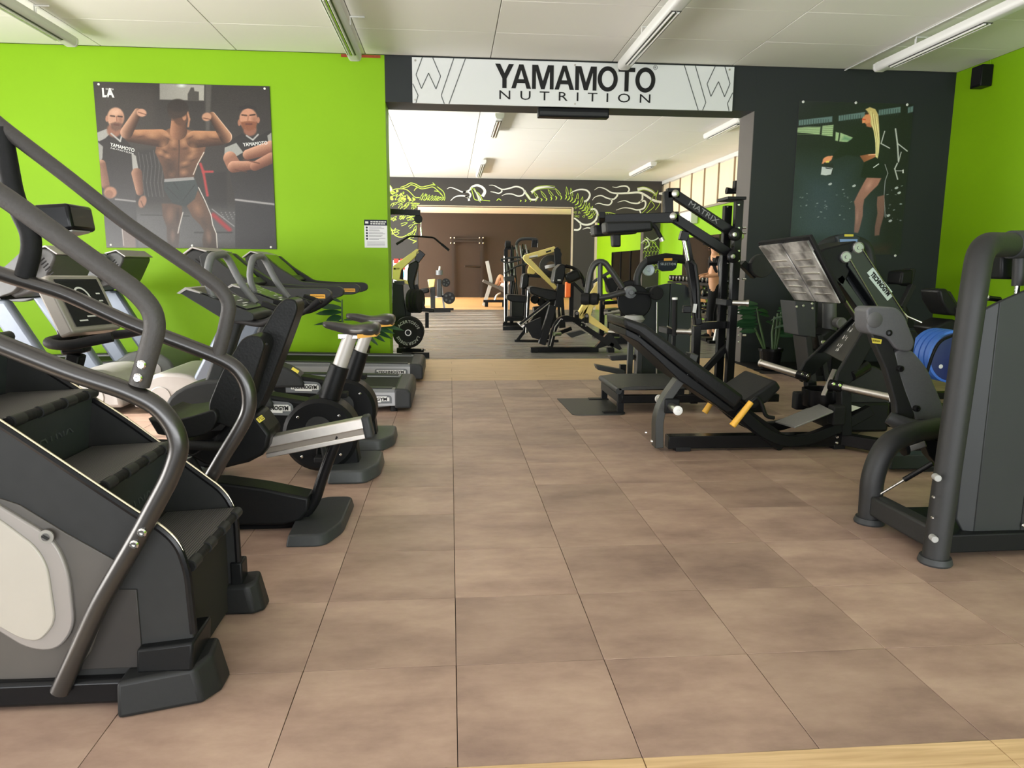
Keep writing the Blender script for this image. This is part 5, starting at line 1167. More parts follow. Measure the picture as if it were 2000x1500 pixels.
def sign():
    Ys = YW-.03
    q = lambda x, y: P(x, y, Y=Ys)
    a, b_ = q(804.5, 110), q(1431, 217)
    x0, x1, z0, z1 = a.x, 3.425, b_.z, 3.60
    t = thing('banner_sign', 'long white sign with black lettering above the opening', 'sign', (1.5, Ys, z0))
    MB().bb(x0, x1, Ys, Ys+.02, z0, z1).build('panel', mat('sign_white', (.66, .68, .68), .4), t, bev=.002)
    yl = Ys-.0015
    c1, c2 = q(1123, 153), q(1124, 190)
    # heavy sans capitals cut as outlines, one piece per letter (unit cell 1 high)
    yo = lambda w: None
    LT = {'Y': (.96, [[(0, 1), (.26, 1), (.48, .62), (.70, 1), (.96, 1), (.59, .40), (.59, 0), (.37, 0), (.37, .40)]]),
          'A': (1.02, [[(0, 0), (.40, 1), (.62, 1), (1.02, 0), (.79, 0), (.71, .225), (.305, .225), (.225, 0)], [(.365, .39), (.65, .39), (.51, .77)]]),
          'M': (1.12, [[(0, 0), (0, 1), (.31, 1), (.56, .33), (.81, 1), (1.12, 1), (1.12, 0), (.92, 0), (.92, .74), (.655, 0), (.465, 0), (.20, .74), (.20, 0)]]),
          'T': (.88, [[(0, 1), (.88, 1), (.88, .82), (.55, .82), (.55, 0), (.33, 0), (.33, .82), (0, .82)]]),
          'O': (1.06, [[(.53+.53*cos(a*pi/20), .5+.53*sin(a*pi/20)) for a in range(40)], [(.53+.31*cos(a*pi/20), .5+.345*sin(a*pi/20)) for a in range(40)]])}
    wd = 'YAMAMOTO'; gap = .05; ov = {'YA': -.13, 'OT': .03, 'TO': .02}
    adv = []; xx = 0
    for i, ch in enumerate(wd):
        adv.append(xx); xx += LT[ch][0] + (ov.get(wd[i:i+2], gap))
    tot = adv[-1]+LT['O'][0]; X0, X1_ = q(967, 153).x, q(1280, 153).x; sc = (X1_-X0)/tot; hz = q(1123, 129).z-q(1123, 176).z; zb = q(1123, 176).z
    for i, ch in enumerate(wd):
        loops = LT[ch][1]; bm_ = bmesh.new(); ed = []
        for lp in loops:
            vv = [bm_.verts.new((X0+(adv[i]+a)*sc-t.location.x, yl-.002-t.location.y, zb+b*hz-t.location.z)) for a, b in lp]
            ed += [bm_.edges.new((vv[k], vv[(k+1) % len(vv)])) for k in range(len(vv))]
        bmesh.ops.triangle_fill(bm_, use_beauty=True, use_dissolve=False, edges=ed)
        r_ = bmesh.ops.extrude_face_region(bm_, geom=bm_.faces[:]); bmesh.ops.translate(bm_, vec=(0, .002, 0), verts=[e for e in r_['geom'] if isinstance(e, bmesh.types.BMVert)])
        bmesh.ops.recalc_face_normals(bm_, faces=bm_.faces)
        me_ = bpy.data.meshes.new('letter'); bm_.to_mesh(me_); bm_.free(); me_.materials.append(BPRT); o_ = bpy.data.objects.new('letter', me_); COL.objects.link(o_); o_.parent = t
    text('second_lettering', 'NUTRITION', BPRT, t, (c2.x, yl, c2.z), (1, 0, 0), (0, 0, 1), .145, .001, .0, width=q(1272, 190).x-q(977, 190).x, space=1.9)
    r = q(1280, 132); text('trade_mark', 'R', BPRT, t, (r.x, yl, r.z), (1, 0, 0), (0, 0, 1), .035, .0008)
    MB().lathe((r.x, yl+.001, r.z), (0, -1, 0), [(.022, 0), (.026, 0), (.026, .0012), (.022, .0012), (.022, 0)], 20, True).build('mark_ring', BPRT, t)
    ln = MB(); dk = mat('sign_line', (.08, .09, .09), .5)
    def seg(p0, p1): ln.beam(V(p0[0], yl, p0[1]), V(p1[0], yl, p1[1]), .002, .010, up=(0, 1, 0)) if False else ln.beam(V(p0[0], yl, p0[1]), V(p1[0], yl, p1[1]), .010, .002, up=(0, 1, 0))
    H = z1-z0
    def W_(cx, m):
        f = lambda u, v: (cx+m*u, z0+v*H)
        seg(f(-.10, 1), f(-.175, .62)); seg(f(-.175, .62), f(-.115, .32)); seg(f(-.115, .32), f(-.03, .66)); seg(f(-.03, .66), f(.055, .32)); seg(f(.055, .32), f(.11, .6)); seg(f(.11, .6), f(.02, 1))
        seg(f(.265, 1), f(.115, .18)); seg(f(.115, .18), f(.15, 0)); seg(f(.40, 1), f(.205, 0))
        seg(f(-.215, .42), f(-.155, .17)); seg(f(-.155, .17), f(-.18, 0))
    W_(x0+.22, 1); W_(x1-.22, -1)
    ln.build('line_pattern', dk, t, kind='stuff')
    b = MB()
    for x, y in ((811, 118), (811, 195), (1123, 127), (1123, 203), (1425, 136)): b.cyl(V(q(x, y).x, yl+.001, q(x, y).z), V(q(x, y).x, yl-.002, q(x, y).z), .012, .012, 10)
    b.build('screw_head', STEEL, t, kind='stuff')
sign()
h = P(1050, 217, Y=7.1); h2 = P(1187, 233, Y=7.1)
hb_ = thing('air_curtain', 'black bar shaped heater hanging under the lintel of the opening', 'heater', (1.3, 7.1, h2.z))
MB().bb(h.x, h2.x, 7.02, 7.16, h2.z-.0, OZ-.004).build('housing', BLK, hb_, bev=.01)
MB().bb(h.x+.02, h2.x-.02, 7.012, 7.03, h2.z+.02, h2.z+.06).build('grille', GREY, hb_)
s_ = P(1915, 150, X=XR-.09)
sp = thing('wall_speaker', 'small black box speaker high on the green right wall', 'speaker', (XR-.07, s_.y, s_.z))
MB().box((XR-.075, s_.y, s_.z), (.14, .18, .24)).build('cabinet', BLK, sp, bev=.008)
MB().box((XR-.147, s_.y, s_.z), (.006, .15, .20)).build('grille', RUB, sp, bev=.002)
MB().tube([V(XR-.008, s_.y-.03, s_.z+.12), V(XR-.008, s_.y-.035, CEIL-.002)], .006, 6).build('cable', GREEN, sp)
# notice sheet
a, b_ = P(711, 429, Y=YW-.004), P(757, 484, Y=YW-.004)
nt_ = thing('notice_sheet', 'white notice with a navy header on the green wall beside the opening', 'notice', (a.x, YW, a.z))
MB().bb(a.x, b_.x, YW-.006, YW, b_.z, a.z).build('sheet', mat('paper_white', (.70, .71, .73), .5), nt_)
NAVY = mat('navy_print', (.012, .014, .03), .5)
MB().bb(a.x, b_.x, YW-.0075, YW-.006, a.z-.068, a.z).build('header', NAVY, nt_)
hl = MB(); wv = b_.x-a.x
for r_ in range(2):
    xx = a.x+.075
    while xx < b_.x-.03: w = .02+.02*random.random(); hl.bb(xx, min(xx+w, b_.x-.012), YW-.0085, YW-.0075, a.z-.030-.024*r_, a.z-.017-.024*r_); xx += w+.006
hl.bb(a.x+.014, a.x+.05, YW-.0085, YW-.0075, a.z-.045, a.z-.02); hl.build('header_lines', PRNT, nt_, kind='stuff')
bl = MB()
for k in range(5):
    z = a.z-.092-.033*k
    MB().cyl(V(a.x+.03, YW-.0065, z), V(a.x+.03, YW-.0085, z), .012, .012, 14).build('icon', NAVY, nt_)
    for r_ in range(2): bl.bb(a.x+.055, a.x+wv*(.62+.3*random.random()), YW-.0075, YW-.006, z+.003-.012*r_, z+.008-.012*r_)
for k in range(4): bl.bb(a.x+.03, b_.x-.03, YW-.0075, YW-.006, a.z-.262-.015*k, a.z-.258-.015*k)
bl.build('text_lines', mat('grey_print', (.2, .2, .22), .6), nt_, kind='stuff')
# red cross sign and air conditioner, wall lamp in the far room
c = P(783, 527, Y=YM-.03)
fa = thing('first_aid_sign', 'white board with a red cross on the mural wall at the left', 'sign', (c.x, YM, c.z))
MB().box((c.x, YM-.02, c.z-.05), (.42, .03, .62)).build('board', mat('board_white', (.8, .8, .82), .5), fa, bev=.004)
RED = mat('red_print', srgb(205, 45, 35), .5)
rx, rz = P(780, 516, Y=YM-.03).x, P(780, 516, Y=YM-.03).z
for dx in (-.085, .085):
    for dz in (-.085, .085): MB().box((rx+dx, YM-.037, rz+dz), (.13, .004, .13)).build('red_square', RED, fa)
MB().box((P(786, 536, Y=YM-.03).x, YM-.037, P(786, 536, Y=YM-.03).z), (.08, .004, .16)).build('blue_mark', mat('cyan_print', srgb(60, 175, 215), .5), fa)
a = P(1345, 426, X=XR2-.1)
ac = thing('air_conditioner', 'white air conditioner box on the green right wall of the far room', 'air conditioner', (XR2-.1, a.y, a.z))
MB().box((XR2-.10, a.y, a.z), (.19, .85, .30)).build('casing', WHT, ac, bev=.02, seg=3)
MB().box((XR2-.20, a.y, a.z-.10), (.01, .75, .03)).build('outlet', GREY, ac)
a = P(1441, 373, Y=YWB+.12)
wl_ = thing('wall_projector', 'small dark spotlight on the edge of the right jamb', 'spotlight', (OX1+.02, YWB, a.z))
MB().cyl(V(OX1-.10, YWB+.10, a.z), V(OX1+.04, YWB+.10, a.z-.01), .045, .03, 16).build('lamp_head', BLK, wl_)
MB().bb(OX1-.02, OX1+.03, YWB+.0, YWB+.1, a.z-.02, a.z+.12).build('bracket', BLK, wl_)

# ================================================================== plants
LEAF = mat('leaf_green', (.016, .060, .022), .38, 0, .35, 6)
STEM = mat('stem_green', (.05, .10, .03), .5, 0, .3, 20)
SOIL = mat('soil', (.03, .022, .016), .9, 0, .4, 60)
def leaf_blade(mb, base, d, up, L_, w, droop=.25, n=6):
    d = d.normalized(); s = d.cross(up).normalized(); u = s.cross(d).normalized(); vs = []
    for i in range(n+1):
        t = i/n; ww = w*math.sin(pi*min(1, .06+t*.94))**.75 if i < n else .001
        c = base + d*L_*t + u*(-droop*L_*t*t)
        vs += [c - s*ww + u*ww*.25, c, c + s*ww + u*ww*.25]
    fs = []
    for i in range(n): fs += [(3*i, 3*i+1, 3*i+4, 3*i+3), (3*i+1, 3*i+2, 3*i+5, 3*i+4)]
    mb.add(vs, fs)
def plant(c, label, leaves, potr=.135, poth=.26, stems=None):
    t = thing('potted_plant', label, 'plant', c, None)
    c = Vector(c)
    p = MB().lathe(c, (0, 0, 1), [(potr*.72, 0), (potr*.80, .01), (potr*.97, poth-.03), (potr*1.06, poth-.03), (potr*1.06, poth), (potr*.92, poth), (potr*.9, poth-.03), (.0, poth-.03)], 28)
    p.build('pot', BLKG, t)
    MB().lathe(c+V(0, 0, poth-.035), (0, 0, 1), [(potr*.88, 0), (potr*.88, .012), (0, .02)], 20).build('soil', SOIL, t)
    for k, st in enumerate(stems):
        MB().tube([Vector(q) for q in st], [.017, .014, .011, .008][:len(st)] if len(st) <= 4 else .01, 8).build('stem', STEM, t)
    for (b, d, L_, w, dr) in leaves:
        mb = MB(); leaf_blade(mb, Vector(b), Vector(d), V(0, -.8, .6), L_, w*1.15, dr*.5); mb.build('leaf', LEAF, t, ang=80)
    return t
pc = P(1503, 722, Z=0); rd = random.Random(11)
q = lambda x, y, d=0: P(x, y, Y=pc.y+d)
st = [[q(1496, 694), q(1490, 660), q(1482, 625), q(1478, 600)], [q(1496, 690), q(1478, 650), q(1474, 640)], [q(1511, 694), q(1516, 650), q(1519, 612)], [q(1512, 694), q(1521, 655), q(1526, 610)], [q(1510, 694), q(1508, 650), q(1513, 618)]]
lv = []
for i in range(9):
    b = q(1480+rd.uniform(-4, 4), 594+i*6.5); lv.append((b, (-1, rd.uniform(-.25, .2), rd.uniform(-.06, .10)), rd.uniform(.22, .33), .030, rd.uniform(.0, .2)))
for i in range(10):
    b = q(1521+rd.uniform(-3, 4), 602+i*6); lv.append((b, (1, rd.uniform(-.3, .2), rd.uniform(-.1, .12)), rd.uniform(.20, .33), .028, rd.uniform(.0, .25)))
for i in range(5): lv.append((q(1500+i*3, 610+8*i), (rd.uniform(-1, 1), -.6, .25), .2, .025, .3))
plant(pc, 'leafy green plant in a black pot against the black wall', lv, stems=st)
pc = Vector((-1.10, 6.68, 0)); q = lambda x, y, d=0: P(x, y, Y=pc.y+d)
st = [[V(pc.x, pc.y, .22), q(672, 660), q(668, 618), q(668, 585)], [V(pc.x+.03, pc.y, .22), q(690, 650), q(706, 636), q(715, 630)]]
lv = []
for (x, y, dx, dz, L_, w) in ((668, 602, -1, .12, .30, .035), (667, 610, -1, -.02, .30, .035), (667, 620, -1, -.25, .20, .05), (668, 628, -1, -.08, .33, .02), (666, 590, -1, .45, .20, .02), (672, 625, 1, .10, .25, .02), (716, 628, 1, -.1, .34, .03), (718, 634, 1, -.28, .34, .03), (720, 640, 1, -.45, .30, .028), (716, 645, 1, -.6, .26, .025), (722, 630, 1, -.18, .42, .028), (712, 650, .8, -.7, .22, .02)):
    lv.append((q(x, y), (dx, rd.uniform(-.25, 0), dz), L_, w, .15))
plant(pc, 'slender green plant behind the bike saddles by the green wall', lv, stems=st)

# ================================================================== far room machines
def ring_text(body, c, r, a0, a1, size, parent, m):
    n = len(body)
    for i, ch in enumerate(body):
        an = a0 + (a1-a0)*i/(n-1); p = Vector(c)+V(cos(an)*r, 0, sin(an)*r); tang = V(sin(an), 0, -cos(an))
        text('letter', ch, m, parent, p, tang, V(cos(an), 0, sin(an)), size, .0008, .002)
def far_left_group():
    Y0 = 8.0; q = lambda x, y, Y=Y0: P(x, y, Y=Y)
    # lat pulldown tower end with bar
    t = thing('cable_tower', 'black cable pulldown tower with its beam reaching out past the green wall', 'cable machine', (-1.25, 8.6, 0))
    MB().beam(V(-1.45, 8.6, 1.98), q(821, 416, 8.6), .08, .08).build('top_beam', BLKG, t, bev=.005)
    MB().bb(-1.50, -1.40, 8.5, 8.7, 0, 2.05).build('column', BLKG, t, bev=.006)
    MB().bb(-1.7, -1.0, 8.45, 8.75, 0, .06).build('base', BLK, t, bev=.006)
    w = q(817, 428, 8.6); MB().lathe(w, (0, 1, 0), [(.01, -.02), (.06, -.02), (.052, 0), (.06, .02), (.01, .02)], 24).build('pulley', BLK, t)
    MB().tube([w+V(.04, 0, 0), q(822, 445, 8.6)], .004, 6).build('cable', STEEL, t)
    MB().tube([q(822, 444, 8.6), q(823, 460, 8.6)], .010, 6).build('chain', CHR, t)
    bar = [q(774, 477, 8.6), q(800, 461, 8.6), q(822, 462, 8.6), q(847, 464, 8.6), q(877, 489, 8.6)]
    MB().tube(fillet(bar, .03), .014, 10).build('pulldown_bar', BLKG, t)
    for i, j in ((0, 1), (4, 3)): MB().cyl(bar[i], bar[i]*.5+bar[j]*.5, .018, .018, 12).build('bar_grip', RUB, t)
    # yellow lever row machine
    t = thing('lever_row_machine', 'black machine with a yellow lever and tall chest pad, left behind the opening edge', 'weight machine', (-.6, Y0, 0))
    MB().prism([q(815, 485), q(820, 494), q(783, 528), q(768, 528), q(767, 520)], (0, .14, 0)).build('yellow_lever', YEL, t, bev=.01)
    MB().prism([q(767, 522), q(784, 522), q(780, 545), q(796, 548), q(798, 556), q(766, 545)], (0, .10, 0)).build('yellow_lever', YEL, t, bev=.006)
    MB().prism([q(813, 490), q(820, 488), q(831, 497), q(818, 514), q(810, 508)], (0, .12, 0)).build('pivot_block', BLKG, t, bev=.008)
    pad = fillet([q(800, 515), q(814, 508), q(818, 516), q(808, 555), q(818, 580), q(808, 585), q(795, 550), q(796, 525), q(800, 515)], .04)[:-1]
    MB().prism(pad, (0, .25, 0)).build('chest_pad', VIN, t, bev=.02, seg=3)
    MB().beam(q(812, 556), q(828, 604), .05, .05, up=(0, 1, 0)).build('seat_strut', BLK, t)
    MB().beam(q(770, 552), q(790, 552), .06, .05).build('arm_bar', BLKG, t)
    MB().prism([q(766, 552), q(786, 552), q(795, 640), q(766, 640)], (0, .05, 0)).build('side_plate', BLK, t, bev=.005)
    MB().beam(q(812, 604), q(848, 606), .10, .05).build('seat', VIN, t, bev=.012)
    for k in range(3): MB().lathe(q(800+k*7, 588, 7.95), (.93, -.36, 0), [(.03, 0), (.15, 0), (.16, .01), (.16, .05), (.15, .06), (.03, .06)], 32).build('fixed_plate', RUB, t)
    MB().cyl(q(797, 650, 7.55), q(797, 650, 8.1), .022, .022, 12).build('plate_horn', BLK, t)
    MB().beam(q(775, 684, 7.9), q(828, 686, 7.9), .07, .07).build('floor_bar', BLKG, t, bev=.005)
    MB().beam(V(q(797, 650).x, 8.05, .03), V(q(797, 650).x, 8.05, .75), .08, .08).build('post', BLK, t)
    MB().beam(V(q(780, 600).x, 8.3, .03), V(q(780, 600).x, 8.3, 1.2), .08, .08).build('post', BLK, t)
    MB().beam(q(834, 610, 8.2), q(834, 640, 8.2), .05, .05).build('seat_post', BLK, t)
    b = MB()
    for x in (824, 830): bolt(b, q(x, 683, 7.86), (0, -1, 0), .012, .008)
    b.build('bolt_set', CHR, t, kind='stuff')
    MB().bb(q(797, 650).x-.06, q(797, 650).x+.3, 7.55, 7.62, .0, .07).build('floor_foot', BLK, t)
    c = q(797, 650, 7.55)
    for k in range(3):
        th = thing('black_bumper_plate', ['black rubber plate with white ring lettering leaning by the green wall edge', 'black rubber plate second behind the lettered plate', 'black rubber plate third behind the lettered plate'][k], 'weight plate', (c.x, c.y+.09*k, c.z), 'black plates on the left horn')
        MB().lathe(V(c.x, 7.56+.09*k, c.z), (0, 1, 0), [(.03, .004), (.09, .004), (.10, 0), (.19, 0), (.205, .01), (.205, .07), (.19, .08), (.03, .08), (.03, .004)], 40, True).build('disc', RUB, th)
        if k == 0:
            gp = mat('ring_print', (.33, .34, .34), .6)
            ring_text('LACERTOSUS', V(c.x, 7.557, c.z), .145, pi*.86, pi*.14, .05, th, gp)
            ring_text('LACERTOSUS', V(c.x, 7.557, c.z), .145, -pi*.14, -pi*.86, .05, th, gp)
            MB().lathe(V(c.x, 7.556, c.z), (0, 1, 0), [(.031, 0), (.042, 0), (.042, .006), (.031, .006), (.031, 0)], 24, True).build('hub_ring', STEEL, th)
    # smaller yellow headed machine farther back
    Y1 = 17.3; q = lambda x, y, Y=Y1: P(x, y, Y=Y)
    t = thing('lever_machine', 'small machine with a yellow box head and two round black plates, back left', 'weight machine', (-.2, Y1, 0))
    MB().prism([q(835, 546), q(850, 545), q(848, 560), q(838, 562)], (0, .25, 0)).build('yellow_head', YEL, t, bev=.015)
    MB().prism([q(840, 562), q(850, 560), q(850, 603), q(841, 603)], (0, .15, 0)).build('column', DGRY, t, bev=.01)
    MB().beam(q(858, 545), q(858, 580), .12, .10).build('mast', GREY, t, bev=.02)
    MB().cyl(q(858, 537), q(858, 528), .09, .09, 16).build('mast_cap', MID, t)
    MB().cyl(q(858, 529), q(859, 520), .025, .025, 12).build('mast_rod', WHT, t)
    MB().beam(q(850, 580), q(872, 578), .05, .05).build('arm', SILV, t)
    MB().beam(q(862, 560), q(868, 604), .05, .05).build('arm', MID, t)
    for x, y, r in ((871, 552, .11), (877, 582, .16)):
        d = MB().lathe(q(x, y, Y1-.25), (0, 1, 0), [(.01, .0), (r, 0), (r, .08), (.01, .08)], 28).build('round_plate', RUB, t)
        for a in range(5): MB().cyl(q(x, y, Y1-.25)+V(cos(a*1.257)*r*.55, 0, sin(a*1.257)*r*.55), q(x, y, Y1-.26)+V(cos(a*1.257)*r*.55, 0, sin(a*1.257)*r*.55), r*.2, r*.2, 10).build('plate_hole', GREY, d)
    MB().beam(q(820, 570), q(838, 566), .16, .14).build('thigh_roller', VIN, t, bev=.04)
    MB().beam(q(845, 604), q(886, 604), .1, .06).build('floor_bar', BLKG, t)
    MB().bb(q(845, 600).x-.1, q(880, 600).x, Y1-.1, Y1+.1, 0, .06).build('floor_bar', BLKG, t)
far_left_group()

def yellow_press():
    Y0 = 8.15; q = lambda x, y, d=0: P(x, y, Y=Y0+d)
    t = thing('yellow_lever_press', 'black plate machine with low yellow lever and padded seat just beyond the oak strip', 'weight machine', (1.7, Y0, 0))
    MB().beam(q(1036, 683), q(1168, 682), .10, .07).build('base_beam', BLKG, t, bev=.005)
    for x in (1043, 1192): MB().box(V(q(x, 690).x, Y0, .03), (.09, .12, .06)).build('floor_foot', RUB, t)
    MB().prism([q(1158, 684), q(1186, 652), q(1197, 655), q(1215, 681), q(1210, 684), q(1190, 674)], (0, .10, 0)).build('end_wedge', BLKG, t, bev=.004)
    MB().prism([q(1150, 646), q(1158, 644), q(1200, 672), q(1198, 680)], (0, .3, 0)).build('foot_ramp', BLK, t, bev=.004)
    MB().rbeam([q(1074, 680), q(1082, 640), q(1096, 620), q(1118, 622), q(1150, 645), q(1190, 672)], .07, .09, up=(0, 1, 0), fil=.14).build('arch', BLKG, t, bev=.006)
    MB().beam(q(1058, 672), q(1080, 596), .10, .14, up=(0, 1, 0)).build('seat_post', BLK, t, bev=.006)
    e = MB().tube([q(1062, 672, -.06), q(1083, 596, -.06)], .007, 6).tube([q(1074, 676, -.06), q(1084, 638, -.06), q(1096, 622, -.06)], .008, 6); e.build('edge_shine', STEEL, t)
    MB().prism(fillet([q(1033, 562), q(1040, 559), q(1088, 568), q(1090, 586), q(1072, 588), q(1036, 573), q(1033, 562)], .03)[:-1], (0, .34, 0)).build('seat', VIN, t, bev=.02, seg=3)
    MB().prism(fillet([q(1081, 550), q(1085, 526), q(1096, 515), q(1106, 518), q(1104, 540), q(1098, 555), q(1084, 554), q(1081, 550)], .03)[:-1], (0, .34, 0)).build('backrest', VIN, t, bev=.02, seg=3)
    MB().box(q(1092, 547, -.005), (.045, .004, .02)).build('badge', PRNT, t)
    MB().beam(q(1096, 555), q(1090, 600), .10, .08).build('back_post', BLK, t)
    MB().tube(fillet([q(1104, 519, -.02), q(1120, 523, -.02), q(1136, 535, -.02), q(1142, 560, -.02)], .1), .024, 10).build('grip_arm', BLKG, t)
    MB().beam(q(1106, 546), q(1132, 534), .16, .15).build('side_pad', VIN, t, bev=.04, seg=3)
    MB().beam(q(1016, 634), q(1074, 589), .05, .03, up=(0, 1, 0)).build('step_arm', BLK, t)
    MB().tube([q(1016, 637, -.03), q(1074, 591, -.03)], .008, 6).build('arm_shine', STEEL, t)
    MB().prism([q(1012, 632), q(1018, 630), q(1025, 636), q(1020, 640)], (0, .25, 0)).build('step_plate', ALU, t)
    MB().prism([q(1024, 634), q(1056, 620), q(1060, 665), q(1040, 660)], (0, .06, 0)).build('side_plate', BLK, t)
    for Y in (-.02, .22):
        MB().prism([q(1172, 543, Y), q(1166, 552, Y), q(1134, 603, Y), q(1128, 620, Y), q(1136, 624, Y), q(1150, 612, Y), q(1160, 600, Y), q(1172, 590, Y)], (0, .05, 0)).build('yellow_lever', YEL, t, bev=.008)
    MB().prism([q(1150, 596, -.03), q(1160, 596, -.03), q(1154, 616, -.03), q(1190, 643, -.03), q(1188, 651, -.03), q(1150, 630, -.03), q(1142, 618, -.03)], (0, .05, 0)).build('yellow_lever', YEL, t, bev=.006)
    MB().prism([q(1146, 590, -.02), q(1162, 590, -.02), q(1150, 614, -.02), q(1138, 622, -.02), q(1131, 616, -.02)], (0, .26, 0)).build('yellow_web', YEL, t, bev=.008)
    for x, y in ((1127, 612), (1146, 617)):
        MB().prism(fillet([q(x-4, y+14, -.05), q(x-4, y-2, -.05), q(x, y-6, -.05), q(x+4, y-2, -.05), q(x+4, y+14, -.05)], .02), (0, .05, 0)).build('bearing', BLKG, t)
        MB().cyl(q(x, y, -.05), q(x, y, -.06), .022, .022, 14).build('bearing_cap', mat('cap_grey', (.12, .11, .11), .5), t)
    MB().cyl(q(1188, 648, -.05), q(1210, 649, -.12), .024, .024, 12).build('weight_horn', STEEL, t)
    MB().prism([q(1106, 652), q(1136, 645), q(1145, 650), q(1117, 660)], (0, .12, 0)).build('tread_plate', GREY, t)
    MB().cyl(q(1082, 652, -.1), q(1094, 652, -.02), .03, .03, 12).build('horn', STEEL, t)
    b = MB()
    for x, y in ((1136, 635), (1137, 630), (1144, 637), (1145, 633), (1150, 654), (1098, 624), (1122, 632)): bolt(b, q(x, y, -.06), (0, -1, 0), .011, .008)
    b.build('bolt_set', CHR, t, kind='stuff')
yellow_press()

def yellow_row():
    Y0 = 9.6; q = lambda x, y, d=0: P(x, y, Y=Y0+d)
    t = thing('yellow_lever_row', 'black plate machine with a high bent yellow lever and chest pad', 'weight machine', (1.5, Y0, 0))
    MB().prism([q(1022, 503), q(1024, 498), q(1083, 481), q(1087, 487), q(1082, 492), q(1034, 508)], (0, .10, 0)).build('yellow_lever', YEL, t, bev=.01)
    MB().prism([q(1066, 491, -.005), q(1076, 488, -.005), q(1077, 491, -.005), q(1067, 494, -.005)], (0, .004, 0)).build('lever_print', BPRT, t)
    MB().prism([q(1021, 503, -.06), q(1026, 498, -.06), q(1034, 503, -.06), q(1088, 560, -.06), q(1084, 566, -.06), q(1024, 509, -.06)], (0, .07, 0)).build('yellow_lever', YEL, t, bev=.008)
    MB().prism([q(1021, 503, .18), q(1026, 498, .18), q(1034, 503, .18), q(1088, 560, .18), q(1084, 566, .18), q(1024, 509, .18)], (0, .07, 0)).build('yellow_lever', YEL, t, bev=.008)
    MB().prism([q(1031, 526, .2), q(1034, 518, .2), q(1046, 532, .2), q(1042, 536, .2), q(1031, 534, .2)], (0, .04, 0)).build('yellow_bracket', YEL, t)
    MB().cyl(q(1034, 503, -.14), q(1050, 500, -.18), .022, .022, 12).build('horn', STEEL, t)
    MB().prism(fillet([q(1018, 563), q(1021, 538), q(1027, 533), q(1034, 536), q(1033, 560), q(1024, 566), q(1018, 563)], .03)[:-1], (0, .34, 0)).build('chest_pad', VIN, t, bev=.025, seg=3)
    MB().beam(q(1034, 538), q(1056, 540), .06, .05).build('pad_arm', BLK, t)
    MB().prism(fillet([q(989, 578), q(994, 575), q(1030, 578), q(1032, 592), q(1000, 590), q(990, 585), q(989, 578)], .03)[:-1], (0, .36, 0)).build('seat', VIN, t, bev=.025, seg=3)
    MB().beam(q(1032, 560), q(1026, 650), .07, .07).build('post', BLK, t)
    MB().tube([q(1027, 650, -.05), q(1031, 565, -.05)], .007, 6).build('post_shine', STEEL, t)
    MB().beam(q(1088, 486), q(1098, 640), .10, .08).build('rear_post', BLK, t)
    MB().tube([q(1092, 560, -.05), q(1096, 620, -.05)], .012, 6).build('post_shine', CHR, t)
    MB().prism([q(1082, 485), q(1090, 482), q(1098, 496), q(1092, 515), q(1084, 500)], (0, .10, 0)).build('pivot_block', BLK, t, bev=.006)
    for Y in (-.02, .08): MB().lathe(q(1076, 520, Y+.3), (0, 1, 0), [(.08, 0), (.17, 0), (.185, .01), (.185, .06), (.08, .06), (.08, 0)], 32, True).build('curved_guard', GREY, t)
    MB().beam(q(1064, 522, .3), q(1084, 518, .3), .05, .05).build('grip', STEEL, t)
    for x, y in ((1045, 585), (1058, 590), (1070, 594), (1079, 590)): MB().lathe(q(x, y, .1), (0, 1, 0), [(.01, 0), (.07, 0), (.07, .06), (.01, .06)], 20).build('small_plate', RUB, t)
    MB().lathe(q(1062, 588, .5), (0, 1, 0), [(.01, 0), (.07, 0), (.07, .02), (.01, .02)], 20).build('tan_roller', mat('tan_leather', srgb(205, 160, 110), .5), t)
    MB().beam(q(1005, 668), q(1090, 668), .10, .07).build('base_beam', BLKG, t)
    MB().beam(q(1008, 668), q(1060, 600), .05, .05, up=(0, 1, 0)).build('brace', BLK, t)
    MB().prism([q(1042, 600), q(1085, 596), q(1088, 640), q(1046, 645)], (0, .2, 0)).build('gear_block', BLK, t, bev=.02)
    MB().beam(q(1060, 662), q(1116, 641), .07, .06).build('base_beam', BLKG, t)
yellow_row()

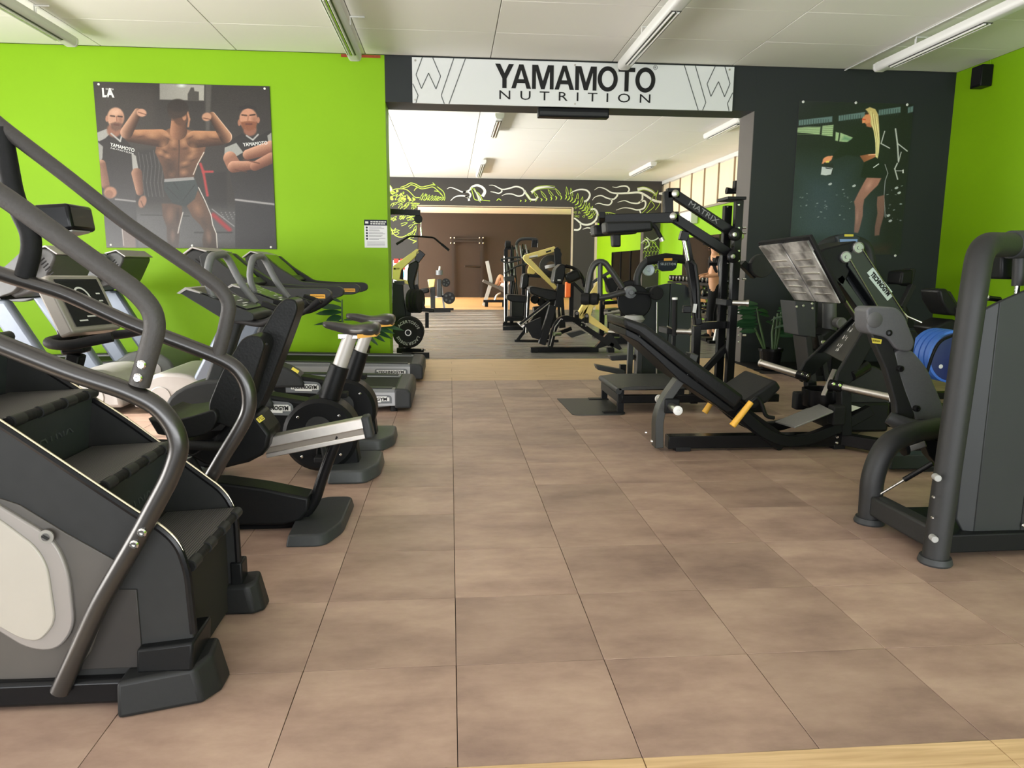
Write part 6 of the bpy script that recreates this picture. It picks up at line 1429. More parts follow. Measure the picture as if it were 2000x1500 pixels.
def multi_station():
    Y0 = 11.9; q = lambda x, y, d=0: P(x, y, Y=Y0+d)
    t = thing('cable_station', 'tall black multi station hung with cable handles, third beyond the oak strip', 'cable machine', (1.2, Y0, 0))
    for x, d in ((988, 0), (1000, .3), (1023, .3)):
        a = q(x, 487, d); MB().beam(V(a.x, Y0+d, .04), a, .07, .07).build('post', BLK, t, bev=.006)
    MB().tube([q(985, 500, -.05), q(986, 628, -.05)], .010, 6).tube([q(994, 505, -.05), q(991, 624, -.05)], .008, 6).build('guide_rods', STEEL, t, kind='stuff')
    MB().tube(fillet([q(1008, 486), q(1009, 474), q(1016, 467), q(1030, 466), q(1046, 467)], .15), .028, 10).build('top_tube', GREY, t)
    MB().lathe(q(992, 478), (1, 0, 0), [(.02, -.06), (.07, -.05), (.08, 0), (.07, .05), (.02, .06)], 16).build('top_roll', RUB, t)
    MB().beam(q(986, 486), q(1010, 484), .06, .05).build('top_bar', BLK, t)
    MB().beam(q(984, 545), q(1004, 544), .25, .09).build('tray', GREY, t, bev=.01)
    h = random.Random(5)
    for k in range(9):
        x0, y0 = 1000+h.random()*34, 474+h.random()*22
        MB().tube([q(x0, y0, -.1), q(x0+h.uniform(1, 6), y0+h.uniform(18, 30), -.1)], .014, 8).build('cable_handle', mat('handle_grey', (.22, .22, .22), .35, .6) if k % 2 else BLKG, t)
    for k in range(6):
        x0 = 986+k*3.2; MB().tube([q(x0, 512+h.random()*4, -.12), q(x0+2, 534+h.random()*6, -.12)], .012, 8).build('cable_handle', MATS['handle_grey'] if k % 2 else BLK, t)
    for a in (((978, 507), (1000, 503), (1018, 502)), ((978, 508), (988, 514), (1016, 508)), ((985, 534), (1012, 518), (1030, 516))):
        MB().tube(fillet([q(x, y, -.15) for x, y in a], .1), .016, 8).build('curved_bar', GREY, t)
    for k in range(5): MB().tube([q(1040+k*2.2, 469, -.05), q(1039+k*2.4, 483, -.05)], .011, 6).build('cable_handle', BLKG, t)
    MB().beam(q(1044, 466), q(1047, 476), .1, .1).build('tube_head', GREY, t)
    MB().prism([q(999, 588), q(1022, 588), q(1022, 618), q(999, 618)], (0, .2, 0)).build('weight_stack', DGRY, t, bev=.005)
    MB().beam(q(985, 622), q(1025, 622), .3, .08).build('base_block', BLK, t, bev=.006)
    MB().beam(q(982, 641, -1.4), q(1028, 640, -1.4), .10, .07).build('base_rail', BLKG, t)
    MB().beam(q(982, 634), q(1030, 634), .10, .08).build('base_rail', BLKG, t)
    for k in range(3): MB().tube(fillet([q(998+k*4, 520), q(1001+k*4, 560), q(1003+k*4, 575)], .1), .014, 8).build('hanging_strap', BLK, t)
multi_station()

def far_extras():
    # orange headed unit, dark cluster of low machines on the right
    a = P(1109, 566, Y=14.0)
    t = thing('orange_machine', 'small black machine with an orange front plate behind the yellow lever machines', 'weight machine', (a.x, 14.0, 0))
    MB().box(a+V(0, 0, 0), (.12, .10, .34)).build('orange_plate', ORG, t, bev=.02)
    MB().beam(V(a.x+.1, 14.1, 0), V(a.x+.1, 14.1, 1.05), .09, .09).build('post', BLK, t)
    MB().beam(V(a.x+.1, 14.1, .9), V(a.x+.5, 14.0, .5), .07, .07).build('arm', BLK, t)
    MB().bb(a.x-.3, a.x+.6, 13.9, 14.2, 0, .08).build('base', BLK, t)
    MB().tube(fillet([V(a.x+.1, 14.05, 1.0), V(a.x+.45, 14.05, .95), V(a.x+.55, 14.05, .2)], .2), .03, 10).build('arch', GREY, t)
    Y0 = 10.3; q = lambda x, y, d=0: P(x, y, Y=Y0+d)
    t = thing('yellow_side_machine', 'black machine with an upright yellow plate behind the grey swing frame', 'weight machine', (2.9, Y0, 0))
    MB().prism([q(1155, 575), q(1170, 545), q(1174, 548), q(1172, 580)], (0, .1, 0)).build('yellow_plate', YEL, t, bev=.01)
    MB().beam(q(1156, 552), q(1190, 532), .05, .05, up=(0, 1, 0)).build('arm', BLKG, t)
    MB().beam(q(1180, 540), q(1196, 575), .06, .06, up=(0, 1, 0)).build('arm', BLK, t)
    MB().prism(fillet([q(1186, 545), q(1204, 540), q(1212, 556), q(1204, 575), q(1190, 572), q(1186, 545)], .04)[:-1], (0, .3, 0)).build('pad', VIN, t, bev=.02)
    MB().beam(V(q(1176, 600).x, Y0, 0), V(q(1176, 600).x, Y0, .7), .08, .08).build('post', BLK, t)
    MB().bb(q(1160, 600).x, q(1225, 600).x, Y0-.1, Y0+.1, 0, .08).build('base', BLK, t)
    for x, y, x2, y2 in ((1178, 592, 1206, 590), (1180, 612, 1224, 606), (1190, 622, 1228, 618)): MB().cyl(q(x, y, -1), q(x2, y2, -1), .03, .03, 10).build('bar', STEEL if y > 600 else BLKG, t)
    MB().prism([q(1186, 605, -.8), q(1212, 602, -.8), q(1214, 612, -.8), q(1188, 616, -.8)], (0, .3, 0)).build('pad', VIN, t, bev=.02)
    MB().bb(q(1180, 640, -1).x, q(1225, 640, -1).x, Y0-1.1, Y0-.9, .0, .10).build('base', BLK, t)
    for x in (1190, 1215): MB().beam(V(q(x, 620, -1).x, Y0-1, .05), q(x, 606, -1), .05, .05).build('post', BLK, t)
    # wall frame on the inner back wall
    Yf = YI-.12; q = lambda x, y: P(x, y, Y=Yf)
    t = thing('wall_frame', 'thin dark pull up frame standing against the brown back wall', 'rack', (q(912, 590).x, Yf, 0))
    IR = mat('frame_iron', (.035, .03, .028), .45)
    for x in (884, 940):
        a = q(x, 462); MB().beam(V(a.x, Yf, 0), a, .08, .08).build('post', IR, t)
        for dx in (-.07, .07):
            for dz in (.0, -.2): MB().ball(V(a.x+dx, Yf-.06, a.z-.05+dz), .035, 10).build('clamp_bolt', CHR, t)
    for y in (466, 471): MB().beam(q(884, y), q(940, y), .05, .06).build('cross_bar', IR, t)
    MB().cyl(P(908, 520, Y=Yf-.25), P(938, 521, Y=Yf-.1), .04, .04, 8).build('side_bar', IR, t)
    # incline bench with upright and a person on it
    Yb = 20.0; q = lambda x, y, d=0: P(x, y, Y=Yb+d)
    t = thing('incline_bench', 'incline bench with a bent silver upright on the sunlit floor of the inner room', 'bench', (q(960, 598).x, Yb, 0))
    MB().rbeam([q(945, 597), q(958, 555), q(959, 548), q(951, 510)], .10, .10, up=(0, 1, 0), fil=.15).build('bent_upright', mat('upright_white', (.6, .6, .58), .35, .3), t)
    MB().beam(q(943, 548), q(982, 566), .28, .09).build('back_pad', mat('bench_grey', (.12, .11, .10), .5), t, bev=.02)
    MB().beam(q(973, 560), q(986, 568), .30, .12).build('seat_pad', MATS['bench_grey'], t, bev=.02)
    MB().beam(q(944, 588), q(990, 588), .12, .08).build('base_rail', BLKG, t)
    MB().tube(fillet([q(966, 588), q(970, 576), q(978, 572)], .2), .03, 8).build('curved_leg', STEEL, t)
    for x in (950, 984): MB().beam(q(x, 588), V(q(x, 588).x, Yb, .0), .1, .1).build('leg', BLK, t)
    SKIN = mat('skin', srgb(214, 160, 122), .5, 0, .06, 12)
    bpts = [q(984, 566), q(985, 545), q(980, 536), q(973, 538), q(968, 545), q(969, 555)]
    p = body('seated_person', [('hip', q(988, 560, .1), .13), ('chest', q(998, 552, .1), .17), ('neck', q(1003, 547, .1), .07), ('head', q(1007, 543, .1), .115), ('knee', q(977, 537, 0), .085), ('ankle', q(969, 556, 0), .055), ('toe', q(966, 558, 0), .04), ('knee2', q(979, 540, .25), .085), ('ankle2', q(972, 560, .25), .055)],
             [(0, 1), (1, 2), (2, 3), (0, 4), (4, 5), (5, 6), (0, 7), (7, 8)], SKIN)
    tag(p, 'person lying back on the incline bench with a bent bare knee', 'person')
    sh = body('shorts', [('a', q(990, 564, .1), .165), ('b', q(984, 556, 0), .12), ('c', q(985, 557, .25), .12)], [(0, 1), (0, 2)], mat('white_cloth', (.7, .7, .7), .8)); sh.parent = p
    # dumbbell rack against the right wall
    Xr = 5.35
    t = thing('dumbbell_rack', 'three tier dumbbell rack standing in front of the mirror', 'dumbbell rack', (Xr, 14.2, 0))
    for y in (12.75, 15.75): MB().beam(V(Xr-.05, y, 0), V(Xr+.25, y, 1.0), .08, .08, up=(0, 1, 0)).build('side_post', BLK, t)
    for z, x in ((.30, Xr), (.58, Xr+.09), (.86, Xr+.17)):
        MB().beam(V(x-.10, 12.7, z), V(x-.10, 15.8, z), .05, .05).build('tier_rail', BLK, t); MB().beam(V(x+.10, 12.7, z), V(x+.10, 15.8, z), .05, .05).build('tier_rail', BLK, t)
    proto = None; k = 0
    for tier, (z, x) in enumerate(((.30, Xr), (.58, Xr+.09), (.86, Xr+.17))):
        for j in range(11):
            y = 12.95+j*.26; lab = '%s from the near end on the %s dumbbell rack tier' % (['nearest dumbbell', 'second dumbbell', 'third dumbbell', 'fourth dumbbell', 'fifth dumbbell', 'sixth dumbbell', 'seventh dumbbell', 'eighth dumbbell', 'ninth dumbbell', 'tenth dumbbell', 'eleventh dumbbell'][j], ['lowest', 'middle', 'top'][tier]); lab = lab.replace('nearest dumbbell from', 'first dumbbell from')
            if proto is None:
                proto = thing('dumbbell', lab, 'dumbbell', (x, y, z+.105), 'dumbbells on the lowest tier of the rack')
                MB().cyl(V(x-.07, y, z+.105), V(x+.07, y, z+.105), .018, .018, 10).build('grip', CHR, proto)
                for s in (-1, 1): MB().lathe(V(x+s*.07, y, z+.105), (s, 0, 0), [(.03, 0), (.07, .01), (.07, .08), (.05, .09), (.01, .09)], 14).build('head', mat('dumbbell_head', (.02, .02, .02), .25), proto)
                for s in (-1, 1): MB().cyl(V(x+s*.158, y, z+.105), V(x+s*.165, y, z+.105), .045, .04, 14).build('end_badge', CHR, proto)
            else: dup(proto, (x, y, z+.105), lab, 'dumbbells on the %s tier of the rack' % ['lowest', 'middle', 'top'][tier])
    # plate tree and utility bench near the standing person
    c = P(1407, 518, Y=9.6)
    t = thing('plate_tree', 'dark stand holding a large grey plate in front of the standing person', 'plate rack', (c.x, 9.6, 0))
    MB().lathe(V(c.x, 9.55, c.z-.02), (.75, -.6, 0), [(.03, 0), (.20, 0), (.21, .01), (.21, .03), (.03, .03)], 36).build('round_plate', mat('plate_grey', (.06, .062, .065), .4), t)
    MB().lathe(V(c.x, 9.55, c.z-.02)+V(.75, -.6, 0)*.03, (.75, -.6, 0), [(.02, .0), (.05, .006), (.02, .012)], 16).build('plate_hub', STEEL, t)
    MB().beam(P(1384, 516, Y=9.7), P(1412, 516, Y=9.7), .06, .05).build('arm', BLK, t)
    MB().beam(V(c.x+.12, 9.7, 0), V(c.x+.12, 9.7, c.z+.1), .07, .07).build('post', BLK, t)
    MB().bb(c.x-.2, c.x+.35, 9.55, 9.85, 0, .06).build('base', BLK, t)
    a = P(1417, 588, Y=9.3)
    t = thing('flat_bench', 'small bench with a pale edged pad beside the twin posts', 'bench', (a.x, 9.3, 0))
    MB().box(a, (.22, .30, .07), ry=-.1).build('pad', VIN, t, bev=.02)
    MB().box(a+V(-.02, -.155, .0), (.20, .01, .03)).build('pad_edge', PRNT, t)
    MB().tube(fillet([a+V(.0, 0, -.05), a+V(-.08, 0, -.2), V(a.x-.16, 9.3, .02)], .1), .025, 10).build('curved_leg', STEEL, t)
    MB().bb(a.x-.25, a.x+.3, 9.25, 9.35, 0, .05).build('base', BLK, t)
    # equipment in the second doorway: dark mirror door and frames
    t = thing('mirror_panel', 'dark mirror panel on the green wall seen through the narrow doorway', 'mirror', (5.55, 20.9, 0))
    MB().bb(5.56, 5.595, 18.95, 22.9, .1, 1.72).build('glass', mat('dim_mirror', (.25, .25, .24), .05, 1), t)
    for y in (18.97, 20.3, 21.6, 22.88): MB().bb(5.54, 5.57, y-.04, y+.04, .1, 1.72).build('frame', BLK, t)

def body(name, joints, edges, m, sub=2):
    me = bpy.data.meshes.new(name); me.from_pydata([j[1] for j in joints], edges, []); me.update()
    o = bpy.data.objects.new(name, me); COL.objects.link(o); me.materials.append(m)
    md = o.modifiers.new('skin', 'SKIN'); md.use_smooth_shade = True
    if not me.skin_vertices: me.attributes.new('', 'FLOAT', 'POINT') if False else None
    bm = bmesh.new(); bm.from_mesh(me); ly = bm.verts.layers.skin.verify(); bm.verts.ensure_lookup_table()
    for i, j in enumerate(joints):
        r = j[2] if isinstance(j[2], tuple) else (j[2], j[2]); bm.verts[i][ly].radius = r; bm.verts[i][ly].use_root = (i == 0)
    bm.to_mesh(me); bm.free()
    s = o.modifiers.new('sub', 'SUBSURF'); s.levels = sub; s.render_levels = sub
    return o
far_extras()

# ================================================================== standing person in black
def person():
    Y0 = 10.2; c = P(1408, 655, Z=0); bx, by = 4.53, 10.2
    k = lambda x, y, z: V(bx+x, by+y, z)
    SKIN = MATS['skin']
    J = [('pelvis', k(0, 0, .93), (.13, .10)), ('waist', k(0, .01, 1.08), (.115, .09)), ('chest', k(-.01, .0, 1.28), (.15, .105)), ('neck0', k(-.01, .02, 1.42), .07), ('neck', k(-.02, .01, 1.48), .052), ('head', k(-.04, 0, 1.56), (.075, .088)), ('crown', k(-.03, .01, 1.66), (.06, .075)),
         ('shL', k(-.02, -.17, 1.38), .06), ('elL', k(.0, -.24, 1.10), .042), ('wrL', k(-.24, -.18, 1.06), .028),
         ('shR', k(-.02, .17, 1.38), .06), ('elR', k(.0, .24, 1.10), .042), ('wrR', k(-.24, .16, 1.06), .028),
         ('hipL', k(-.02, -.09, .86), .10), ('knL', k(-.10, -.12, .50), .065), ('anL', k(-.10, -.13, .10), .042), ('heL', k(-.09, -.13, .05), .035), ('toeL', k(-.28, -.14, .03), .028),
         ('hipR', k(.02, .09, .86), .10), ('knR', k(.04, .14, .50), .065), ('anR', k(.10, .15, .10), .042), ('heR', k(.10, .15, .05), .035), ('toeR', k(-.09, .17, .03), .028)]
    E = [(0, 1), (1, 2), (2, 3), (3, 4), (4, 5), (5, 6), (2, 7), (7, 8), (8, 9), (2, 10), (10, 11), (11, 12), (0, 13), (13, 14), (14, 15), (15, 16), (16, 17), (0, 18), (18, 19), (19, 20), (20, 21), (21, 22)]
    p = body('person', J, E, SKIN); tag(p, 'person in black top, leggings and cap standing behind the twin posts, forearms forward', 'person')
    CL = mat('black_cloth', (.008, .008, .009), .8, 0, .2, 40)
    g = 1.12
    def cloth(name, ids, es, m, grow=.014):
        js = [(J[i][0], J[i][1], tuple(a+grow for a in (J[i][2] if isinstance(J[i][2], tuple) else (J[i][2],)*2))) for i in ids]
        o = body(name, js, es, m); o.parent = p; return o
    top = [(a, v, r) for a, v, r in [('w', k(0, .01, 1.02), (.135, .11)), ('c', J[2][1], (.165, .12)), ('n', k(-.01, .02, 1.41), (.085, .085)), ('sl', k(-.01, -.19, 1.34), .072), ('el', k(0, -.225, 1.22), .062), ('sr', k(-.01, .19, 1.34), .072), ('er', k(0, .225, 1.22), .062)]]
    o = body('top', top, [(0, 1), (1, 2), (1, 3), (3, 4), (1, 5), (5, 6)], CL); o.parent = p
    o = body('leggings', [('p', k(0, 0, .97), (.14, .112)), ('pel', k(0, 0, .90), (.145, .115)), ('hl', J[13][1], .112), ('kl', J[14][1], .075), ('al', k(-.10, -.13, .13), .050), ('hr', J[18][1], .112), ('kr', J[19][1], .075), ('ar', k(.10, .15, .13), .050)], [(0, 1), (1, 2), (2, 3), (3, 4), (1, 5), (5, 6), (6, 7)], CL); o.parent = p
    for a, b_ in ((16, 17), (21, 22)):
        A, B = J[a][1], J[b_][1]
        o = body('shoe', [('h', A+V(.0, 0, .0), .05), ('m', A*.5+B*.5, .045), ('t', B, .036)], [(0, 1), (1, 2)], CL); o.parent = p
        d = (B-A); d.z = 0; d = d.normalized(); s_ = V(-d.y, d.x, 0)
        out = [V(A.x, A.y, 0)-d*.05+s_*.04, V(A.x, A.y, 0)-d*.05-s_*.04, V(B.x, B.y, 0)+d*.02-s_*.045, V(B.x, B.y, 0)+d*.05, V(B.x, B.y, 0)+d*.02+s_*.045]
        sl = MB().prism(out, (0, 0, .022)).build('shoe_sole', WHT, None, bev=.006); sl.parent = o
    cap = MB().lathe(J[6][1]+V(0, 0, -.035), (0, 0, 1), [(.100, -.03), (.102, .02), (.085, .07), (.05, .095), (.002, .10)], 20).build('cap', CL, None); cap.parent = p
    br = MB().prism([J[6][1]+V(-.08, -.07, -.06), J[6][1]+V(-.19, -.05, -.07), J[6][1]+V(-.19, .05, -.07), J[6][1]+V(-.08, .07, -.06)], (0, 0, .012)).build('cap_brim', CL, None, bev=.004); br.parent = cap
    hair = MB().ball(J[5][1]+V(.055, 0, .0), (.06, .085, .11), 14).build('hair', mat('dark_hair', (.012, .008, .006), .6), None); hair.parent = p
    nose = MB().prism([J[5][1]+V(-.085, -.012, -.01), J[5][1]+V(-.105, 0, -.02), J[5][1]+V(-.085, .012, -.01), J[5][1]+V(-.08, 0, .03)], (.01, 0, 0)).build('nose', SKIN, None, bev=.003); nose.parent = p
    for s in (-1, 1):
        e = MB().ball(J[5][1]+V(-.082, s*.03, .02), .010, 8).build('eye', BPRT, None); e.parent = p
        e = MB().ball(J[5][1]+V(-.0, s*.09, .0), (.018, .010, .028), 8).build('ear', SKIN, None); e.parent = p
    e = MB().box(J[5][1]+V(-.088, 0, -.05), (.008, .04, .008)).build('mouth', mat('lip', (.3, .12, .1), .5), None, bev=.002); e.parent = p
    for w in (9, 12):
        W_ = J[w][1]; s = -1 if w == 9 else 1
        for f, (dy, L_) in enumerate(((-.028, .07), (-.010, .08), (.010, .075), (.028, .06))):
            o = body('finger', [('a', W_+V(-.02, dy*.8, 0), .012), ('b', W_+V(-.06, dy, -.005), .0095), ('c', W_+V(-.06-L_*.5, dy, -.025), .0085), ('d', W_+V(-.055-L_*.6, dy, -.055), .007)], [(0, 1), (1, 2), (2, 3)], SKIN, 1); o.parent = p
        o = body('thumb', [('a', W_+V(-.02, -s*.02, .01), .012), ('b', W_+V(-.045, -s*.05, .01), .010), ('c', W_+V(-.075, -s*.06, 0), .008)], [(0, 1), (1, 2)], SKIN, 1); o.parent = p
        o = body('palm', [('a', W_+V(.02, 0, 0), .026), ('b', W_+V(-.03, 0, 0), (.030, .020)), ('c', W_+V(-.06, 0, -.004), (.032, .016))], [(0, 1), (1, 2)], SKIN, 1); o.parent = p
person()
# ================================================================== mural strokes painted on the far wall
GPNT = mat('mural_green', srgb(196, 226, 84), .6)
WPNT = mat('mural_white', srgb(236, 236, 226), .6)
DGPNT = mat('mural_dark_green', srgb(112, 140, 40), .6)
def smooth(pts, n=6):
    out = []
    p = [Vector(a) for a in pts]; p = [p[0]*2-p[1]] + p + [p[-1]*2-p[-2]]
    for i in range(1, len(p)-2):
        for j in range(n):
            t = j/n; a, b, c, d = p[i-1], p[i], p[i+1], p[i+2]
            out.append(.5*((2*b) + (c-a)*t + (2*a-5*b+4*c-d)*t*t + (3*b-a-3*c+d)*t**3))
    out.append(p[-2]); return out
def stroke(mb, pts, w0, w1=None, wm=None, Y=YM, n=6):
    """flat painted ribbon; widths in photo pixels"""
    k = (Y-CAM.y)/FPX; w1 = w0 if w1 is None else w1
    s = smooth([P(x, y, Y=Y-.004) for x, y in pts], n); m = len(s); vs = []; fs = []
    for i, p in enumerate(s):
        t = i/(m-1); d = (s[min(i+1, m-1)]-s[max(i-1, 0)]); nrm = V(-d.z, 0, d.x).normalized()
        w = (w0*(1-t)+w1*t) if wm is None else (w0*(1-t)**2 + 2*wm*t*(1-t) + w1*t*t)
        w = max(w, .15)*k/2; vs += [p+nrm*w, p-nrm*w]
    for i in range(m-1): fs.append((2*i, 2*i+1, 2*i+3, 2*i+2))
    mb.add(vs, fs)
def blob(mb, pts, Y=YM):
    mb.add([P(x, y, Y=Y-.003) for x, y in pts], [tuple(range(len(pts)))])
def leafst(mb, x, y, dx, dy, wd, th=.9):
    mx, my = x+dx*.5, y+dy*.5; nx, ny = -dy, dx; L_ = math.hypot(dx, dy) or 1; nx /= L_; ny /= L_
    stroke(mb, [(x-nx*wd*.5, y-ny*wd*.5), (mx-nx*wd*.55, my-ny*wd*.55), (x+dx, y+dy)], th, th*.6, n=4)
    stroke(mb, [(x+nx*wd*.5, y+ny*wd*.5), (mx+nx*wd*.45, my+ny*wd*.45), (x+dx, y+dy)], th, th*.6, n=4)
def mural():
    wm = MB(); gm = MB(); dm = MB()
    A = lambda L_: [(740+x/5, 340+y/5) for x, y in L_]
    B = lambda L_: [(940+x/5, 340+y/5) for x, y in L_]
    Cc = lambda L_: [(750+x/7.143, 340+y/7.143) for x, y in L_]
    for pts, a, b, c in ((A([(665, 145), (700, 130), (760, 150), (820, 175), (880, 160), (910, 125), (960, 110), (1010, 130), (1035, 170), (1012, 218)]), .6, 4.5, 2.4),
        (A([(820, 175), (870, 175), (895, 200), (880, 230), (840, 215), (790, 212), (740, 225), (700, 260)]), 2, .8, 3), (A([(840, 215), (872, 230), (882, 262)]), 1.5, 3.2, 2.5),
        (A([(1075, 108), (1120, 110), (1170, 135), (1210, 150), (1270, 140), (1340, 122), (1400, 140), (1420, 175), (1405, 205), (1360, 215), (1300, 195), (1240, 195), (1200, 212)]), .6, .6, 3.6),
        (A([(1090, 172), (1130, 178), (1170, 188), (1200, 170), (1195, 145)]), .5, 1.6, 2.4), (A([(1420, 160), (1450, 210), (1480, 245), (1530, 248), (1550, 220)]), 3, 2.5, 2.8),
        (B([(865, 190), (910, 165), (970, 150), (1030, 160), (1060, 200), (1040, 250), (1005, 270)]), 1, 2.8, 2.8),
        (B([(1105, 155), (1150, 130), (1210, 145), (1270, 180), (1340, 188), (1440, 185), (1540, 180), (1600, 205), (1680, 255), (1760, 275)]), .6, 3.4, 3),
        (B([(1280, 125), (1320, 130), (1370, 118), (1420, 120), (1445, 150), (1430, 182)]), .6, 2.4, 2.4), (B([(1085, 255), (1110, 225), (1170, 210), (1230, 235), (1290, 245), (1325, 215), (1330, 188)]), .5, 2.6, 2.4),
        (B([(1110, 295), (1150, 285), (1200, 298), (1250, 300), (1275, 270), (1265, 242)]), .5, 2.2, 2.2), (B([(1330, 275), (1400, 260), (1460, 280), (1530, 285), (1570, 250), (1575, 200)]), .5, 2.6, 2.4),
        (B([(1535, 280), (1590, 260), (1605, 290), (1585, 335), (1520, 350), (1460, 335), (1390, 330), (1315, 352)]), 2.4, .6, 2.6), (B([(1545, 350), (1555, 385), (1530, 405), (1480, 395), (1420, 400)]), 2, .5, 2.2),
        (B([(1065, 345), (1110, 345), (1135, 390), (1115, 450), (1060, 490), (990, 490), (930, 445), (905, 430)]), 2.6, 1.8, 3.4), (B([(965, 480), (970, 520), (945, 545), (905, 545)]), 1.6, 2.6, 2.6),
        (B([(990, 540), (1040, 525), (1110, 540)]), .6, 1.6, 2), (B([(1060, 572), (1110, 575)]), .6, 1.6, 2), (B([(1735, 190), (1768, 190)]), 2.5, 4, 3),
        ([(1252, 475), (1262, 468), (1268, 478), (1258, 486)], 1, 2, 2.4), ([(1262, 463), (1272, 470), (1284, 466), (1290, 458)], .8, 1.5, 2)):
        stroke(wm, pts, a*1.3, b*1.3, c*1.35)
    # horns: pale curved wedges
    for pts in (B([(490, 180), (540, 140), (640, 125), (720, 135)]), B([(1525, 150), (1590, 140), (1660, 165), (1710, 205)]), A([(990, 262), (970, 215), (945, 175), (930, 150)])):
        stroke(wm, pts, 5.5, .5, 4.0)
        stroke(gm, [(x, y-2.8) for x, y in pts], 1.1, .6); stroke(gm, [(x+.5, y+3.0) for x, y in pts], 1.0, .6)
    # dragon body: belly crescents and spines along an arc
    arc = smooth([P(x, y, Y=YM) for x, y in B([(330, 262), (450, 258), (580, 250), (700, 236), (820, 222), (890, 248), (960, 300), (1010, 350), (1060, 400), (1090, 440)])], 10)
    pix = [(330, 262), (450, 258), (580, 250), (700, 236), (820, 222), (890, 248), (960, 300), (1010, 350), (1060, 400), (1090, 440)]
    ln = []
    for i in range(len(pix)-1):
        for j in range(5): t = j/5; ln.append((pix[i][0]*(1-t)+pix[i+1][0]*t, pix[i][1]*(1-t)+pix[i+1][1]*t))
    for i in range(2, len(ln)-1):
        x, y = ln[i]; dx, dy = ln[i+1][0]-ln[i-1][0], ln[i+1][1]-ln[i-1][1]; L_ = math.hypot(dx, dy); dx /= L_; dy /= L_; nx, ny = dy, -dx
        w = min(50, 12+i*1.6)
        if i % 2 == 0: stroke(gm, B([(x+nx*w*.5, y+ny*w*.5), (x+dx*12, y+dy*12), (x-nx*w*.6, y-ny*w*.6)]), .8, .7, 3.4 if i > 8 else 2.0, n=4)
        if i % 3 == 0 and i > 4:
            L2 = 78 if i < 26 else 58
            lx, ly = B([(x+nx*w*.6, y+ny*w*.6)])[0]; leafst(gm, lx, ly, (nx*L2*.9-dx*L2*.5)/5, (ny*L2*.9-dy*L2*.5)/5, 3.4, 1.1)
    for k in range(14):
        x, y = 1121+random.random()*34, 402+random.random()*26; leafst(gm, x, y, random.uniform(-8, 8), random.uniform(-9, 4), 2.5, .8)
    for k in range(9): stroke(gm, [(1166+k*4.6, 427-random.random()*3), (1170+k*4.6, 417+abs(k-4)*.6), (1174+k*4.6, 424)], .8, .8, n=4)
    stroke(gm, [(1164, 421), (1185, 415), (1205, 419), (1222, 428)], 1, 1)
    # tail curls at the right and scales below
    for pts in ([(1283, 376), (1272, 390), (1278, 402), (1268, 412), (1258, 420)], [(1278, 380), (1268, 398), (1262, 408), (1252, 418)], [(1285, 372), (1281, 388), (1288, 398), (1280, 410)]): stroke(gm, pts, 1, 1)
    for r in range(7):
        for c in range(6):
            x, y = 1259+c*6.2+(r % 2)*3, 474+r*9
            if x < 1262+(r+1)*5.5+12: stroke(gm, [(x-3, y+2.5), (x, y-2.5), (x+3.4, y+1.5), (x+2, y+5)], .7, .7, n=3)
    stroke(gm, [(1258, 466), (1272, 470), (1285, 484), (1291, 500), (1296, 520)], 1, 1)
    # left dragon: whiskers, dotted brow, grass and mane
    for pts in (Cc([(230, 185), (300, 160), (370, 125), (440, 140), (520, 180), (600, 165), (690, 150), (760, 190), (830, 250), (850, 330), (840, 370)]), Cc([(260, 197), (330, 178), (380, 150), (450, 172), (520, 205), (600, 195), (680, 180), (740, 220), (800, 280), (832, 340), (800, 368)]),
        Cc([(420, 230), (450, 195), (480, 185)]), Cc([(680, 120), (720, 160), (760, 185)]), Cc([(700, 235), (760, 245), (800, 290)]), Cc([(60, 262), (140, 215), (220, 205), (310, 215), (370, 260), (430, 320), (500, 330)])):
        stroke(gm, pts, 1.2, 1.0, 1.8)
    for k in range(60):
        x, y = 80+random.random()*400, 235+random.random()*120
        if y < 215+max(0, (x-300))*.75 + 15 or (x > 470): continue
        px, py = Cc([(x, y)])[0]; r = random.choice([1.0, 1.3, 1.8, 2.6])
        blob(gm, [(px+r*cos(a*.785), py+r*sin(a*.785)) for a in range(8)])
    for k in range(9):
        x, y = Cc([(510+k*28, 362)])[0]; leafst(gm, x, y, 4+k*1.2+random.uniform(-2, 2), -14+k*1.1, 3, .9)
    for k in range(40):
        x, y = 762+random.random()*48, 388+random.random()*78
        if 409 < y < 424 and x < 820: y += 14
        a = random.uniform(-1.1, -.1) if y < 420 else random.uniform(-1.3, .2); L_ = random.uniform(7, 17)
        leafst(gm, x, y, cos(a)*L_, sin(a)*L_, random.uniform(2.8, 4.8), 1.0)
    for pts in (Cc([(80, 720), (140, 840), (230, 880), (320, 850), (440, 770)]), Cc([(350, 900), (420, 930), (450, 935), (400, 965)]), Cc([(60, 140), (100, 180), (115, 215)])): stroke(gm, pts, 1.3, .8, 2)
    blob(wm, Cc([(76, 140), (112, 190), (112, 225), (76, 250)]))
    for pts in (Cc([(560, 372), (600, 345), (640, 368)]), A([(900, 130), (920, 200), (940, 250), (1010, 255), (1085, 262)]), A([(905, 130), (950, 170), (985, 200), (1015, 260)]), A([(1150, 260), (1170, 242), (1195, 258)])): stroke(gm, pts, 1.2, 1.2, 1.6)
    wm.build('white_flames', WPNT, mw, kind='stuff'); gm.build('green_dragon_lines', GPNT, mw, kind='stuff')
mural()

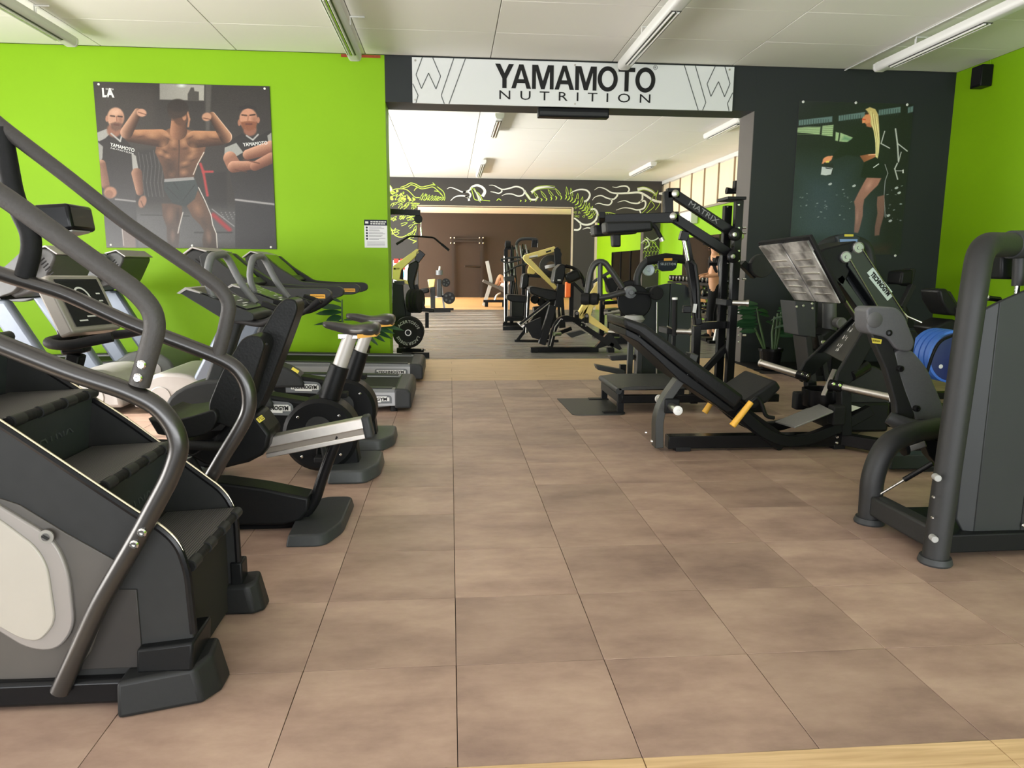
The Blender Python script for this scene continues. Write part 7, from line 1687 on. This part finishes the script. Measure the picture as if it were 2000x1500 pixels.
# ================================================================== printed posters
class Paint:
    gain = .9
    def __init__(s, quad, nx, ny, bg):
        s.nx, s.ny = nx, ny; u, v = np.meshgrid((np.arange(nx)+.5)/nx, (np.arange(ny)+.5)/ny)
        tl, tr, br, bl = [np.array(q, float) for q in quad]
        s.X = (tl[0]*(1-u)+tr[0]*u)*(1-v)+(bl[0]*(1-u)+br[0]*u)*v; s.Y = (tl[1]*(1-u)+tr[1]*u)*(1-v)+(bl[1]*(1-u)+br[1]*u)*v
        s.C = np.zeros((ny, nx, 3)) + np.array(bg, float); s.v = v; s.rng = np.random.default_rng(4)
    def mix(s, a, col): a = np.clip(a, 0, 1)[..., None]; s.C = s.C*(1-a)+np.asarray(col, float)*a
    def poly(s, pts, col, soft=4, al=1.0, grad=None):
        pts = np.array(pts, float); ins = np.zeros(s.X.shape, bool); D = np.full(s.X.shape, 1e9); n = len(pts)
        for i in range(n):
            (x0, y0), (x1, y1) = pts[i], pts[(i+1) % n]
            c = ((y0 > s.Y) != (y1 > s.Y)) & (s.X < (x1-x0)*(s.Y-y0)/((y1-y0) or 1e-9)+x0); ins ^= c
            dx, dy = x1-x0, y1-y0; t = np.clip(((s.X-x0)*dx+(s.Y-y0)*dy)/(dx*dx+dy*dy+1e-9), 0, 1)
            D = np.minimum(D, np.hypot(s.X-x0-t*dx, s.Y-y0-t*dy))
        sd = np.where(ins, D, -D); col = np.asarray(col, float)
        if grad is not None:
            c2, (gx0, gy0), (gx1, gy1) = grad; L2 = (gx1-gx0)**2+(gy1-gy0)**2
            t = np.clip(((s.X-gx0)*(gx1-gx0)+(s.Y-gy0)*(gy1-gy0))/L2, 0, 1)[..., None]; col = col*(1-t)+np.asarray(c2, float)*t
        s.mix((sd/soft+.5)*al, col)
    def cap(s, p, q, r0, r1, lo, hi, li=(-.5, -.8), soft=4, al=1.0, rim=None):
        (x0, y0), (x1, y1) = p, q; dx, dy = x1-x0, y1-y0; t = np.clip(((s.X-x0)*dx+(s.Y-y0)*dy)/(dx*dx+dy*dy+1e-9), 0, 1)
        ex, ey = s.X-x0-t*dx, s.Y-y0-t*dy; d = np.hypot(ex, ey); r = r0*(1-t)+r1*t
        nl = (ex*li[0]+ey*li[1])/np.maximum(r, 1); k = np.clip(.5+.6*nl, 0, 1)**1.2
        col = np.asarray(lo, float)*(1-k[..., None])+np.asarray(hi, float)*k[..., None]
        s.mix(((r-d)/soft+.5)*al, col)
        if rim is not None:
            w = np.clip(1-abs(d-r*.93)/(r*.10), 0, 1)*np.clip((ex*rim[1][0]+ey*rim[1][1])/np.maximum(r, 1), 0, 1); s.mix(w*rim[2], rim[0])
    def ell(s, c, rx, ry, col, al=1.0, rot=0, hard=.25):
        x, y = s.X-c[0], s.Y-c[1]; cr, sr = cos(rot), sin(rot); d = np.hypot((x*cr+y*sr)/rx, (-x*sr+y*cr)/ry); s.mix(np.clip((1-d)/hard, 0, 1)*al, col)
    def line(s, pts, w, col, al=1.0):
        for a, b in zip(pts[:-1], pts[1:]): s.cap(a, b, w, w, col, col, soft=max(2, w), al=al)
    def build(s, name, parent, x0, x1, z0, z1, y, rough):
        nx, ny = s.nx, s.ny; gx = np.linspace(x0, x1, nx+1); gz = np.linspace(z1, z0, ny+1); org = root_loc(parent)
        XX, ZZ = np.meshgrid(gx, gz); co = np.stack([XX-org.x, np.full_like(XX, y-org.y), ZZ-org.z], -1).reshape(-1, 3)
        i, j = np.meshgrid(np.arange(nx), np.arange(ny)); a = (j*(nx+1)+i).ravel(); F = np.stack([a, a+nx+1, a+nx+2, a+1], -1)
        me = bpy.data.meshes.new(name); me.from_pydata(co.tolist(), [], F.tolist())
        c = np.clip((s.C*s.gain-6)/255, 0, 1); lin = np.where(c <= .04045, c/12.92, ((c+.055)/1.055)**2.4); lin = np.concatenate([lin.reshape(-1, 3), np.ones((nx*ny, 1))], 1)
        at = me.color_attributes.new('print', 'FLOAT_COLOR', 'CORNER'); at.data.foreach_set('color', np.repeat(lin, 4, 0).astype(np.float32).ravel())
        m, nt, b, N, L = nodes(name+'_ink'); vc = N('ShaderNodeVertexColor'); vc.layer_name = 'print'; L(vc.outputs[0], b.inputs['Base Color']); b.inputs['Roughness'].default_value = rough
        me.materials.append(m); o = bpy.data.objects.new(name, me); COL.objects.link(o); o.parent = parent; return o

def poster_team():
    x0, x1, z0, z1 = -4.018, -2.072, 1.392, 3.238
    t = thing('bodybuilder_poster', 'poster of three muscular men on the lime green wall', 'poster', (-3.04, YW-.012, 1.392))
    MB().bb(x0, x1, YW-.012, YW-.002, z0, z1).build('board', mat('poster_board', (.05, .05, .05), .5), t)
    p = Paint([(20, 45), (1528, 88), (1590, 1480), (128, 1468)], 330, 316, (54, 51, 50))
    sk_lo, sk_hi = (66, 42, 32), (206, 152, 118)
    # room behind
    p.poly([(20, 40), (560, 60), (560, 700), (60, 700)], (62, 58, 56), 40, .6); p.poly([(970, 60), (1030, 60), (1010, 460), (975, 460)], (88, 85, 82), 14, .8)
    p.poly([(582, 60), (965, 75), (962, 205), (582, 195)], (152, 150, 144), 8, .95, ((176, 174, 166), (600, 200), (900, 80))); p.poly([(822, 150), (850, 95), (875, 95), (880, 125), (918, 130), (918, 205), (822, 205)], (78, 75, 72), 8)
    p.ell((770, 78), 50, 22, (240, 248, 246), .9, hard=.9)
    p.poly([(960, 820), (1160, 800), (1160, 1130), (1000, 1100)], (40, 39, 40), 20, .8)
    p.poly([(60, 1120), (1600, 1120), (1600, 1490), (100, 1490)], (86, 86, 88), 120, .85)
    p.poly([(380, 620), (560, 600), (600, 1060), (400, 1100)], (46, 45, 46), 30, .8)
    for k in range(7): x = 400+k*32; p.line([(x, 640+20*sin(k)), (x+18, 760), (x+4, 900), (x+22, 1020)], 4, (96, 94, 95), .6)
    p.line([(930, 740), (955, 810), (990, 1010)], 12, (178, 62, 64), .9); p.line([(950, 806), (1035, 806)], 10, (178, 62, 64), .9); p.line([(1040, 1180), (1180, 1310)], 20, (160, 52, 58), .9); p.line([(1030, 1130), (1220, 1280)], 5, (150, 150, 152), .7)
    p.line([(880, 1335), (1200, 1335)], 7, (50, 50, 52), .9); p.line([(420, 1180), (830, 1190)], 5, (50, 50, 52), .8)
    for k in range(14): p.ell((1110+k*9, 1160+(k % 4)*18), 8, 6, (150, 150, 150), .6)
    # left man
    p.poly([(55, 470), (150, 440), (300, 540), (370, 640), (375, 1060), (90, 1050), (60, 700)], (40, 38, 39), 6, 1, ((68, 66, 68), (200, 600), (230, 1050)))
    p.poly([(100, 1040), (375, 1065), (400, 1480), (130, 1480)], (60, 60, 63), 10)
    p.line([(205, 1043), (370, 1062)], 8, (150, 148, 148), .8)
    p.poly([(52, 470), (130, 440), (170, 470), (120, 520), (70, 545), (52, 540)], (168, 168, 164), 6); p.poly([(50, 545), (100, 590), (95, 690), (66, 735)], (158, 158, 154), 6)
    p.poly([(340, 640), (378, 670), (402, 800), (352, 815)], (170, 170, 166), 6)
    p.cap((85, 740), (120, 920), 38, 36, (96, 62, 50), (198, 150, 124)); p.ell((160, 985), 62, 58, (176, 128, 104), 1); p.ell((150, 1000), 40, 40, (130, 90, 72), .6)
    p.cap((385, 820), (410, 980), 46, 32, (88, 58, 46), (192, 146, 120), (-.8, -.2)); p.ell((432, 1065), 38, 62, (160, 116, 94), 1, .3); p.line([(420, 1060), (445, 1120)], 4, (92, 62, 50), .8)
    p.poly([(260, 1260), (370, 1330), (380, 1480), (265, 1480)], (112, 96, 90), 10, .8); p.line([(258, 1290), (272, 1450)], 4, (190, 180, 175), .8)
    p.ell((195, 450), 70, 70, (150, 104, 84), 1); p.ell((208, 345), 78, 92, (206, 160, 134), 1, hard=.15); p.ell((250, 370), 40, 70, (120, 80, 66), .55, hard=.8); p.ell((205, 300), 60, 40, (228, 186, 160), .7, hard=.8)
    p.poly([(160, 395), (205, 380), (265, 395), (250, 445), (205, 462), (170, 440)], (112, 82, 70), 12, .8); p.line([(165, 330), (198, 334)], 6, (60, 40, 34)); p.line([(228, 334), (262, 338)], 6, (60, 40, 34)); p.line([(215, 335), (218, 375)], 5, (160, 112, 92)); p.line([(195, 405), (235, 408)], 5, (96, 52, 46)); p.ell((133, 355), 13, 30, (186, 136, 112), 1)
    p.line([(170, 480), (245, 545), (258, 500)], 7, (190, 190, 188), .9)
    # right man
    p.poly([(1150, 560), (1290, 480), (1400, 520), (1545, 450), (1570, 1090), (1230, 1050), (1180, 800)], (38, 37, 38), 6, 1, ((60, 59, 62), (1350, 700), (1380, 1080)))
    p.poly([(1230, 1050), (1572, 1085), (1592, 1480), (1230, 1470)], (52, 52, 55), 8); p.line([(1235, 1048), (1570, 1088)], 9, (170, 168, 168), .9)
    p.poly([(1140, 600), (1240, 560), (1300, 640), (1200, 700), (1135, 690)], (166, 168, 164), 6); p.poly([(1510, 500), (1550, 470), (1550, 560), (1520, 560)], (160, 160, 156), 6)
    p.ell((1360, 450), 66, 60, (150, 100, 80), 1); p.ell((1345, 358), 84, 96, (208, 152, 124), 1, hard=.15); p.ell((1400, 370), 40, 70, (130, 84, 66), .5, hard=.8)
    p.poly([(1275, 385), (1345, 375), (1425, 385), (1410, 440), (1350, 462), (1295, 440)], (142, 88, 62), 12, .9); p.line([(1290, 325), (1330, 330)], 6, (70, 46, 38)); p.line([(1360, 328), (1402, 322)], 6, (70, 46, 38)); p.line([(1345, 330), (1340, 372)], 6, (176, 122, 98)); p.line([(1325, 402), (1375, 402)], 6, (98, 50, 44))
    p.poly([(1255, 300), (1265, 255), (1340, 238), (1410, 255), (1428, 310), (1400, 280), (1340, 268), (1280, 285)], (44, 42, 44), 8); p.ell((1266, 390), 15, 32, (178, 122, 98), 1); p.ell((1432, 368), 15, 30, (180, 126, 102), 1)
    p.cap((1185, 690), (1215, 745), 58, 62, (104, 62, 46), (220, 166, 138)); p.cap((1215, 765), (1390, 750), 50, 36, (104, 62, 46), (222, 168, 140)); p.cap((1540, 600), (1340, 660), 58, 44, (116, 70, 52), (226, 174, 146)); p.cap((1545, 690), (1400, 760), 48, 40, (104, 62, 46), (206, 150, 124)); p.line([(1300, 700), (1440, 735)], 6, (96, 56, 42), .7); p.line([(1230, 790), (1330, 808)], 5, (90, 52, 40), .7)
    p.line([(1330, 500), (1385, 535), (1430, 490)], 7, (190, 190, 188), .9)
    # middle man from behind
    lo, hi = (58, 36, 26), (198, 142, 104)
    p.poly([(596, 1080), (770, 1080), (772, 1180), (742, 1280), (748, 1350), (738, 1480), (658, 1480), (640, 1380), (640, 1290), (604, 1190)], (92, 68, 56), 10, 1, ((62, 50, 44), (640, 1100), (700, 1480)))
    p.ell((665, 1180), 46, 90, (134, 100, 80), .7, .1, .9); p.ell((690, 1365), 30, 70, (128, 100, 86), .7, 0, .9); p.ell((735, 1190), 24, 90, (48, 36, 32), .6, 0, .9)
    p.poly([(800, 1080), (905, 960), (960, 1060), (1010, 1170), (1030, 1270), (1062, 1340), (1072, 1480), (955, 1480), (945, 1400), (960, 1320), (930, 1270), (860, 1200)], (104, 76, 60), 10, 1, ((66, 54, 48), (880, 1080), (1000, 1480)))
    p.ell((905, 1130), 52, 90, (152, 112, 86), .7, -.4, .9); p.ell((1000, 1370), 34, 80, (140, 110, 92), .7, -.1, .9); p.ell((960, 1250), 30, 60, (70, 54, 46), .6, -.4, .9); p.line([(912, 940), (970, 1060), (1020, 1180), (1036, 1270), (1066, 1345), (1074, 1470)], 4, (226, 220, 212), .85)
    p.line([(778, 1160), (745, 1290), (735, 1340)], 5, (206, 200, 194), .8)
    p.poly([(590, 470), (660, 440), (740, 420), (830, 450), (920, 480), (985, 560), (960, 660), (900, 760), (870, 870), (625, 880), (600, 760), (540, 640), (560, 540)], (128, 88, 64), 8, 1, ((88, 62, 48), (740, 500), (740, 860)))
    p.cap((590, 520), (330, 500), 76, 52, lo, hi, (-.1, -.9)); p.cap((300, 470), (395, 300), 54, 34, lo, (214, 166, 138), (-.9, -.2)); p.ell((428, 305), 48, 38, (206, 158, 132), 1, .2); p.line([(400, 300), (465, 320)], 4, (110, 72, 56), .8)
    p.cap((880, 530), (1110, 520), 74, 58, lo, hi, (.1, -.9)); p.cap((1150, 510), (1030, 330), 54, 32, lo, (206, 154, 120), (.8, -.4), rim=((250, 240, 226), (.9, -.3), .8)); p.ell((985, 340), 48, 40, (198, 150, 122), 1, -.2); p.line([(955, 350), (1010, 360)], 4, (110, 72, 56), .8)
    for c, rx, ry, r in (((520, 500), 74, 48, .2), ((410, 480), 60, 34, -.1), ((650, 500), 66, 34, .5), ((830, 490), 60, 36, -.5), ((930, 505), 66, 46, 0), ((1050, 500), 66, 34, .1), ((620, 590), 48, 56, .5), ((700, 560), 44, 66, .1), ((790, 560), 52, 60, -.2), ((870, 620), 48, 60, -.5), ((590, 650), 44, 34, .4), ((860, 680), 70, 34, -.4), ((800, 740), 60, 28, -.3), ((690, 830), 40, 40, .2), ((790, 820), 50, 40, -.2), ((650, 680), 40, 30, .3)):
        p.ell((c[0]-5, c[1]-8), rx, ry, (212, 158, 118), .55, r, .9); p.ell((c[0]+8, c[1]+ry*.8), rx*.9, ry*.3, (62, 40, 30), .5, r, .9)
    p.line([(745, 480), (748, 620), (742, 760), (742, 860)], 6, (70, 46, 36), .7); p.poly([(610, 700), (720, 700), (735, 860), (640, 850)], (60, 42, 34), 50, .5); p.line([(960, 640), (905, 740), (868, 830)], 4, (236, 228, 216), .8)
    p.cap((742, 350), (742, 460), 58, 74, (80, 52, 38), (190, 136, 104), (-.8, -.1)); p.ell((760, 340), 70, 80, (96, 64, 48), 1, hard=.2); p.line([(820, 300), (835, 360), (825, 420)], 9, (190, 138, 106), .8); p.ell((792, 340), 20, 34, (180, 128, 98), 1); p.ell((735, 268), 98, 84, (44, 37, 34), 1, hard=.15); p.poly([(655, 270), (735, 300), (820, 280), (800, 330), (690, 370), (660, 330)], (58, 46, 40), 20, .8)
    p.poly([(616, 880), (880, 856), (912, 950), (880, 1040), (800, 1110), (690, 1080), (615, 960)], (46, 56, 58), 6, 1, ((62, 72, 74), (700, 1080), (850, 880))); p.poly([(620, 868), (870, 850), (878, 876), (618, 896)], (150, 150, 150), 5)
    for a, b in (((640, 940), (740, 1040)), ((880, 920), (780, 1050)), ((700, 900), (740, 960))): p.line([a, b], 4, (34, 42, 44), .7)
    # soft window sheen lower left is real light, the print only keeps grain
    p.C += p.rng.normal(0, 3, p.C.shape[:2])[..., None]
    p.build('print', t, x0+.002, x1-.002, z0+.002, z1-.002, YW-.0135, .32)
    q = lambda cx, cy: P(180+cx/4.411, 150+cy/4.411, Y=YW-.015)
    text('logo', 'LA', PRNT, t, q(138, 142), (1, 0, 0), (0, 0, 1), .13, .0006, .006, width=.13)
    text('logo_small', 'PALESTRA', PRNT, t, q(152, 108), (1, 0, 0), (0, 0, 1), .03, .0006, .0, width=.085)
    text('shirt_lettering', 'YAMAMOTO', PRNT, t, q(260, 610), (1, 0, -.24), (.24, 0, 1), .055, .0006, .001, width=.27); text('shirt_lettering', 'NUTRITION', PRNT, t, q(258, 638), (1, 0, -.24), (.24, 0, 1), .022, .0006, 0, width=.25)
    text('shirt_lettering', 'YAMAMOTO', PRNT, t, q(1405, 578), (1, 0, .10), (-.1, 0, 1), .055, .0006, .001, width=.28)
    for cx, cy in ((56, 64), (1486, 102), (162, 1448), (862, 1454), (1540, 1468)):
        a = q(cx, cy); MB().lathe(a, (0, -1, 0), [(.013, -.002), (.013, .003), (.008, .006), (.002, .006)], 14).build('screw_cap', WHT, t)
poster_team()

def poster_woman():
    x0, x1, z0, z1 = 4.272, 5.752, 1.388, 3.236
    t = thing('fitness_poster', 'dark poster of a blonde woman holding a jar on the black wall', 'poster', (5.0, YW-.012, 1.388))
    MB().bb(x0, x1, YW-.010, YW-.002, z0, z1).build('board', MATS['poster_board'], t)
    p = Paint([(47, 28), (1078, 70), (985, 1445), (-10, 1445)], 250, 312, (34, 39, 38))
    p.poly([(-20, 600), (560, 600), (560, 1450), (-20, 1450)], (52, 62, 72), 320, .8); p.poly([(-20, 1000), (800, 900), (800, 1450), (-20, 1450)], (58, 68, 78), 400, .6); p.poly([(900, 0), (1100, 0), (1000, 1460), (760, 1460)], (34, 36, 36), 160, .9)  # bluish lower left: reflected haze put into the print colour
    for a, b in (((45, 225), (345, 195)), ((400, 188), (640, 160)), ((760, 142), (960, 118)), ((1025, 125), (1075, 112))):
        p.poly([(a[0], a[1]-24), (b[0], b[1]-26), (b[0], b[1]+26), (a[0], a[1]+26)], (92, 112, 112), 8, .9)
        for k in range(int((b[0]-a[0])/22)): x = a[0]+k*22; p.line([(x, a[1]-28), (x, a[1]+26)], 3, (48, 58, 58), .7)
    for q4 in ([(34, 270), (120, 262), (242, 262), (235, 335), (34, 312)], [(258, 255), (358, 246), (352, 352), (252, 340)], [(378, 310), (410, 320), (400, 395), (376, 390)], [(420, 318), (555, 372), (525, 408), (412, 398)]): p.poly(q4, (150, 172, 132), 6, .9)
    for k in range(5): p.line([(34, 276+k*14), (350, 262+k*18)], 3, (90, 106, 80), .6)
    p.poly([(455, 345), (540, 375), (520, 400), (430, 385)], (92, 130, 104), 20, .6)
    # figure: long sleeve top, shorts
    p.poly([(600, 280), (690, 262), (745, 330), (760, 430), (750, 510), (600, 540), (480, 520), (380, 560), (350, 530), (430, 440), (520, 380)], (31, 37, 35), 10)
    p.poly([(600, 530), (680, 515), (742, 512), (740, 545), (640, 590)], (176, 112, 82), 6, 1, ((120, 76, 58), (740, 520), (620, 580))); p.line([(680, 522), (740, 518)], 4, (222, 172, 138), .8)
    p.poly([(640, 590), (745, 540), (830, 600), (856, 700), (800, 735), (640, 735), (610, 720)], (30, 36, 35), 8); p.line([(728, 636), (772, 606)], 4, (200, 205, 200)); p.line([(830, 610), (858, 690), (835, 760), (828, 900), (838, 1010), (842, 1090)], 3, (150, 150, 156), .8)
    lo, hi = (86, 62, 62), (182, 134, 118)
    p.poly([(668, 730), (800, 735), (770, 800), (700, 870), (650, 930), (640, 1000), (640, 1080), (615, 1200), (600, 1245), (565, 1240), (570, 1100), (568, 1000), (558, 950), (600, 860), (640, 780)], (150, 106, 96), 9, 1, ((122, 92, 90), (700, 760), (590, 1240))); p.ell((690, 800), 34, 70, (190, 144, 130), .6, .5, .9); p.ell((590, 1090), 18, 90, (166, 126, 118), .6, .05, .9)
    p.poly([(768, 905), (830, 890), (834, 1000), (830, 1080), (800, 1200), (792, 1265), (750, 1270), (752, 1180), (772, 1060), (764, 980)], (118, 86, 80), 9, 1, ((104, 78, 76), (800, 900), (770, 1260)))
    p.ell((672, 195), 48, 62, (196, 128, 92), 1, .1, .2); p.poly([(612, 195), (630, 170), (640, 230), (615, 236)], (206, 138, 100), 5); p.line([(618, 200), (640, 202)], 6, (190, 60, 50), .9); p.line([(640, 152), (665, 150)], 6, (52, 34, 28)); p.poly([(650, 240), (705, 225), (700, 275), (655, 265)], (168, 106, 78), 8)
    hr = [(640, 110), (680, 92), (730, 110), (758, 160), (768, 260), (778, 400), (772, 500), (762, 555), (742, 540), (740, 420), (720, 300), (690, 240), (690, 180), (668, 140)]
    p.poly(hr, (186, 166, 112), 7, 1, ((214, 200, 142), (690, 150), (760, 420)))
    for k in range(5): p.line([(690+k*12, 130+k*12), (712+k*10, 260), (738+k*8, 380), (748+k*4, 530)], 3, (140, 118, 70) if k % 2 else (232, 222, 170), .55)
    p.ell((310, 560), 50, 30, (210, 140, 104), 1, -.4); p.line([(268, 600), (285, 560), (350, 535)], 8, (206, 136, 102)); p.poly([(295, 575), (330, 572), (325, 590), (300, 592)], (220, 190, 100), 4)
    p.poly([(262, 600), (365, 600), (360, 700), (330, 712), (256, 705)], (38, 40, 44), 5); p.poly([(262, 628), (360, 640), (345, 700), (300, 708), (254, 702)], (176, 180, 182), 5)
    # gear behind
    for pts, w in (([(918, 290), (940, 430), (952, 580)], 7), ([(940, 420), (1030, 490)], 5), ([(952, 590), (975, 500)], 4), ([(942, 600), (920, 650), (948, 745)], 6), ([(820, 310), (790, 420), (868, 462)], 5), ([(930, 668), (1000, 668)], 3)): p.line(pts, w, (176, 178, 176), .9)
    p.poly([(1030-40, 660), (1000, 655), (1002, 690), (992, 690)], (220, 220, 216), 4)
    r = p.rng
    for k in range(46):
        x, y = (r.uniform(40, 560), r.uniform(780, 1120)) if k < 30 else (r.uniform(830, 1000), r.uniform(800, 1140)); p.ell((x, y), r.uniform(4, 16), r.uniform(3, 9), (150, 156, 162), r.uniform(.3, .9), r.uniform(-.6, .2), .6)
    for x, y in ((340, 788), (940, 825), (965, 870), (872, 1080), (890, 1130), (555, 805)): p.ell((x, y), 20, 12, (172, 176, 178), .9, -.4)
    p.poly([(640, 1360), (900, 1350), (880, 1440), (620, 1440)], (58, 40, 40), 60, .5)
    p.gain = 1.22
    p.C += r.normal(0, 2, p.C.shape[:2])[..., None]
    p.build('print', t, x0+.002, x1-.002, z0+.002, z1-.002, YW-.0115, .28)
    q = lambda cx, cy: P(1550+cx/4.6875, 190+cy/4.6875, Y=YW-.013)
    text('jar_lettering', 'YAMAMOTO', BPRT, t, q(320, 652), (1, 0, -.1), (.1, 0, 1), .02, .0005, .001, width=.085)
    for cx, cy in ((88, 42), (570, 50), (1040, 68), (930, 1450)):
        a = q(cx, cy); MB().lathe(a, (0, -1, 0), [(.016, -.002), (.016, .003), (.01, .007), (.002, .007)], 14).build('screw_cap', WHT, t)
poster_woman()
